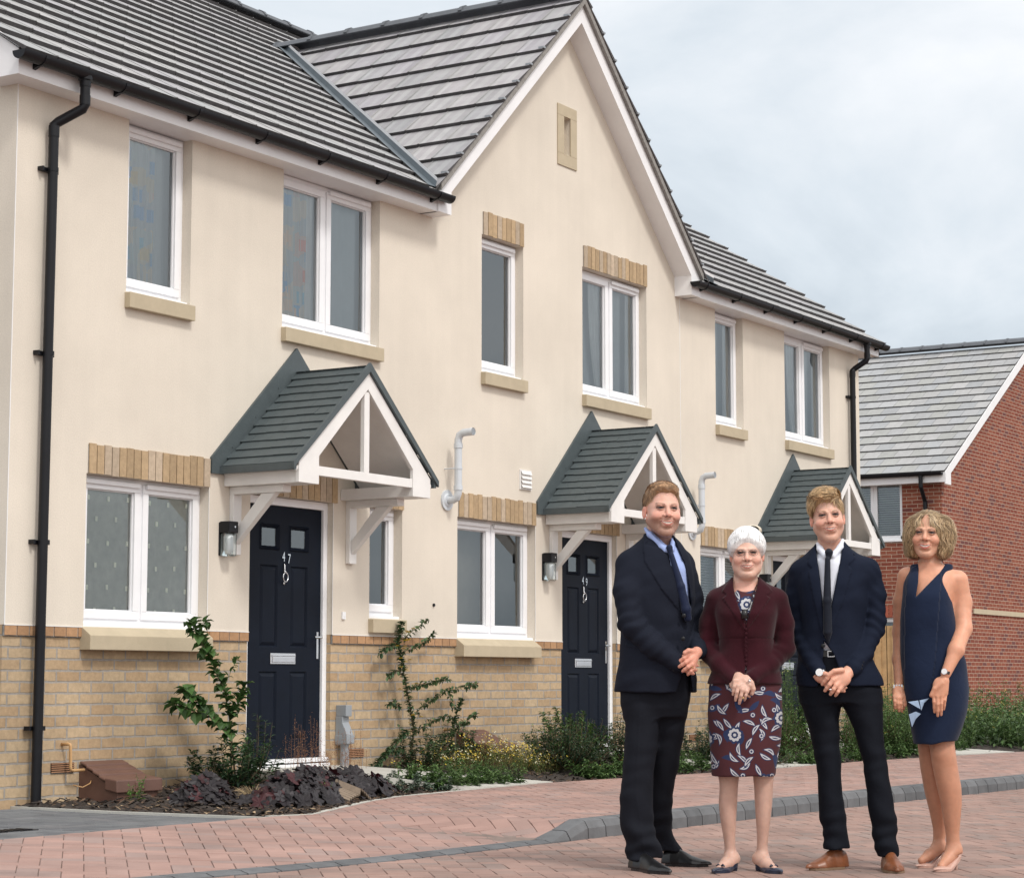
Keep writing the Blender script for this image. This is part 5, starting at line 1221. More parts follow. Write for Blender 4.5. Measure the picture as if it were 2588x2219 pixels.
def hand_field(P, back, wrist, knuckles, tips, thumb, dk=0.0, r=.0088):
    """palm, four bent fingers and a thumb, all from image pixels with a depth (x, y, depth)"""
    A = lambda p: P(*p); fs = []; w = A(wrist); K = [A(k) for k in knuckles]; T = [A(t) for t in tips]
    for i, k in enumerate(K): fs.append((rc(w * .75 + k * .25, k, .0165, .0115), .012 if i else 0))
    for i, (k, t) in enumerate(zip(K, T)):
        rr = r * (1, 1.04, 1.0, .88)[i]; m1 = k + (t - k) * .42 + np.array((0, -back, 0)) * .010; m2 = k + (t - k) * .75 + np.array((0, -back, 0)) * .006
        fs.append((chain([k, m1, m2, t], [rr * 1.12, rr * 1.02, rr * .94, rr * .78], .003), .004))
    th = [A(p) for p in thumb]; fs.append((chain(th, [.0135, .0115, .0105, .008][:len(th)], .004), .008))
    return near(union(*fs), (K[1] + w) / 2, .30)

def shoe(P, name, heel, toe, mat, parent, h=.045, w=.044, heelh=.0, sole=True, open_=False, laces=False, spike=False, bow=False):
    """heel, toe: (x, y) on the ground in the figure's own frame (metres)"""
    hx, hy = heel; tx, ty = toe; d = np.array((tx - hx, ty - hy, 0)); L_ = float(np.linalg.norm(d)); u = d / L_; v = np.array((-u[1], u[0], 0)); Rr = np.stack([u, v, np.array((0, 0, 1))], 1).astype(f32); o = np.array((hx, hy, 0), f32)
    rise = heelh
    def f(Pt):
        q = (Pt - o) @ Rr; t = np.clip(q[:, 0] / L_, 0, 1); base = .010 + rise * np.clip(1 - t / .62, 0, 1) ** 1.3
        hw = w * np.interp(t, [0, .15, .35, .68, .88, 1.0], [.62, .74, .70, 1.0, .78, .30]).astype(f32)
        top = np.interp(t, [0, .12, .32, .45, .62, .85, 1.0], ([1.25, 1.45, 1.5, 1.25, .85, .55, .38] if not open_ else [1.15, 1.2, .62, .40, .46, .44, .30])).astype(f32) * h
        z = q[:, 2] - base; e = np.maximum(0, np.maximum(-q[:, 0], q[:, 0] - L_))
        y = q[:, 1]; zz_ = np.clip(z, 0, None); dd = np.sqrt((y / hw) ** 2 + (zz_ / top) ** 2.0 + (e / .022) ** 2) - 1
        a = dd * np.minimum(hw, top) * .8; a = smax(a, -z, .004)
        if open_:
            ell = ((q[:, 0] / L_ - .36) / .34) ** 2 + (y / (w * .66)) ** 2 - 1; a = smax(a, -np.maximum(ell * .02, -(z - .012)), .003)
        if laces:
            for k in range(4): a = smin(a, el((L_ * (.40 + k * .055), 0, base.mean() + h * (1.22 - k * .15)), (.0035, .016, .004))(np.stack([q[:, 0], q[:, 1], q[:, 2]], 1)), .002)
        return a
    ex = .05; lo = (min(hx, tx) - ex, min(hy, ty) - ex, -.002); hi = (max(hx, tx) + ex, max(hy, ty) + ex, h * 1.7 + rise + .03)
    S_ = P.part(name, f, (lo, hi), .0035, mat, parent, relax=1)
    mb = MB(); n = 20; ring_ = []
    for k in range(n):
        a = 2 * math.pi * k / n; t = .5 - .5 * math.cos(a) * 1.03; hw = w * float(np.interp(t, [0, .15, .35, .68, .88, 1.0], [.62, .74, .70, 1.0, .78, .30])) * 1.06; side = 1 if a < math.pi else -1
        env = math.sqrt(max(0, 1 - (2 * t - 1) ** 8)); p = o + u * (t * L_) + v * side * hw * env; ring_.append((p[0], p[1], t))
    zb = lambda t: rise * max(0, 1 - t / .62) ** 1.3
    vs_ = [(x, y, zb(t) + .001) for x, y, t in ring_] + [(x, y, zb(t) + .012) for x, y, t in ring_]
    mb.add(vs_, [list(range(n))[::-1], list(range(n, 2 * n))] + [[k, (k + 1) % n, n + (k + 1) % n, n + k] for k in range(n)], 0)
    if heelh:
        a = o + u * .018; r1 = .007 if spike else .022; mb.tube([(a[0] + u[0] * .006, a[1] + u[1] * .006, .0), (a[0] + u[0] * .004, a[1] + u[1] * .004, rise * .5), (a[0], a[1], rise + .01)], [r1, r1 * 1.1, .022], 10)
    else: 
        a = o + u * .035; mb.tube([(a[0], a[1], .0), (a[0], a[1], .012)], [.030, .032], 12)
    so_ = mb.build('sole', 'sole' if sole else mat, None); so_.parent = S_
    if bow:
        b = MB(); p = o + u * (L_ * .70) + np.array((0, 0, h * .50 + .012)); 
        for s in (-1, 1): b.tube([tuple(p), tuple(p + v * s * .012 + np.array((0, 0, .006))), tuple(p + v * s * .022 + u * .004)], [.003, .006, .003], 6)
        bo = b.build('bow', mat, None, smooth=True); bo.parent = S_
    return S_

def bbox(pts, m=.06):
    A = np.array(pts); return A.min(0) - m, A.max(0) + m
# ---------------------------------------------------------------- helpers shared by the four figures
def make_body(P, fields, bb, h, colf, name='person'):
    o = sdf_obj(name, union(*fields), bb[0], bb[1], h, 'skin', None, P.M, colf=colf); tag(o, P.label, 'person', 'people posing in front of the houses'); return o
def hair_shell(c, Rm_, sc_, fld, cut, ncol, amp=.0016, fr=420):
    c = np.array(c, f32); Rm_ = np.array(Rm_, f32)
    def f(Pt):
        q = (Pt - c) @ Rm_ / sc_; d = fld(q)
        d = d + amp * np.sin(q[:, 0] * fr + 6 * np.sin(q[:, 2] * 38 + q[:, 1] * 31)) * .6 + amp * .6 * np.sin(q[:, 2] * 95 + q[:, 1] * 130 + q[:, 0] * 47)
        return smax(d, cut(q), .016) * sc_
    return f
def dots(P, pts, r, mat, parent, name='button', flat=.4):
    for x, y, d in pts:
        b = MB(); c = P(x, y, d); b.tube([tuple(c + np.array((0, .004, 0))), tuple(c), tuple(c - np.array((0, .002, 0)))], [r, r, r * .7], 10); o = b.build(name, mat, None, smooth='auto'); o.parent = parent
def sleeve(P, pts, rs, k=.02, fold=.0070, ph=0.0, elbow=None):
    Q = [P(*p) for p in pts]; base = chain(Q, rs, k); a = Q[0]; b = Q[-1]; ax = (b - a) / np.linalg.norm(b - a); eb = Q[len(Q) // 2] if elbow is None else P(*elbow)
    def f(X):
        d = base(X); w = np.exp(-((X - eb.astype(f32)) ** 2).sum(1) / .0075) + .30
        t = X @ ax.astype(f32); return d + fold * w * (np.sin(t * 115 + ph + 2.2 * np.sin(X[:, 0] * 24 + X[:, 1] * 31 + ph)) * .6 + .4 * np.sin(t * 63 + 1.3 * ph + X[:, 0] * 30))
    return f
def watch(P, body, c, n, ax, r, strap, face=True):
    """c centre of the dial, n outward, ax along the forearm"""
    c, n, ax = (np.array(v, float) for v in (c, n, ax)); n /= np.linalg.norm(n); ax /= np.linalg.norm(ax); s = np.cross(n, ax); ctr = c - n * strap[0]
    m = MB(); k = 22; V = []
    for i in range(k):
        a = 2 * math.pi * i / k
        for w in (-.0075, .0075):
            for t in (0, .0025): V.append(tuple(ctr + (n * math.cos(a) * (strap[0] + t) + s * math.sin(a) * (strap[1] + t)) + ax * w))
    F = []
    for i in range(k):
        a, b = 4 * i, 4 * ((i + 1) % k); F += [[a, b, b + 2, a + 2], [a + 1, a + 3, b + 3, b + 1], [a + 1, b + 1, b, a], [a + 3, a + 2, b + 2, b + 3]]
    m.add(V, F); W = m.build('watch', strap[2], None, smooth='auto'); tag(W, strap[3], 'watch'); W.matrix_world = P.M; d = MB()
    d.tube([tuple(c + n * .001), tuple(c + n * .009)], [r, r * .93], 18); dd = d.build('watch_case', 'silver', None, smooth='auto'); dd.parent = W
    d = MB(); d.tube([tuple(c + n * .0085), tuple(c + n * .0096)], [r * .8, r * .78], 18); dd = d.build('dial', 'watch_face', None); dd.parent = W
    return W
def loop(P, c, axd, r, w, mat, name, parent):
    c = np.array(c, float); a = np.array(axd, float); a /= np.linalg.norm(a); u = np.cross(a, (0, 0, 1)); u /= np.linalg.norm(u); v = np.cross(a, u); m = MB()
    m.tube([tuple(c + (u * math.cos(t) + v * math.sin(t)) * r) for t in [k * 2 * math.pi / 14 for k in range(15)]], w, 6, cap=False); o = m.build(name, mat, None, smooth=True); o.parent = parent; return o
def tint(c, r, a, b): k = r.uniform(a, b); return [v * k for v in c]
plain('wire', (.12, .11, .11), rough=.3, metal=1)
SK = (.66, .425, .335)

# ================================================================ bearded man on the left
def man_left():
    P = Person('bearded man in a dark suit and blue shirt, leftmost of the group', (9.249, -5.292), 290, 1735, (925.6, .0080))
    hc = P(302, 158, -.045); HR = rotz(.27) @ rotx(-.02) @ roty(.03); hs = 1.085
    o = dict(w=1.03, jw=1.05, jaw=1.05, smile=.85, beard=(.16, .080, .050), brow=(.17, .085, .045), browa=.55, squint=1, iris=(.06, .08, .08), lip=(.40, .15, .12))
    head = head_field(hc, HR, hs, o)
    neck = chain([P(285, 345, .02), P(292, 262, .008), P(297, 205, .0)], [.068, .060, .058], .02)
    hb, r_ = -1, .0098
    back1 = hand_field(P, 1, (455, 785, -.175), [(418, 800, -.215), (426, 822, -.222), (433, 843, -.222), (438, 862, -.215)], [(372, 836, -.205), (378, 853, -.218), (393, 872, -.215), (415, 888, -.205)], [(440, 785, -.20), (418, 783, -.222), (402, 792, -.225)], r=r_)
    under = hand_field(P, 1, (375, 838, -.165), [(402, 826, -.185), (408, 845, -.185), (414, 862, -.18), (418, 876, -.17)], [(452, 828, -.16), (456, 848, -.16), (452, 868, -.16), (440, 884, -.17)], [(392, 815, -.19), (415, 802, -.20), (428, 806, -.205)], r=r_)
    wr = union((rc(P(455, 790, -.17), P(460, 775, -.12), .026, .028), .0), (rc(P(380, 838, -.165), P(345, 815, -.16), .028, .032), .02))
    core = union((chain([P(285, 330, .03), P(270, 600, .03), P(268, 950, .03)], [.06, .05, .05], .02), 0), (chain([P(230, 950, .0), P(195, 1330, -.05), P(225, 1700, -.06)], [.03, .025, .025], .02), .02),
                 (chain([P(330, 950, .03), P(305, 1300, .11), P(292, 1480, .17), P(335, 1690, .23)], [.03, .025, .022, .025], .02), .02), (chain([P(285, 380, .0), P(190, 440, -.06), P(175, 690, -.155), P(350, 820, -.165)], [.035, .03, .028, .028], .01), .02),
                 (chain([P(300, 380, .05), P(392, 440, .05), P(450, 720, .03), P(468, 780, -.11)], [.035, .03, .028, .028], .01), .02))
    hand = union((back1, 0), (under, .004), (wr, .012)); base = np.array(SK) * np.array((1.02, .93, .92))
    def colf(V):
        q = (V - hc.astype(f32)) @ HR.astype(f32) / hs; col = face_color(q, o, base); far = (q[:, 2] < -.16); col[far] = base * np.array((1.0, .80, .74)); col[V[:, 2] < .35] = (.012, .012, .014); return col
    body = make_body(P, [(head, 0), (neck, .03), (core, .02), (hand, .01)], bbox([P(80, 28, 0), P(500, 1700, 0), (0, -.27, 0), (0, .3, 0)], .03), .0025, colf)
    # shirt and tie
    sh = P.loft([(250, 240, 338, .0, .070), (285, 236, 345, -.005, .074), (335, 215, 378, -.02, .096), (420, 190, 420, -.03, .126), (560, 190, 424, -.03, .130), (760, 190, 415, -.03, .125), (900, 170, 410, -.02, .12)], e=2.2)
    collar = union((chain([P(226, 240, -.01), P(246, 268, -.075), P(318, 338, -.118)], [.008, .013, .014], .01), 0), (chain([P(344, 285, -.01), P(348, 305, -.06), P(346, 336, -.112)], [.006, .010, .012], .01), 0))
    nh = P.poly([(222, 225), (352, 245), (343, 312), (336, 326), (322, 322), (300, 300), (258, 258)]); P.part('shirt', union((lambda X: smax(sh(X), -np.maximum(nh(X), X[:, 1] + .0), .004), 0), (collar, .006)), bbox([P(160, 225, 0), P(450, 900, 0), (0, -.2, 0), (0, .16, 0)], .02), .005, 'blue_shirt', body, relax=1)
    tie = union((chain([P(334, 326, -.130), P(340, 355, -.136)], [.016, .011], 0), 0), (chain([P(344, 360, -.140), P(384, 500, -.156), P(408, 600, -.158), P(416, 640, -.150)], [.012, .020, .022, .018], .01), .006))
    P.part('tie', tie, bbox([P(315, 300, 0), P(440, 730, 0), (0, -.22, 0), (0, -.12, 0)], .01), .004, 'navy_tie', body)
    # jacket
    tor = P.loft([(262, 232, 340, .01, .085), (292, 205, 372, .008, .105), (318, 172, 396, .005, .112), (350, 138, 420, .0, .125), (420, 115, 438, -.01, .145), (520, 108, 446, -.02, .155), (640, 118, 440, -.02, .155), (740, 118, 440, -.02, .155), (830, 110, 448, -.02, .16), (900, 98, 452, -.01, .17), (966, 86, 455, .0, .175)], e=2.3)
    armR = sleeve(P, [(158, 400, -.045), (146, 520, -.105), (165, 665, -.145), (268, 765, -.175), (372, 838, -.178)], [.066, .065, .060, .054, .043], ph=.5, elbow=(185, 690, -.16))
    armL = sleeve(P, [(398, 402, .05), (432, 540, .05), (452, 700, .01), (462, 784, -.135)], [.056, .052, .046, .040], ph=2.0)
    vee = P.poly([(208, 225), (352, 275), (366, 320), (398, 400), (420, 500), (428, 580), (418, 640), (404, 604), (362, 464), (334, 372), (322, 336), (282, 300), (218, 240)])
    open_ = P.poly([(402, 770), (412, 780), (422, 870), (440, 990), (352, 990), (384, 900)])
    lap = union((P.poly([(214, 240), (240, 300), (222, 318), (262, 330), (318, 340), (334, 380), (366, 478), (402, 606), (388, 625), (300, 520), (222, 392)]), 0))
    lap2 = P.poly([(350, 300), (380, 345), (374, 362), (392, 372), (424, 520), (424, 600), (408, 480), (362, 336)])
    pocket = P.poly([(140, 752), (255, 775), (255, 787), (140, 764)]); edge = P.poly([(394, 600), (402, 600), (398, 760), (390, 760)])
    def jac(X):
        d = smin(tor(X), armL(X), np.interp(X[:, 2], [1.2, 1.4], [.012, .04]).astype(f32)); d = d + .0034 * wob(X, 8, 6, 26, 1.0)
        y = X[:, 1]; fr = y + .01
        s = np.maximum(lap(X), lap2(X) if False else lap(X)); d = np.where((s < 0) & (fr < 0), d - .006, d); s2 = lap2(X); d = np.where((s2 < 0) & (fr < 0), d - .005, d)
        v = vee(X); d = smax(d, -np.maximum(np.maximum(v, y + .02), -(tor(X) + .075)), .006)
        op = open_(X); d = smax(d, -np.maximum(op, y + .04), .004)
        pk = pocket(X); d = np.where((pk < 0) & (fr < 0), d - .003, d)
        arm = armR(X); return smin(d, arm, np.interp(X[:, 2], [1.15, 1.42], [.010, .045]).astype(f32))
    J = P.part('jacket', jac, bbox([P(60, 235, 0), P(505, 985, 0), (0, -.25, 0), (0, .2, 0)], .02), .0048, 'navy_suit', body, relax=1)
    dots(P, [(398, 628, -.180), (394, 730, -.183)], .010, 'black_plastic', J)
    dots(P, [(352, 868, -.195), (340, 856, -.200)], .006, 'black_plastic', J)
    cf = MB(); 
    for a, b, r in (((376, 842, -.178), (386, 850, -.182), .036), ((461, 784, -.135), (458, 788, -.152), .033)): cf.tube([tuple(P(*a)), tuple(P(*b))], [r, r * .96], 16)
    c_ = cf.build('shirt_cuff', 'blue_shirt', None, smooth=True); c_.parent = body
    loop(P, P(434, 852, -.222), P(438, 862, -.215) - P(415, 888, -.205), .0105, .0018, 'gold', 'ring', body)
    # trousers
    hip = P.loft([(880, 130, 430, .0, .135), (960, 122, 425, .0, .14), (1030, 128, 412, .0, .135), (1075, 140, 400, .0, .11)], e=2.3)
    l1 = P.loft([(960, 122, 290, -.02, .12), (1060, 132, 292, -.03, .11), (1150, 140, 288, -.045, .10), (1300, 128, 268, -.06, .092), (1400, 118, 260, -.065, .090), (1500, 114, 262, -.065, .088), (1600, 128, 282, -.065, .088), (1690, 150, 302, -.06, .085)], e=2.15)
    l2 = P.loft([(960, 270, 424, .02, .12), (1060, 262, 414, .04, .11), (1180, 250, 392, .07, .10), (1300, 240, 372, .11, .095), (1400, 235, 350, .15, .088), (1500, 238, 342, .19, .085), (1580, 248, 352, .22, .082), (1652, 285, 398, .24, .090)], e=2.15)
    def tr(X):
        d = smin(smin(hip(X), l1(X), .03), l2(X), .02); z = X[:, 2]
        w = np.exp(-((z - .12) / .12) ** 2) + .30; crease = np.exp(-((X[:, 0] - np.interp(z, [P(300, 1690)[2], P(262, 1400)[2], P(300, 1020)[2]], [P(232, 1690)[0], P(188, 1400)[0], P(205, 1020)[0]])) / .004) ** 2) * (X[:, 1] < -.03)
        return d + .0085 * w * wob(X, 9, 7, 34, .3) - .0022 * crease
    P.part('trousers', tr, bbox([P(100, 880, 0), P(440, 1720, 0), (0, -.2, 0), (0, .34, 0)], .02), .0055, 'charcoal_trousers', body, relax=1)
    def gp(x, d): return (P(x, 1740, d)[0], d)
    shoe(P, 'shoe', gp(178, -.055), gp(330, -.30), 'black_leather', body, h=.050, w=.050, laces=True, sole=False)
    shoe(P, 'shoe', gp(318, .20), gp(502, .13), 'black_leather', body, h=.048, w=.046, laces=True, sole=False)
    # hair: short, sandy, brushed up in front
    fld = union((el((0, .021, .040), (.0795, .0985, .086)), 0), (el((.0, -.046, .084), (.052, .034, .022)), .03), (el((.0, -.01, .094), (.056, .058, .024)), .03))
    cut = lambda q: -(q[:, 2] - .010 * np.sin(np.abs(q[:, 0]) * 55) * (q[:, 1] < -.03) - np.interp(q[:, 1], [-.11, -.078, -.060, -.034, -.01, .015, .10], [.084, .078, .060, .020, -.018, -.055, -.075]).astype(f32))
    HC = (.33, .195, .105)
    def hc_(V):
        q = (V - hc.astype(f32)) @ HR.astype(f32) / hs; t = np.clip((q[:, 2] - .03) / .09, 0, 1)[:, None]; return np.array(HC, f32) * (.62 + .75 * t) * (1 + .16 * np.sin(q[:, :1] * 900 + 40 * np.sin(q[:, 2:3] * 30)))
    H = P.part('hair', hair_shell(hc, HR, hs, fld, cut, 1), bbox([P(205, 20, 0), P(395, 240, 0), (0, -.19, 0), (0, .12, 0)], .01), .0030, 'hair', body, colf=hc_)
    def flow(q, t):
        top = np.clip((q[:, 2] - .062) / .03, 0, 1)[:, None]; a = np.stack([.25 + 0 * q[:, 0], -1 + 0 * q[:, 0], .35 + 0 * q[:, 0]], 1); b = np.stack([0 * q[:, 0], .35 + 0 * q[:, 0], -1 + 0 * q[:, 0]], 1); return a * top + b * (1 - top)
    groom(P, 'hair_strands', H, hc, HR, hs, fld, cut, flow, 3600, 4, .0052, (.0005, .005), .0009, [HC, tuple(v * 1.4 for v in HC), tuple(v * .7 for v in HC)], 1)
man_left()

# ================================================================ white-haired woman
def woman_white():
    P = Person('white-haired woman in glasses, maroon velvet jacket and floral print dress', (9.373, -5.688), 677, 1743, (935.6, .0123))
    hc = P(678, 350, -.02); HR = rotz(.0) @ rotx(.03) @ roty(-.02); hs = .985
    o = dict(w=1.0, jw=1.06, jaw=.96, smile=.5, brow=(.42, .33, .28), browa=.35, iris=(.10, .13, .15), lip=(.42, .17, .14), squint=1)
    head = head_field(hc, HR, hs, o); base = np.array(SK) * np.array((1.06, 1.03, 1.03))
    jowl = union((el(hc + np.array((-.038, -.035, -.075)), (.026, .026, .026)), 0), (el(hc + np.array((.038, -.035, -.075)), (.026, .026, .026)), 0), (el(hc + np.array((0, -.045, -.105)), (.035, .03, .02)), .02))
    neck = chain([P(670, 560, .01), P(670, 500, .0), P(674, 420, .005)], [.075, .060, .054], .02); chest = P.loft([(480, 600, 745, .02, .06), (520, 580, 770, .01, .085), (600, 580, 780, .0, .10)], e=2.1)
    A = hand_field(P, 1, (690, 905, -.16), [(626, 915, -.205), (640, 938, -.215), (658, 955, -.218), (678, 962, -.212)], [(617, 975, -.205), (628, 1000, -.21), (645, 1014, -.205), (668, 1000, -.20)], [(698, 925, -.19), (706, 950, -.19), (700, 970, -.185)], r=.0082)
    B = hand_field(P, 1, (618, 905, -.15), [(612, 935, -.17), (628, 955, -.175), (645, 962, -.175), (665, 965, -.17)], [(640, 985, -.18), (655, 990, -.18), (672, 992, -.175), (690, 985, -.17)], [(640, 905, -.18), (668, 915, -.195), (690, 935, -.20)], r=.008)
    wr = union((rc(P(640, 900, -.165), P(615, 905, -.15), .026, .024), 0), (rc(P(690, 905, -.165), P(705, 900, -.15), .022, .022), .01), (el(P(652, 925, -.18), (.040, .026, .036)), .02))
    legs = []
    for rows in ([(930, 560, 660, .02, .05), (1200, 548, 650, .0, .055), (1330, 551, 645, -.005, .056), (1372, 560, 640, -.005, .052), (1450, 554, 636, .0, .052), (1520, 562, 632, .0, .046), (1600, 576, 628, .005, .032), (1650, 583, 629, .01, .030), (1700, 570, 634, .0, .035)], [(930, 690, 790, .02, .05), (1200, 700, 800, .0, .055), (1330, 704, 798, -.005, .056), (1372, 710, 793, -.005, .052), (1450, 713, 790, .0, .052), (1520, 718, 782, .0, .046), (1600, 723, 772, .005, .032), (1650, 722, 768, .01, .030), (1700, 715, 785, .0, .035)]): legs.append((P.loft(rows, e=2.0), .03))
    foot = [(chain([P(620, 1690, .01), P(590, 1712, -.05), P(560, 1735, -.10)], [.032, .030, .020], .01), .02), (chain([P(730, 1690, .01), P(762, 1712, -.05), P(795, 1735, -.10)], [.032, .030, .020], .01), .02)]
    core = union((chain([P(672, 540, .01), P(672, 900, .02)], [.06, .07], .02), 0), (chain([P(672, 560, .0), P(525, 560, .02), P(500, 760, .02), P(610, 900, -.13)], [.03, .03, .026, .024], .01), .02), (chain([P(672, 560, .0), P(830, 560, .02), P(846, 760, .02), P(712, 895, -.13)], [.03, .03, .026, .024], .01), .02))
    def colf(V):
        q = (V - hc.astype(f32)) @ HR.astype(f32) / hs; col = face_color(q, o, base); far = q[:, 2] < -.14; col[far] = base * np.array((.98, .86, .84)); leg = V[:, 2] < .55; col[leg] = np.array((.53, .335, .265)); hnd = (V[:, 2] > .7) & (V[:, 2] < .95); col[hnd] = np.array((.60, .37, .29))
        t = np.sin(V[:, 0] * 230 + V[:, 2] * 90) * np.sin(V[:, 2] * 180 - V[:, 0] * 120); col *= (1 - .05 * (t[:, None] > .55) * hnd[:, None]); return col
    body = make_body(P, [(head, 0), (jowl, .02), (neck, .03), (chest, .03), (core, .02), (A, .006), (B, .005), (wr, .012)] + legs + foot, bbox([P(470, 228, 0), P(870, 1748, 0), (0, -.25, 0), (0, .14, 0)], .02), .0025, colf)
    # dress
    dr = P.loft([(512, 628, 718, .0, .085), (545, 600, 745, -.01, .105), (650, 560, 785, -.02, .125), (760, 560, 785, -.01, .12), (880, 530, 815, .0, .135), (940, 508, 833, .0, .15), (1060, 506, 836, .0, .155), (1180, 515, 828, .0, .15), (1260, 520, 815, .0, .145), (1330, 524, 803, .0, .14)], e=2.35)
    nk = el(P(672, 470, -.10), (.062, .10, .055))
    P.part('dress', lambda X: smax(dr(X) + .0022 * wob(X, 22, 9, 5, 1.1), -nk(X), .004), bbox([P(490, 500, 0), P(850, 1345, 0), (0, -.18, 0), (0, .18, 0)], .015), .0055, 'floral_print', body, relax=1)
    # velvet jacket
    tor = P.loft([(455, 616, 732, .02, .075), (482, 585, 765, .015, .09), (505, 548, 805, .01, .098), (540, 528, 828, .0, .112), (620, 535, 815, -.02, .140), (700, 550, 800, -.015, .135), (740, 556, 795, -.01, .130), (820, 540, 812, -.005, .14), (880, 518, 828, .0, .155), (928, 502, 838, .0, .168)], e=2.35)
    aR = sleeve(P, [(545, 558, .0), (516, 660, .01), (502, 775, .0), (560, 845, -.08), (622, 908, -.152)], [.052, .050, .050, .044, .035], ph=.2, fold=.0028); aL = sleeve(P, [(812, 558, .0), (838, 660, .01), (842, 772, .0), (775, 845, -.08), (702, 900, -.155)], [.052, .050, .050, .044, .036], ph=1.9, fold=.0028)
    vee = P.poly([(618, 448), (732, 448), (722, 505), (672, 672), (632, 560), (618, 500)]); cutb = P.poly([(674, 845), (688, 940), (658, 940)])
    l1 = P.poly([(616, 452), (600, 470), (568, 520), (590, 538), (572, 552), (612, 612), (668, 694), (672, 668), (640, 590), (626, 520)]); l2 = P.poly([(728, 450), (748, 470), (790, 520), (764, 542), (780, 552), (738, 612), (678, 694), (674, 668), (702, 590), (718, 520)])
    seam = P.poly([(555, 728), (795, 728), (795, 733), (555, 733)]); front = P.poly([(672, 668), (676, 668), (678, 860), (674, 860)])
    def jf(X):
        d = tor(X) + .0016 * wob(X, 12, 6, 26, 2.0); y = X[:, 1]; F_ = y < -.01
        for l in (l1, l2): d = np.where((l(X) < 0) & F_, d - .006, d)
        d = np.where((seam(X) < 0) & F_, d + .003, d); d = np.where((front(X) < 0) & F_, d + .003, d)
        d = smax(d, -np.maximum(np.maximum(vee(X), y + .015), -(tor(X) + .035)), .006); d = smax(d, -np.maximum(cutb(X), y + .05), .003)
        kk = np.interp(X[:, 2], [1.10, 1.27], [.010, .035]).astype(f32); return smin(smin(d, aR(X), kk), aL(X), kk)
    J = P.part('jacket', jf, bbox([P(455, 445, 0), P(885, 940, 0), (0, -.22, 0), (0, .18, 0)], .015), .0045, 'maroon_velvet', body, relax=1)
    dots(P, [(675, 686 + 19.5 * k, -.158 + .001 * k) for k in range(9)], .0062, 'maroon_velvet', J)
    # skin of the neckline sits inside the jacket; hair
    fld = union((el((0, .016, .044), (.0865, .1035, .0895)), 0), (el((-.062, -.018, .030), (.026, .05, .05)), .03), (el((.062, -.018, .030), (.026, .05, .05)), .03))
    cut = lambda q: -(q[:, 2] - np.interp(q[:, 1], [-.11, -.080, -.062, -.03, .005, .03, .12], [.070, .062, .020, -.015, -.030, -.06, -.07]).astype(f32))
    HC = (.86, .86, .86)
    def hcol(V): q = (V - hc.astype(f32)) @ HR.astype(f32) / hs; return np.array(HC, f32) * (.93 + .05 * np.sin(q[:, :1] * 520 + q[:, 1:2] * 60)) 
    H = P.part('hair', hair_shell(hc, HR, hs, fld, cut, 1, amp=.0004, fr=520), bbox([P(590, 222, 0), P(770, 430, 0), (0, -.13, 0), (0, .14, 0)], .01), .003, 'hair', body, colf=hcol)
    def flow(q, t): return np.array((.02, .085, .125), f32) - q + np.array((0, .02, 0), f32)
    groom(P, 'hair_strands', H, hc, HR, hs, fld, cut, flow, 2600, 7, .012, (.0004, .0012), .0011, [HC, tuple(v * 1.12 for v in HC), tuple(v * .72 for v in HC)], 2, mess=.05)
    bun = el(hc + np.array((.028, .045, .112)), (.045, .035, .028)); P.part('hair_bun', bun, bbox([P(665, 215, .03), P(755, 262, .09)], .03), .003, 'hair', body, colf=lambda V: np.tile(np.array((.56, .50, .40), f32), (len(V), 1)))
    # glasses
    g = MB(); T = lambda p: tuple((HR @ np.array(p)) * hs + hc)
    for s in (-1, 1):
        g.tube([T((s * .031 + .0215 * math.cos(t), -.0985 - .003 * math.cos(t) * s * -1, -.001 + .0150 * math.sin(t))) for t in [k * 2 * math.pi / 22 for k in range(23)]], .0009, 5, cap=False)
        g.tube([T((s * .0525, -.094, .004)), T((s * .074, -.06, .004)), T((s * .080, .0, .002))], .0006, 5)
    g.tube([T((-.0105, -.102, .002)), T((0, -.106, .005)), T((.0105, -.102, .002))], .0006, 5); G = g.build('glasses', 'wire', None); tag(G, 'thin wire-rimmed glasses worn by the white-haired woman', 'glasses'); G.matrix_world = P.M
    n = MB(); n.tube([tuple(P(*p)) for p in ((722, 490, -.06), (705, 530, -.118), (690, 590, -.150), (670, 612, -.160))], .0022, 6); nn = n.build('pendant_cord', 'black_plastic', None); nn.parent = body
    n = MB(); n.tube([tuple(P(668, 600, -.160)), tuple(P(668, 640, -.165))], [.014, .015], 8); nn = n.build('pendant', 'black_leather', None, smooth=True); nn.parent = body
    loop(P, P(660, 988, -.208), P(658, 955, -.218) - P(645, 1014, -.205), .0092, .0016, 'gold', 'ring', body)
    n = MB(); n.tube([tuple(P(683, 912, -.205)), tuple(P(689, 918, -.203))], [.012, .012], 10); nn = n.build('watch', 'silver', None); nn.parent = body
    gp = lambda x, d: (P(x, 1740, d)[0], d)
    shoe(P, 'shoe', gp(626, .02), gp(537, -.165), 'navy_leather', body, h=.036, w=.041, heelh=.028, sole=False, open_=True, bow=True); shoe(P, 'shoe', gp(728, .02), gp(824, -.160), 'navy_leather', body, h=.036, w=.041, heelh=.028, sole=False, open_=True, bow=True)
woman_white()

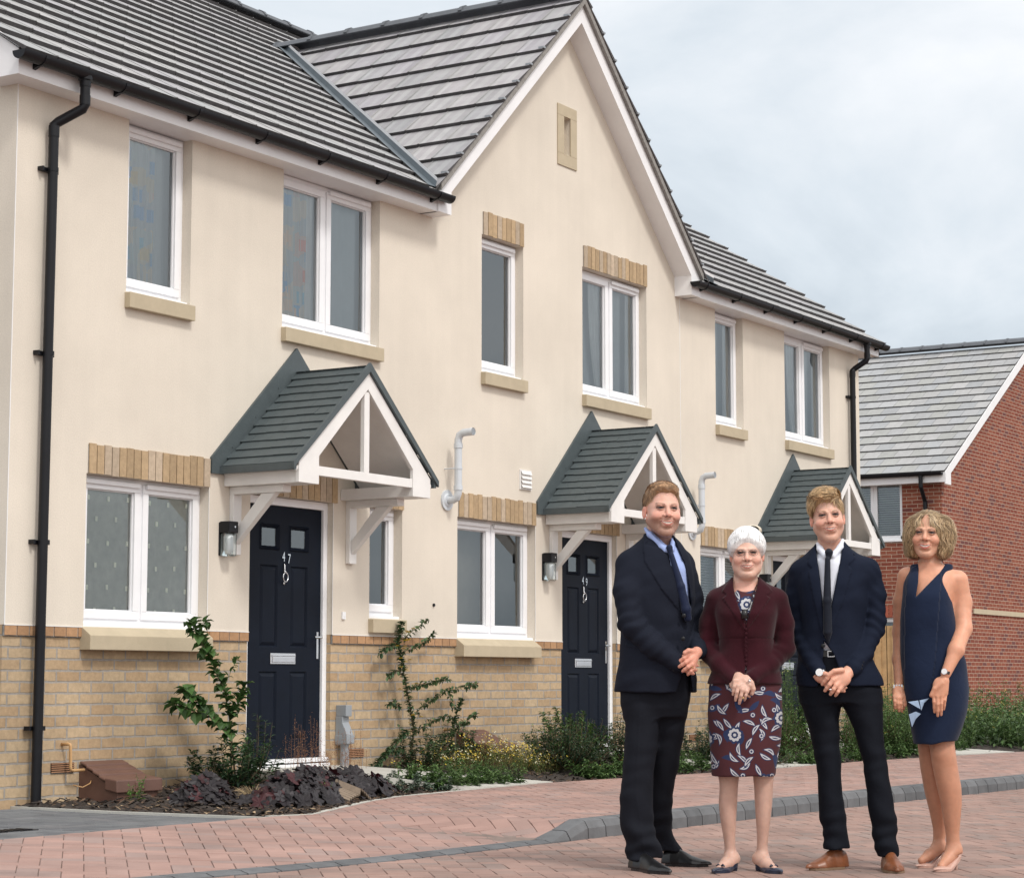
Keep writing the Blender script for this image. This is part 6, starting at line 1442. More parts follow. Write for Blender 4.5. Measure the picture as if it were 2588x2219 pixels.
# ================================================================ fair-haired young man
def man_fair():
    P = Person('fair-haired young man in a navy suit, white shirt and brown brogues', (9.732, -6.108), 392, 1737, (928.6, .0181))
    hc = P(247, 186, -.02); HR = rotz(.10) @ rotx(-.03) @ roty(-.075); hs = 1.03
    o = dict(w=.98, jaw=1.05, jw=1.02, smile=.6, brow=(.22, .13, .07), browa=.6, squint=1, iris=(.05, .06, .06), lip=(.42, .17, .13), beard=(.30, .17, .11))
    head = head_field(hc, HR, hs, o); base = np.array(SK) * np.array((1.0, .93, .90))
    neck = chain([P(262, 370, .02), P(258, 330, .005), P(252, 250, .0)], [.062, .056, .053], .02)
    A = hand_field(P, 1, (348, 872, -.16), [(262, 885, -.215), (272, 912, -.222), (286, 935, -.222), (303, 950, -.212)], [(226, 930, -.205), (238, 958, -.212), (262, 974, -.212), (284, 980, -.205)], [(312, 868, -.21), (278, 872, -.222), (252, 890, -.225)], r=.0098)
    B = hand_field(P, 1, (216, 895, -.155), [(245, 905, -.175), (252, 925, -.178), (262, 945, -.178), (272, 958, -.17)], [(300, 935, -.165), (312, 955, -.165), (322, 960, -.165), (330, 945, -.16)], [(238, 885, -.19), (262, 895, -.205), (282, 905, -.21)], r=.0095)
    wr = union((rc(P(345, 872, -.16), P(365, 862, -.14), .030, .032), 0), (rc(P(216, 895, -.155), P(205, 875, -.14), .029, .031), .01), (el(P(305, 905, -.19), (.050, .024, .040)), .02))
    core = union((chain([P(262, 380, .02), P(290, 900, .03)], [.05, .05], .02), 0), (chain([P(215, 930, .02), P(255, 1300, .0), P(272, 1450, .0), P(295, 1700, .02)], [.03, .025, .022, .028], .02), .02), (chain([P(400, 930, .02), P(455, 1300, -.02), P(486, 1450, -.02), P(516, 1700, -.02)], [.03, .025, .022, .028], .02), .02),
                 (chain([P(262, 420, .02), P(120, 430, .03), P(118, 670, .03), P(212, 880, -.13)], [.03, .03, .028, .028], .01), .02), (chain([P(262, 420, .02), P(450, 430, .03), P(462, 670, .03), P(360, 865, -.13)], [.03, .03, .028, .028], .01), .02))
    def colf(V):
        q = (V - hc.astype(f32)) @ HR.astype(f32) / hs; oo = dict(o); col = face_color(q, oo, base); far = q[:, 2] < -.16; col[far] = base * np.array((1.03, .90, .84)); col[V[:, 2] < .35] = (.012, .012, .014); return col
    o['beard'] = tuple(np.array(base) * np.array((.80, .74, .70)))
    body = make_body(P, [(head, 0), (neck, .03), (core, .02), (A, .006), (B, .005), (wr, .012)], bbox([P(60, 57, 0), P(560, 1720, 0), (0, -.25, 0), (0, .14, 0)], .02), .0025, colf)
    sh = P.loft([(304, 208, 312, .0, .066), (335, 204, 322, -.005, .076), (390, 175, 355, -.02, .110), (520, 160, 380, -.02, .128), (700, 165, 380, -.015, .125), (760, 160, 385, -.01, .125), (786, 160, 385, 0, .12)], e=2.2)
    collar = union((chain([P(204, 305, -.01), P(214, 328, -.068), P(240, 366, -.112)], [.009, .015, .015], .01), 0), (chain([P(314, 290, -.01), P(304, 322, -.07), P(272, 362, -.112)], [.009, .015, .015], .01), 0))
    nh = P.poly([(196, 280), (322, 262), (305, 322), (256, 352), (212, 330)]); P.part('shirt', union((lambda X: smax(sh(X), -np.maximum(nh(X), X[:, 1] + .0), .004), 0), (collar, .006)), bbox([P(150, 285, 0), P(390, 850, 0), (0, -.18, 0), (0, .14, 0)], .015), .005, 'white_shirt', body, relax=1)
    tie = union((chain([P(254, 345, -.140), P(253, 368, -.142)], [.020, .013], 0), 0), (chain([P(248, 375, -.150), P(247, 560, -.163), P(249, 700, -.158)], [.013, .019, .021], .01), .005), (rc(P(249, 700, -.158), P(252, 752, -.154), .021, .003), .004))
    P.part('tie', tie, bbox([P(222, 325, 0), P(280, 765, 0), (0, -.2, 0), (0, -.12, 0)], .01), .004, 'black_tie', body)
    tor = P.loft([(300, 205, 318, .02, .08), (330, 170, 352, .015, .10), (352, 150, 388, .01, .112), (385, 118, 425, .0, .124), (450, 108, 440, -.01, .14), (560, 122, 425, -.015, .145), (680, 130, 412, -.015, .140), (760, 122, 425, -.01, .142), (850, 112, 460, -.005, .15), (905, 112, 495, .0, .155), (938, 116, 500, .0, .155)], e=2.35)
    aR = sleeve(P, [(134, 436, .0), (114, 545, .01), (118, 680, .0), (170, 790, -.08), (206, 868, -.142)], [.062, .058, .054, .047, .038], ph=.9); aL = sleeve(P, [(424, 428, .0), (450, 535, .01), (455, 670, .0), (405, 790, -.08), (360, 862, -.148)], [.062, .058, .053, .047, .040], ph=2.6)
    vee = P.poly([(196, 285), (322, 275), (306, 380), (272, 560), (238, 745), (232, 600), (214, 440), (196, 330)]); op = P.poly([(236, 742), (278, 800), (300, 860), (360, 960), (205, 960), (222, 860), (232, 800)])
    l1 = P.poly([(196, 296), (172, 350), (160, 400), (182, 420), (165, 440), (188, 560), (232, 742), (238, 742), (232, 620), (214, 450), (200, 350)]); l2 = P.poly([(320, 284), (352, 330), (372, 378), (340, 410), (356, 430), (318, 570), (244, 742), (238, 742), (262, 610), (292, 460), (310, 360)])
    ed = P.poly([(234, 745), (240, 745), (246, 800), (240, 800)])
    def jf(X):
        d = tor(X) + .0032 * wob(X, 9, 6, 24, .4); y = X[:, 1]; F_ = y < -.01
        d = np.where((l1(X) < 0) & F_, d - .005, d); d = np.where((l2(X) < 0) & F_, d - .006, d)
        d = smax(d, -np.maximum(np.maximum(vee(X), y + .015), -(tor(X) + .075)), .006); d = smax(d, -np.maximum(op(X), y + .03), .004)
        kk = np.interp(X[:, 2], [1.20, 1.40], [.010, .040]).astype(f32); return smin(smin(d, aR(X), kk), aL(X), kk)
    J = P.part('jacket', jf, bbox([P(55, 275, 0), P(512, 948, 0), (0, -.22, 0), (0, .17, 0)], .015), .0048, 'dark_navy_suit', body, relax=1)
    dots(P, [(229, 760, -.156)], .010, 'black_plastic', J); dots(P, [(404, 832, -.150), (400, 846, -.156), (397, 860, -.160)], .006, 'black_plastic', J)
    cf = MB(); cf.tube([tuple(P(362, 862, -.146)), tuple(P(355, 868, -.155))], [.036, .035], 16); c_ = cf.build('shirt_cuff', 'white_shirt', None, smooth=True); c_.parent = body
    be = MB(); be.box(P(240, 800, 0)[0] - .03, P(285, 800, 0)[0] + .03, -.134, -.128, P(250, 808, -.13)[2], P(250, 780, -.13)[2]); b_ = be.build('belt', 'black_leather', None); b_.parent = body
    be = MB(); x0, x1, z0, z1 = P(249, 800, -.136)[0], P(280, 800, -.136)[0], P(250, 809, -.136)[2], P(250, 782, -.136)[2]; ring(be, x0, x1, z0, z1, .003, -.140, -.136); b2 = be.build('buckle', 'silver', None); b2.parent = b_
    hip = P.loft([(787, 155, 395, -.01, .126), (880, 140, 450, .0, .13), (960, 125, 482, .0, .135), (1010, 130, 485, .0, .12)], e=2.3)
    l1_ = P.loft([(940, 124, 318, .0, .12), (1010, 132, 308, -.005, .112), (1100, 160, 300, -.01, .10), (1200, 184, 304, -.01, .088), (1300, 204, 310, -.01, .078), (1400, 208, 314, -.005, .074), (1500, 214, 328, .0, .073), (1570, 225, 342, .005, .074), (1645, 238, 348, .01, .078)], e=2.1)
    l2_ = P.loft([(940, 300, 482, .0, .12), (1010, 312, 488, -.005, .112), (1100, 352, 494, -.01, .10), (1200, 388, 498, -.015, .088), (1300, 408, 514, -.02, .080), (1400, 420, 530, -.02, .076), (1500, 432, 548, -.015, .074), (1580, 440, 556, -.01, .075), (1678, 470, 556, -.005, .074)], e=2.1)
    def tr(X):
        d = smin(smin(hip(X), l1_(X), .025), l2_(X), .02); z = X[:, 2]; w = np.exp(-((z - .15) / .10) ** 2) + .25 + .4 * np.exp(-((z - .55) / .12) ** 2) * .5; return d + .0070 * w * wob(X, 10, 7, 36, 1.7)
    P.part('trousers', tr, bbox([P(115, 800, 0), P(565, 1690, 0), (0, -.16, 0), (0, .16, 0)], .015), .0055, 'black_trousers', body, relax=1)
    gp = lambda x, d: (P(x, 1735, d)[0], d)
    shoe(P, 'shoe', gp(322, .03), gp(172, -.10), 'tan_leather', body, h=.060, w=.048, laces=True); shoe(P, 'shoe', gp(510, .03), gp(552, -.215), 'tan_leather', body, h=.062, w=.050, laces=True)
    watch(P, body, P(214, 878, -.185), (-.15, -1, .15), P(216, 895, -.155) - P(170, 790, -.08), .019, (.030, .031, 'silver', 'steel watch with a square white dial on the wrist of the fair-haired man'))
    loop(P, P(262, 952, -.224), P(286, 935, -.222) - P(262, 974, -.212), .0108, .0018, 'silver', 'ring', body)
    fld = union((el((0, .020, .044), (.0800, .098, .088)), 0), (el((-.012, -.062, .098), (.062, .040, .030)), .03), (el((-.004, -.008, .110), (.060, .060, .026)), .03), (el((-.066, -.030, .056), (.022, .035, .042)), .03))
    cut = lambda q: -(q[:, 2] + .05 * np.clip(q[:, 0], -.05, .05) - .008 * np.sin(np.abs(q[:, 0]) * 50) * (q[:, 1] < -.03) - np.interp(q[:, 1], [-.13, -.080, -.055, -.022, .005, .02, .10], [.068, .064, .042, .006, -.022, -.06, -.075]).astype(f32))
    HC = (.44, .295, .155)
    def hcol(V): q = (V - hc.astype(f32)) @ HR.astype(f32) / hs; t = np.clip((q[:, 2] - .02) / .10, 0, 1)[:, None]; return np.array(HC, f32) * (.50 + .85 * t) * (1 + .2 * np.sin(q[:, :1] * 700 + 50 * np.sin(q[:, 2:3] * 24)))
    H = P.part('hair', hair_shell(hc, HR, hs, fld, cut, 1, amp=.0022), bbox([P(140, 50, 0), P(335, 275, 0), (0, -.15, 0), (0, .13, 0)], .01), .003, 'hair', body, colf=hcol)
    def flow(q, t):
        top = np.clip((q[:, 2] - .055) / .03, 0, 1)[:, None]; z_ = 0 * q[:, 0]; a = np.stack([-.8 + z_, -.55 + z_, .10 + z_], 1); b = np.stack([-.15 + z_, .45 + z_, -1 + z_], 1); return a * top + b * (1 - top)
    groom(P, 'hair_strands', H, hc, HR, hs, fld, cut, flow, 4200, 6, .0075, (.0006, .010), .0010, [HC, tuple(v * 1.5 for v in HC), tuple(v * .55 for v in HC)], 3)
man_fair()

# ================================================================ woman in the sleeveless navy dress
def woman_navy():
    P = Person('woman with wavy blonde bob in a sleeveless navy dress and nude heels', (9.928, -6.428), 743, 1737, (928.6, .0221))
    hc = P(690, 264, -.02); HR = rotz(-.12) @ rotx(-.02) @ roty(.05); hs = .985
    o = dict(w=.98, jaw=.98, smile=1.0, brow=(.16, .09, .05), browa=.7, squint=1, iris=(.04, .05, .05), lip=(.50, .14, .13))
    head = head_field(hc, HR, hs, o); base = np.array(SK) * np.array((.93, .79, .68))
    neck = chain([P(706, 440, .01), P(702, 400, .0), P(697, 330, .005)], [.062, .050, .047], .02)
    chest = P.loft([(405, 640, 770, .01, .055), (430, 610, 812, .01, .075), (470, 600, 820, .0, .095), (560, 600, 800, -.015, .11), (700, 600, 800, -.01, .09), (900, 620, 830, .0, .09), (1100, 640, 830, .0, .09)], e=2.2)
    armL = chain([P(822, 472, .01), P(838, 570, .02), P(846, 685, -.03), P(815, 780, -.125), P(770, 885, -.175)], [.050, .048, .040, .036, .0235], .02)
    armR = chain([P(600, 450, .02), P(578, 560, .05), P(572, 700, .06), P(566, 820, .02), P(566, 925, -.03)], [.044, .040, .036, .030, .023], .02)
    A = hand_field(P, 1, (768, 895, -.178), [(718, 975, -.190), (735, 982, -.195), (753, 980, -.192), (770, 970, -.182)], [(722, 1052, -.180), (735, 1068, -.183), (750, 1064, -.181), (762, 1040, -.174)], [(752, 925, -.195), (722, 950, -.200), (708, 978, -.198)], r=.0080)
    B = hand_field(P, 1, (562, 940, -.035), [(547, 985, -.07), (560, 992, -.075), (572, 990, -.07), (580, 980, -.06)], [(550, 1035, -.075), (566, 1048, -.07), (580, 1050, -.06), (588, 1040, -.05)], [(575, 955, -.06), (588, 985, -.06), (592, 1020, -.06)], r=.0080)
    palm = union((el(P(745, 940, -.183), (.034, .018, .045)), 0), (el(P(562, 965, -.05), (.026, .018, .034)), 0))
    l1 = P.loft([(1100, 690, 815, -.01, .07), (1190, 697, 808, -.02, .066), (1240, 704, 815, -.025, .062), (1290, 712, 822, -.02, .056), (1380, 732, 838, -.01, .056), (1450, 748, 840, .0, .052), (1520, 760, 834, .005, .042), (1580, 770, 829, .01, .033), (1620, 772, 832, .01, .031), (1660, 765, 838, .01, .034)], e=2.0, sm=1)
    l2 = P.loft([(1100, 640, 740, .08, .07), (1205, 649, 735, .08, .062), (1300, 660, 745, .09, .055), (1400, 678, 766, .11, .054), (1480, 698, 775, .12, .046), (1560, 715, 775, .13, .034), (1610, 716, 768, .13, .031), (1650, 705, 765, .12, .033)], e=2.0, sm=1)
    foot = [(chain([P(812, 1650, .01), P(780, 1690, -.03), P(750, 1722, -.09)], [.031, .028, .018], .01), .02), (chain([P(745, 1640, .12), P(700, 1675, .08), P(665, 1700, .05)], [.030, .027, .017], .01), .02)]
    kn = el(P(745, 1232, -.06), (.026, .018, .030))
    def colf(V):
        q = (V - hc.astype(f32)) @ HR.astype(f32) / hs; col = face_color(q, o, base); far = q[:, 2] < -.14; col[far] = base * np.array((1.03, .93, .88)); leg = V[:, 2] < .62; col[leg] = np.array((.50, .245, .155)); return col
    body = make_body(P, [(head, 0), (neck, .03), (chest, .03), (armL, .025), (armR, .025), (A, .006), (B, .005), (palm, .012), (l1, .02), (l2, .01), (kn, .02)] + foot, bbox([P(530, 155, 0), P(890, 1745, 0), (0, -.24, 0), (0, .2, 0)], .02), .0025, colf)
    dr = P.loft([(396, 618, 800, .015, .050), (425, 608, 806, .012, .080), (470, 588, 788, .0, .108), (540, 578, 796, -.015, .126), (640, 570, 812, -.015, .125), (740, 570, 832, -.005, .122), (850, 574, 862, .0, .135), (950, 590, 874, .0, .142), (1050, 606, 864, .0, .142), (1130, 618, 838, .0, .138), (1192, 630, 814, .0, .134)], e=2.3)
    vee = P.poly([(655, 380), (778, 380), (770, 398), (742, 440), (640, 548), (650, 480), (652, 415)])
    hole = union((el(P(862, 430, .0), (.060, .10, .062)), 0), (el(P(566, 440, .0), (.034, .10, .05)), 0)); pan = P.poly([(640, 405), (655, 470), (640, 552), (705, 480), (735, 445), (752, 440), (740, 600), (722, 850), (698, 996), (650, 1000), (592, 1004), (590, 850), (592, 600), (600, 470), (620, 415)])
    hemc = P.poly([(600, 1230), (620, 1215), (700, 1196), (760, 1180), (830, 1176), (860, 1260), (600, 1260)])
    def df(X):
        d = dr(X) + .0016 * wob(X, 14, 6, 12, 2.2); y = X[:, 1]; d = np.where((pan(X) < 0) & (y < -.02), d - .009, d); d = smax(d, -np.maximum(vee(X), y + .0), .003); d = smax(d, -hole(X), .004); return smax(d, -hemc(X), .003)
    D = P.part('dress', df, bbox([P(560, 380, 0), P(890, 1240, 0), (0, -.18, 0), (0, .17, 0)], .015), .0045, 'navy_dress', body, relax=1)
    # pale lining showing where the front panel falls open
    ln = MB(); fr = lambda x, y, d: tuple(P(x, y, d))
    ln.add([fr(606, 1008, -.150), fr(650, 1001, -.162), fr(661, 1040, -.166), fr(630, 1022, -.163)], [[0, 1, 2, 3]]); ln.add([fr(656, 1001, -.160), fr(697, 992, -.158), fr(676, 1012, -.166), fr(664, 1046, -.168)], [[0, 1, 2, 3]]); ln.add([fr(610, 1062, -.150), fr(640, 1050, -.158), fr(662, 1060, -.165), fr(640, 1082, -.160), fr(624, 1118, -.152)], [[0, 1, 2, 3, 4]])
    l_ = ln.build('lining', 'blue_lining', None); l_.parent = D; sd_ = l_.modifiers.new('s', 'SOLIDIFY'); sd_.thickness = .002
    watch(P, body, P(765, 874, -.198), (-.2, -1, .1), P(768, 895, -.178) - P(815, 780, -.125), .0150, (.022, .024, 'black_leather', 'small round watch on a black strap, on the left wrist of the woman in navy')); 
    br = MB(); 
    for k in range(4): a = k * .4 - 2.3; c = P(562, 938, -.03); br.box(c[0] - .022 + k * .012, c[0] - .014 + k * .012, c[1] - .032, c[1] - .022, c[2] - .009, c[2] + .008)
    b_ = br.build('bracelet', 'silver', None); tag(b_, 'silver link bracelet on the right wrist of the woman in navy', 'bracelet'); b_.matrix_world = P.M
    loop(P, P(741, 1006, -.192), P(735, 982, -.192) - P(735, 1068, -.140), .0092, .0020, 'gold', 'ring', body)
    gp = lambda x, d: (P(x, 1735, d)[0], d)
    shoe(P, 'shoe', gp(826, .03), gp(727, -.155), 'nude_leather', body, h=.034, w=.039, heelh=.062, sole=False, open_=True, spike=True); shoe(P, 'shoe', gp(757, .16), gp(652, .035), 'nude_leather', body, h=.034, w=.038, heelh=.062, sole=False, open_=True, spike=True)
    # hair: wavy chin-length bob with a swept fringe
    fld = union((el((0, .020, .040), (.084, .102, .082)), 0), (el((-.074, -.010, -.010), (.040, .055, .088)), .035), (el((.084, -.002, -.005), (.052, .060, .088)), .035), (el((.01, .060, -.04), (.090, .055, .10)), .03), (el((.076, -.010, -.090), (.036, .042, .028)), .03), (el((-.066, -.008, -.095), (.034, .042, .028)), .03))
    def cut(q):
        fc = (np.abs(q[:, 0] - .0) / (.060 - .45 * np.clip(q[:, 2] - .02, 0, .1))) ** 2 + ((q[:, 2] + .042) / .128) ** 2 - 1; a = -np.maximum(fc * .03, (q[:, 1] + .030)); return np.maximum(a, -(q[:, 2] + .128))
    HC = (.40, .27, .145)
    def hcol(V): q = (V - hc.astype(f32)) @ HR.astype(f32) / hs; t = np.clip((.09 - q[:, 2]) / .14, 0, 1)[:, None]; return np.array(HC, f32) * (.50 + .5 * t) * (1 + .25 * np.sin(q[:, :1] * 520 + 30 * np.sin(q[:, 2:3] * 40)))
    H = P.part('hair', hair_shell(hc, HR, hs, fld, cut, 1, amp=.003, fr=300), bbox([P(572, 150, 0), P(840, 400, 0), (0, -.13, 0), (0, .16, 0)], .01), .0035, 'hair', body, colf=hcol)
    def flow(q, t):
        s = np.where(q[:, 0] + .003 < 0, -1.0, 1.0); top = np.clip((q[:, 2] - .05) / .06, 0, 1); wv = np.sin(q[:, 2] * 85 + q[:, 1] * 40 + s) * .75
        return np.stack([s * (.15 + 1.0 * top) + wv * .5, -.10 * top + wv * .5, -1 + .75 * top], 1).astype(f32)
    groom(P, 'hair_strands', H, hc, HR, hs, fld, cut, flow, 5200, 9, .0130, (.0008, .009), .0012, [HC, (.66, .50, .31), (.17, .105, .06), (.48, .34, .19)], 5, ctr=(0, .02, -.01), mess=.24)
    e = MB(); c = hc + HR @ np.array((.078, -.012, -.036)) * hs; e.tube([tuple(c + np.array((0, -.03, 0))), tuple(c + np.array((0, -.034, 0)))], .005, 8); ee = e.build('earring', 'silver', None, smooth=True); ee.parent = body
woman_navy()
# ================================================================ planting
class Plant:
    def __init__(s, seed): s.r = random.Random(seed); s.big = 1.4; s.lf = MB(); s.st = MB()
    def leaf(s, p, d, l, w, col, up=(0, 0, 1), fold=.25, curl=.2):
        l *= s.big; w *= s.big * 1.1; p, d, up = Vector(p), Vector(d).normalized(), Vector(up); sd = d.cross(up)
        if sd.length < .05: sd = d.cross(Vector((1, 0, 0)))
        sd.normalize(); n = sd.cross(d).normalized()
        a = p + d * l * .30; b = p + d * l * .68 - n * l * curl * .3; t = p + d * l - n * l * curl
        h = n * w * fold
        s.lf.add([p, a + sd * w * .42 + h, b + sd * w * .45 + h, t, b - sd * w * .45 + h, a - sd * w * .42 + h, a, b], [[0, 6, 1], [6, 7, 2, 1], [7, 3, 2], [0, 5, 6], [6, 5, 4, 7], [7, 4, 3]], 0, col)
    def lobed(s, p, n, rad, col, k=5):
        """palmate leaf facing n"""
        p, n = Vector(p), Vector(n).normalized(); u = n.orthogonal().normalized(); v = n.cross(u); a0 = s.r.uniform(0, 6.28); P = [p - n * rad * .12]
        m = k * 4
        for i in range(m):
            a = a0 + 6.283 * i / m; rr = rad * (.62 + .38 * abs(math.cos((i % 4) / 4 * math.pi))) * s.r.uniform(.9, 1.08); P.append(p + (u * math.cos(a) + v * math.sin(a)) * rr + n * rad * (.10 * math.sin(i * 1.7) - .10))
        s.lf.add(P, [[0, i + 1, (i + 1) % m + 1] for i in range(m)], 0, col)
    def stem(s, pts, r0, r1, col=(.10, .075, .04)):
        n = len(pts); s.st.tube(pts, [r0 + (r1 - r0) * i / (n - 1) for i in range(n)], 5, 0, col)
    def done(s, name, label, group=None, cat='plant', kind=None):
        b = s.lf.v[0] if s.lf.v else (0, 0, 0); xs = [v[0] for v in (s.st.v or s.lf.v)]; ys = [v[1] for v in (s.st.v or s.lf.v)]; zs = [v[2] for v in (s.st.v or s.lf.v)]
        T = thing(name, label, cat, (sum(xs) / len(xs), sum(ys) / len(ys), min(zs)), group)
        if s.lf.v: s.lf.build('leaves', 'leaf', T)
        if s.st.v: s.st.build('stems', 'stem', T)
        return T
GR = [(.060, .120, .030), (.085, .160, .040), (.040, .085, .025), (.110, .190, .055), (.070, .130, .045)]
DK = [(.028, .060, .030), (.040, .080, .035), (.055, .100, .045), (.022, .045, .024)]
def ground(x, y): return zsoil(x, min(y, 0))
def bush(P, c, rad, hgt, n, ll, lw, pal, sprays=14, lean=.8):
    """mound of leafy sprays, thick in the middle, ragged at the rim"""
    r = P.r; c = Vector(c)
    for k in range(sprays):
        a = r.uniform(0, 6.283); e = r.uniform(.0, 1.0) ** .6; tip = c + Vector((math.cos(a) * rad * e, math.sin(a) * rad * e, hgt * (1.05 - .55 * e * e) * r.uniform(.75, 1.12)))
        b = c + Vector((math.cos(a), math.sin(a), 0)) * rad * .25 * e; mid = (b + tip) / 2 + Vector((math.cos(a), math.sin(a), 0)) * rad * .12
        P.stem([b, mid, tip], .004, .0012); m = max(6, int(n * 2.1) // sprays)
        tone = r.uniform(.65, 1.2)
        for j in range(m):
            t = r.uniform(.12, 1.0); q = b.lerp(mid, t * 2) if t < .5 else mid.lerp(tip, t * 2 - 1); az = r.uniform(0, 6.28); d = Vector((math.cos(az), math.sin(az), r.uniform(-.1, .9))); sz = r.uniform(.6, 1.15) * (1 - .35 * t)
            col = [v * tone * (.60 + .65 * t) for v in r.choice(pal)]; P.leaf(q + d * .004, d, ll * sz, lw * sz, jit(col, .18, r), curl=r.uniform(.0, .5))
def twig(P, pts, n, ll, lw, pal, r0=.004, droop=0, pairs=True, spread=1.0):
    r = P.r; V = [Vector(p) for p in pts]; Q = []
    for i in range(len(V) - 1):
        for k in range(6): Q.append(V[i].lerp(V[i + 1], k / 6) + Vector([r.uniform(-.006, .006)] * 3))
    Q.append(V[-1]); P.stem(Q, r0, r0 * .3)
    n = int(n * 2.0)
    for j in range(n):
        t = (j + r.random()) / n * .97 + .03; i = min(int(t * (len(Q) - 1)), len(Q) - 2); q = Q[i].lerp(Q[i + 1], t * (len(Q) - 1) - i); ax = (Q[i + 1] - Q[i]).normalized()
        az = r.uniform(0, 6.28); s = ax.orthogonal().normalized(); s2 = ax.cross(s); d = s * math.cos(az) + s2 * math.sin(az) + ax * r.uniform(.2, .9) + Vector((0, 0, -droop)); sz = r.uniform(.6, 1.15)
        P.leaf(q, d * spread, ll * sz, lw * sz, jit(r.choice(pal), .2, r), curl=r.uniform(.05, .5))

# 1: the tall self-sown sapling beside door 47, its broad leaves in tiers
P = Plant(21); bx, by = 12.15, -.35; gz = ground(bx, by); b = (bx, by, gz)
W_ = lambda dx, z: (bx + dx, by - abs(dx) * .1, z)
BL = [(.040, .095, .024), (.055, .120, .030), (.080, .160, .045), (.032, .070, .022), (.060, .12, .035)]
twig(P, [W_(.02, gz + .1), W_(-.05, .62), W_(-.12, .82), W_(-.28, 1.02), W_(-.42, 1.16), W_(-.56, 1.30)], 70, .056, .050, BL, .007)
twig(P, [W_(-.02, .50), W_(-.26, .62), W_(-.42, .72), W_(-.60, .82)], 40, .062, .052, BL, .006); twig(P, [W_(-.40, .66), W_(-.62, .70), W_(-.76, .74)], 14, .06, .050, BL, .003)
twig(P, [W_(-.03, .66), W_(.06, .74), W_(.10, .86)], 22, .06, .036, BL, .003); twig(P, [W_(-.14, .84), W_(-.02, .98), W_(.04, 1.06)], 8, .04, .02, GR, .002); twig(P, [W_(-.5, 1.24), W_(-.40, 1.28), W_(-.36, 1.30)], 8, .05, .03, BL, .002)
P.done('sapling', 'tall leggy sapling with broad green leaves growing in front of the ground floor window')
# 2: glossy evergreen mound under it
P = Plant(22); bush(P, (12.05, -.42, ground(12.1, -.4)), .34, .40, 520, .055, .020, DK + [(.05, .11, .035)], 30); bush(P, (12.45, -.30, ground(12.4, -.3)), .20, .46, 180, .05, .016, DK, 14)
P.done('evergreen_shrub', 'low dense evergreen shrub with narrow dark leaves, to the left of door 47')
# 3: purple-leaved heucheras
def heuchera(c, rad, n, seed, label, red=.2):
    P = Plant(seed); r = P.r
    for k in range(n):
        a = r.uniform(0, 6.28); e = r.random() ** .6; z = .05 + .14 * (1 - e * e) * r.uniform(.5, 1.2); p = Vector((c[0] + math.cos(a) * rad * e * 1.5, c[1] + math.sin(a) * rad * e * .9, ground(c[0], c[1]) + z))
        nrm = Vector((math.cos(a) * e * .9, math.sin(a) * e * .9 - .35, 1.0)) + Vector((r.uniform(-.4, .4), r.uniform(-.4, .4), 0)); u = r.random()
        col = (.055, .015, .018) if u < red else (.020, .016, .019) if u < .8 else (.038, .034, .038); P.lobed(p, nrm, r.uniform(.038, .070), jit(col, .35, r), 5)
        if k % 3 == 0: P.stem([(c[0], c[1], ground(*c)), tuple((p + Vector((c[0], c[1], p.z))) / 2), tuple(p)], .002, .0012, (.06, .02, .02))
    return P.done('heuchera', label, 'purple heucheras in the front bed')
heuchera((10.95, -1.10), .17, 110, 31, 'small clump of purple leaves with a red one, beside the brown meter box', .3)
for i, (c, n) in enumerate((((11.40, -1.45), 150), ((11.85, -1.25), 170), ((12.35, -1.22), 150))):
    heuchera(c, .30, n, 32 + i, ('dark purple-leaved clump nearest the pavement edge, left of the broken tile', 'dark purple-leaved clump in the middle of the three below door 47', 'dark purple-leaved clump nearest door 47')[i])
# 4: dry grass tuft, rusty seed plumes
P = Plant(41); r = P.r
for k in range(240):
    a = r.uniform(0, 6.28); e = r.uniform(.02, .14); c = Vector((11.22, -1.28, ground(11.2, -1.28))); t = c + Vector((math.cos(a) * e, math.sin(a) * e, r.uniform(.03, .13))); P.st.tube([tuple(c + Vector((math.cos(a), math.sin(a), 0)) * .02), tuple((c + t) / 2 + Vector((0, 0, .03))), tuple(t)], [.0012, .001, .0006], 3, 0, jit((.36, .27, .15), .3, r))
P.done('dry_grass', 'straw coloured tuft of dead grass between the purple-leaved clumps', cat='grass')
for i, (xa, ya, h, n, lab) in enumerate(((12.82, -.40, .42, 16, 'rusty brown seed plumes standing against the left side of door 47'), (13.25, -.36, .26, 18, 'short rusty brown seed plumes in front of the middle of door 47'), (13.62, -.32, .34, 10, 'rusty brown seed plumes against the right side of door 47'))):
    P = Plant(42 + i); r = P.r
    for k in range(n):
        x = xa + r.uniform(-.24, .24); y = ya + r.uniform(-.1, .08); g = ground(x, y) + .03; top = Vector((x + r.uniform(-.05, .05), y, g + h * r.uniform(.5, 1.1))); P.stem([(x, y, g - .05), tuple((Vector((x, y, g)) + top) / 2 + Vector((.008, 0, 0))), tuple(top)], .0016, .0007, (.22, .11, .055))
        for j in range(46):
            t = r.uniform(.35, 1); c = Vector((x, y, g)).lerp(top, t); w = .06 * (1.05 - t); q = c + Vector((r.gauss(0, w), r.gauss(0, w), r.gauss(0, .012))); P.leaf(q, (r.uniform(-1, 1), r.uniform(-1, 1), r.uniform(-.3, 1)), .007, .0035, jit((.26, .115, .055) if r.random() < .7 else (.36, .20, .11), .3, r))
    P.done('seed_plumes', lab, 'dry seed plumes in front of door 47')
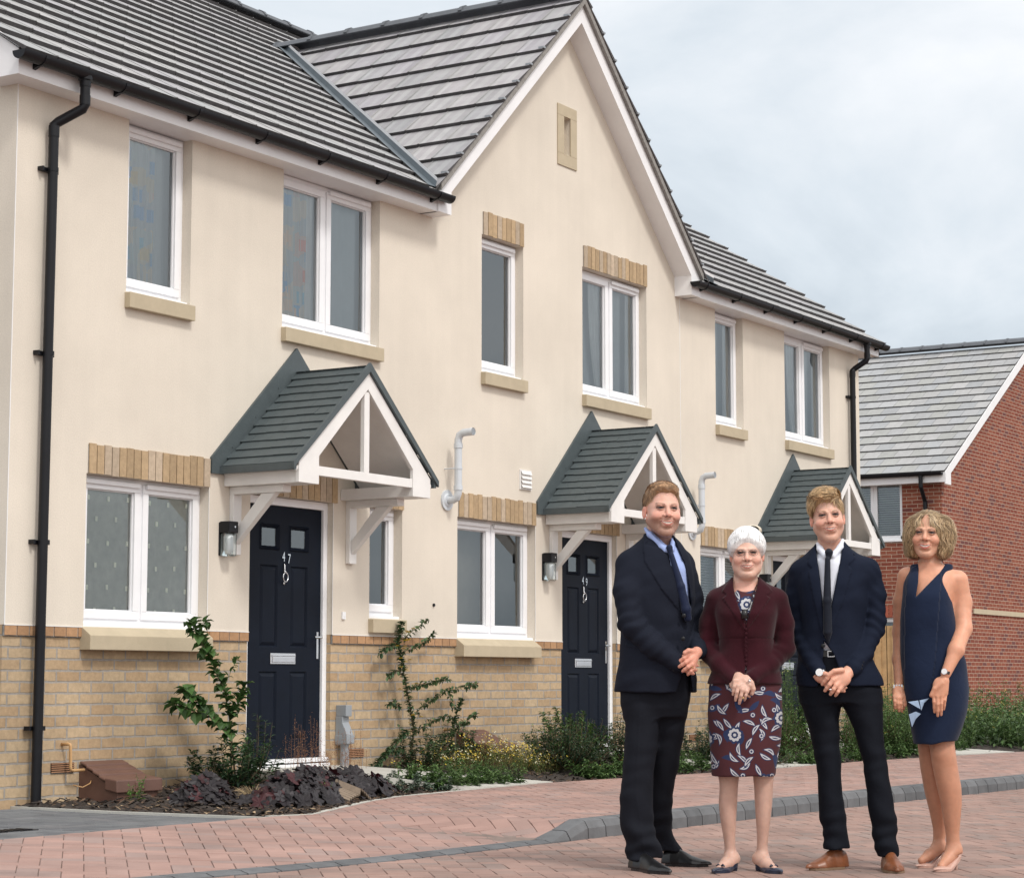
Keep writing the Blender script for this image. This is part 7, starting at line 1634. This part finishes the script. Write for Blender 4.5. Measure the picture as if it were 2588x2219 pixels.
# 5: cotoneaster sprawling up the brick wall
P = Plant(51); CT = [(.045, .095, .040), (.065, .120, .050), (.030, .065, .032), (.090, .145, .055)]; y = -.10; g = .16
T5 = lambda x, z, d=0: (x, y - d, z)
main = [T5(14.72, g), T5(14.78, .50), T5(14.66, .78, .02), T5(14.58, 1.02, .02), T5(14.54, 1.22), T5(14.60, 1.36)]; twig(P, main, 210, .030, .017, CT, .008)
for pts, n in (([T5(14.56, 1.18), T5(14.40, 1.16), T5(14.28, 1.10)], 26), ([T5(14.56, 1.10), T5(14.78, 1.16), T5(14.98, 1.22), T5(15.06, 1.28)], 30), ([T5(14.60, 1.22), T5(14.82, 1.32), T5(14.98, 1.40)], 24), ([T5(14.60, .98), T5(14.48, .96), T5(14.40, .92)], 22), ([T5(14.64, .82), T5(14.90, .86), T5(15.12, .90), T5(15.30, .90)], 46), ([T5(14.72, .56), T5(14.98, .72), T5(15.24, .80), T5(15.55, .84), T5(15.74, .86)], 70),
               ([T5(14.74, .44), T5(15.05, .56), T5(15.30, .60), T5(15.45, .50)], 44), ([T5(14.72, .50), T5(14.46, .36), T5(14.28, .22)], 80), ([T5(14.66, .36), T5(14.40, .30), T5(14.10, .18)], 60), ([T5(14.80, .30), T5(15.2, .40), T5(15.5, .52), T5(15.72, .60)], 70), ([T5(15.24, .30, .05), T5(15.30, .55, .05), T5(15.42, .74, .05)], 60), ([T5(14.9, .25, .05), T5(15.3, .32, .05), T5(15.62, .36, .05), T5(15.84, .32, .05)], 60), ([T5(14.60, .66), T5(14.50, .72), T5(14.42, .70)], 16), ([T5(15.30, .84), T5(15.33, .72), T5(15.40, .64)], 12)): twig(P, pts, n, .030, .017, CT, .0035, spread=1)
bush(P, (14.75, -.16, g), .36, .40, 420, .032, .018, CT, 26); bush(P, (15.25, -.2, g), .22, .42, 220, .032, .018, CT, 14)
for k in range(26): q = P.r.choice(main); P.leaf((q[0] + P.r.uniform(-.1, .15), q[1] - .02, q[2] + P.r.uniform(-.1, .1) - .15), (P.r.uniform(-1, 1), -1, .3), .028, .018, (.50, .33, .03))
P.done('wall_shrub', 'straggling shrub with small leaves climbing the brick wall between doors 47 and 49')
# 6: yellow and white flowers
P = Plant(61); r = P.r
for k in range(230):
    x = r.gauss(15.45, .42); yy = -.55 + r.uniform(-.22, .22) + (x - 15.4) * -.28; gz = ground(x, yy); h = r.uniform(.12, .34) * max(.35, 1 - abs(x - 15.3) * .9); top = Vector((x + r.uniform(-.08, .08), yy + r.uniform(-.06, .06), gz + h)); P.stem([(x, yy, gz), tuple((Vector((x, yy, gz)) + top) / 2), tuple(top)], .0014, .0008, (.10, .14, .04))
    for j in range(22):
        q = Vector((x, yy, gz)).lerp(top, r.uniform(.1, 1)) + Vector((r.gauss(0, .02), r.gauss(0, .02), 0)); P.leaf(q, (r.uniform(-1, 1), r.uniform(-1, 1), r.uniform(0, 1)), .016, .004, jit(r.choice([(.12, .17, .05), (.20, .20, .06), (.24, .17, .06), (.08, .13, .04)]), .25, r))
    for j in range(4):
        q = top + Vector((r.gauss(0, .022), r.gauss(0, .022), r.gauss(0, .012))); c = (.62, .46, .06) if r.random() < .65 else (.66, .64, .44)
        P.lobed(q, (r.uniform(-.4, .4), -.7, .7), r.uniform(.005, .009), c, 3)
P.done('flowering_plant', 'mass of tiny yellow and cream flowers in front of the wall of number 49')
# 7: green shrubs towards door 49 and beyond
specs = [((16.0, -.85), .38, .26, 520, 'dark low shrub at the pavement end of the concrete path', DK), ((16.9, -.40), .40, .34, 620, 'dark bushy shrub close under the window of number 49', DK + GR[:1]), ((18.2, -1.0), .40, .30, 560, 'dark green shrub behind the legs of the bearded man', DK), ((20.6, -.45), .45, .55, 620, 'leafy green shrub against the wall right of the floral dress', GR), ((22.3, -1.1), .5, .36, 620, 'low green shrub between the legs of the fair-haired man', GR), ((16.35, -.62), .42, .36, 620, 'mid green shrub with upright sprays beside the yellow flowers', GR + DK), ((17.05, -.85), .34, .34, 420, 'dark green low shrub in front of door 49', DK), ((17.75, -.62), .30, .42, 380, 'green shrub partly hidden by the bearded man in front of door 49', GR + DK),
         ((19.9, -.9), .45, .42, 560, 'bright green rounded shrub seen between the bearded man and the white-haired woman', [(.075, .150, .035), (.10, .19, .045), (.055, .11, .03)]), ((21.4, -1.0), .45, .40, 520, 'bright green low shrub right of the floral dress', [(.075, .150, .035), (.10, .19, .045), (.055, .11, .03)]), ((18.9, -1.25), .30, .20, 200, 'small dark plant at the pavement edge behind the bearded man', DK)]
for i, (c, rd_, h, n, lab, pal) in enumerate(specs):
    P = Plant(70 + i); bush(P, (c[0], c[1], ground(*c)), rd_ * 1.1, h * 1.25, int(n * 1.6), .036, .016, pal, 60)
    if i == 5:
        for (dx, z) in ((-.35, .62), (-.12, .66), (.12, .60), (.35, .62), (.5, .5)): twig(P, [(c[0] + dx * .5, c[1], ground(*c) + .1), (c[0] + dx * .8, c[1], z * .75), (c[0] + dx, c[1] + .03, z)], 46, .030, .013, [(.09, .15, .04), (.06, .11, .035)], .003)
    if i == 7: twig(P, [(c[0], c[1], .3), (c[0] + .1, c[1], .5), (c[0] + .22, c[1], .72)], 60, .03, .014, DK, .003)
    P.done('shrub', lab, 'rounded shrubs along the front beds')
# tall weeds
def weed(x, y, h, pal, P, n=26, ll=.05, lw=.018, flow=None, wide=1.0, z=None):
    r = P.r; g = ground(x, y) if z is None else z; top = Vector((x + r.uniform(-.12, .12) * h * 2, y + r.uniform(-.08, .08), g + h)); b = Vector((x, y, g)); mid = (b + top) / 2 + Vector((r.uniform(-.03, .03), 0, 0)); P.stem([b, mid, top], .0028, .001, (.09, .14, .045))
    for j in range(n):
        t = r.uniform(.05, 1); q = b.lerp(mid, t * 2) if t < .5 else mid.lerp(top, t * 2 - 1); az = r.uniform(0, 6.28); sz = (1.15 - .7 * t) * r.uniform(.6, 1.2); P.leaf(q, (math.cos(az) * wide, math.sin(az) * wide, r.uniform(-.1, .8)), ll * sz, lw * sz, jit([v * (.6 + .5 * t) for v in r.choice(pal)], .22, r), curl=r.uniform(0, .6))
    if flow:
        for j in range(5): P.lobed(top + Vector((r.gauss(0, .012), r.gauss(0, .012), r.gauss(0, .01))), (r.uniform(-.3, .3), -.6, .6), .006, flow, 3)
WG = [(.075, .145, .040), (.10, .18, .055), (.055, .105, .035), (.13, .21, .07)]
groups = [((15.7, 19.2), (-1.42, -1.05), .15, 170, 'low straggling weeds along the pavement edge in front of door 49', 87, None), ((19.3, 23.8), (-1.55, -1.2), .16, 150, 'low weeds along the pavement edge behind the two middle figures', 88, None), ((13.3, 14.6), (-1.28, -.98), .17, 85, 'loose green weeds spilling along the pavement edge beside the concrete path', 81, None), ((12.75, 13.5), (-1.35, -.9), .10, 60, 'grey green low weeds beside the broken tile', 82, None),
          ((21.9, 24.4), (-1.45, -.5), .62, 260, 'tall green weeds behind the fair-haired man', 83, (.60, .52, .08)), ((20.3, 21.9), (-.6, -.1), .95, 150, 'tall pale green weeds against the wall between the two middle figures', 84, (.55, .55, .20)),
          ((24.8, 29.5), (-1.9, .8), .60, 420, 'rough green weeds in front of the timber fence', 85, (.60, .50, .10)), ((29.5, 39.5), (-2.6, 2.6), .75, 560, 'wide patch of overgrown weeds below the red brick gable', 86, (.60, .55, .15))]
for (xa, xb), (ya, yb5), h, n, lab, sd, fl_ in groups:
    P = Plant(sd); r = P.r; big = xb > 26
    for k in range(n):
        x = r.uniform(xa, xb); yy = r.uniform(ya, yb5); 
        if yy < yb_(x) + .05: yy = yb_(x) + .08
        weed(x, yy, h * r.uniform(.35, 1.15), WG if sd != 82 else [(.09, .13, .09), (.12, .16, .12)], P, 20 if big else 30, (.085 if big else .05) if sd != 82 else .03, .030 if big else .018, fl_ if r.random() < .25 else None, z=.10 if x > 24.5 else None)
    P.done('weeds', lab, None)
P = Plant(90); 
for k in range(5): weed(10.86 + .02 * k, -.52 - .01 * k, .11 + .02 * k, [(.10, .22, .04)], P, 14, .03, .012)
P.done('weed', 'single bright green seedling in front of the brown meter box')
P = Plant(91)
for k in range(16): weed(11.62 + P.r.uniform(-.08, .08), -1.52 + P.r.uniform(-.05, .05), P.r.uniform(.05, .17), [(.17, .26, .06), (.12, .2, .05)], P, 10, .026, .007)
P.done('weed', 'wispy yellow green weed growing through the purple-leaved clumps')
# dark bush at the far right edge and a bush by the fence foot
for i, (c, rd_, h, lab) in enumerate((((36.5, -1.0), 1.1, .95, 'dark green bush at the right edge of the picture in front of the brick house'), ((27.2, .2), .6, .55, 'leafy green bush right of the timber fence, lower than the dark one'))):
    P = Plant(95 + i); bush(P, (c[0], c[1], .08), rd_, h, 900, .09, .035, DK + GR[:2], 60); P.done('bush', lab)
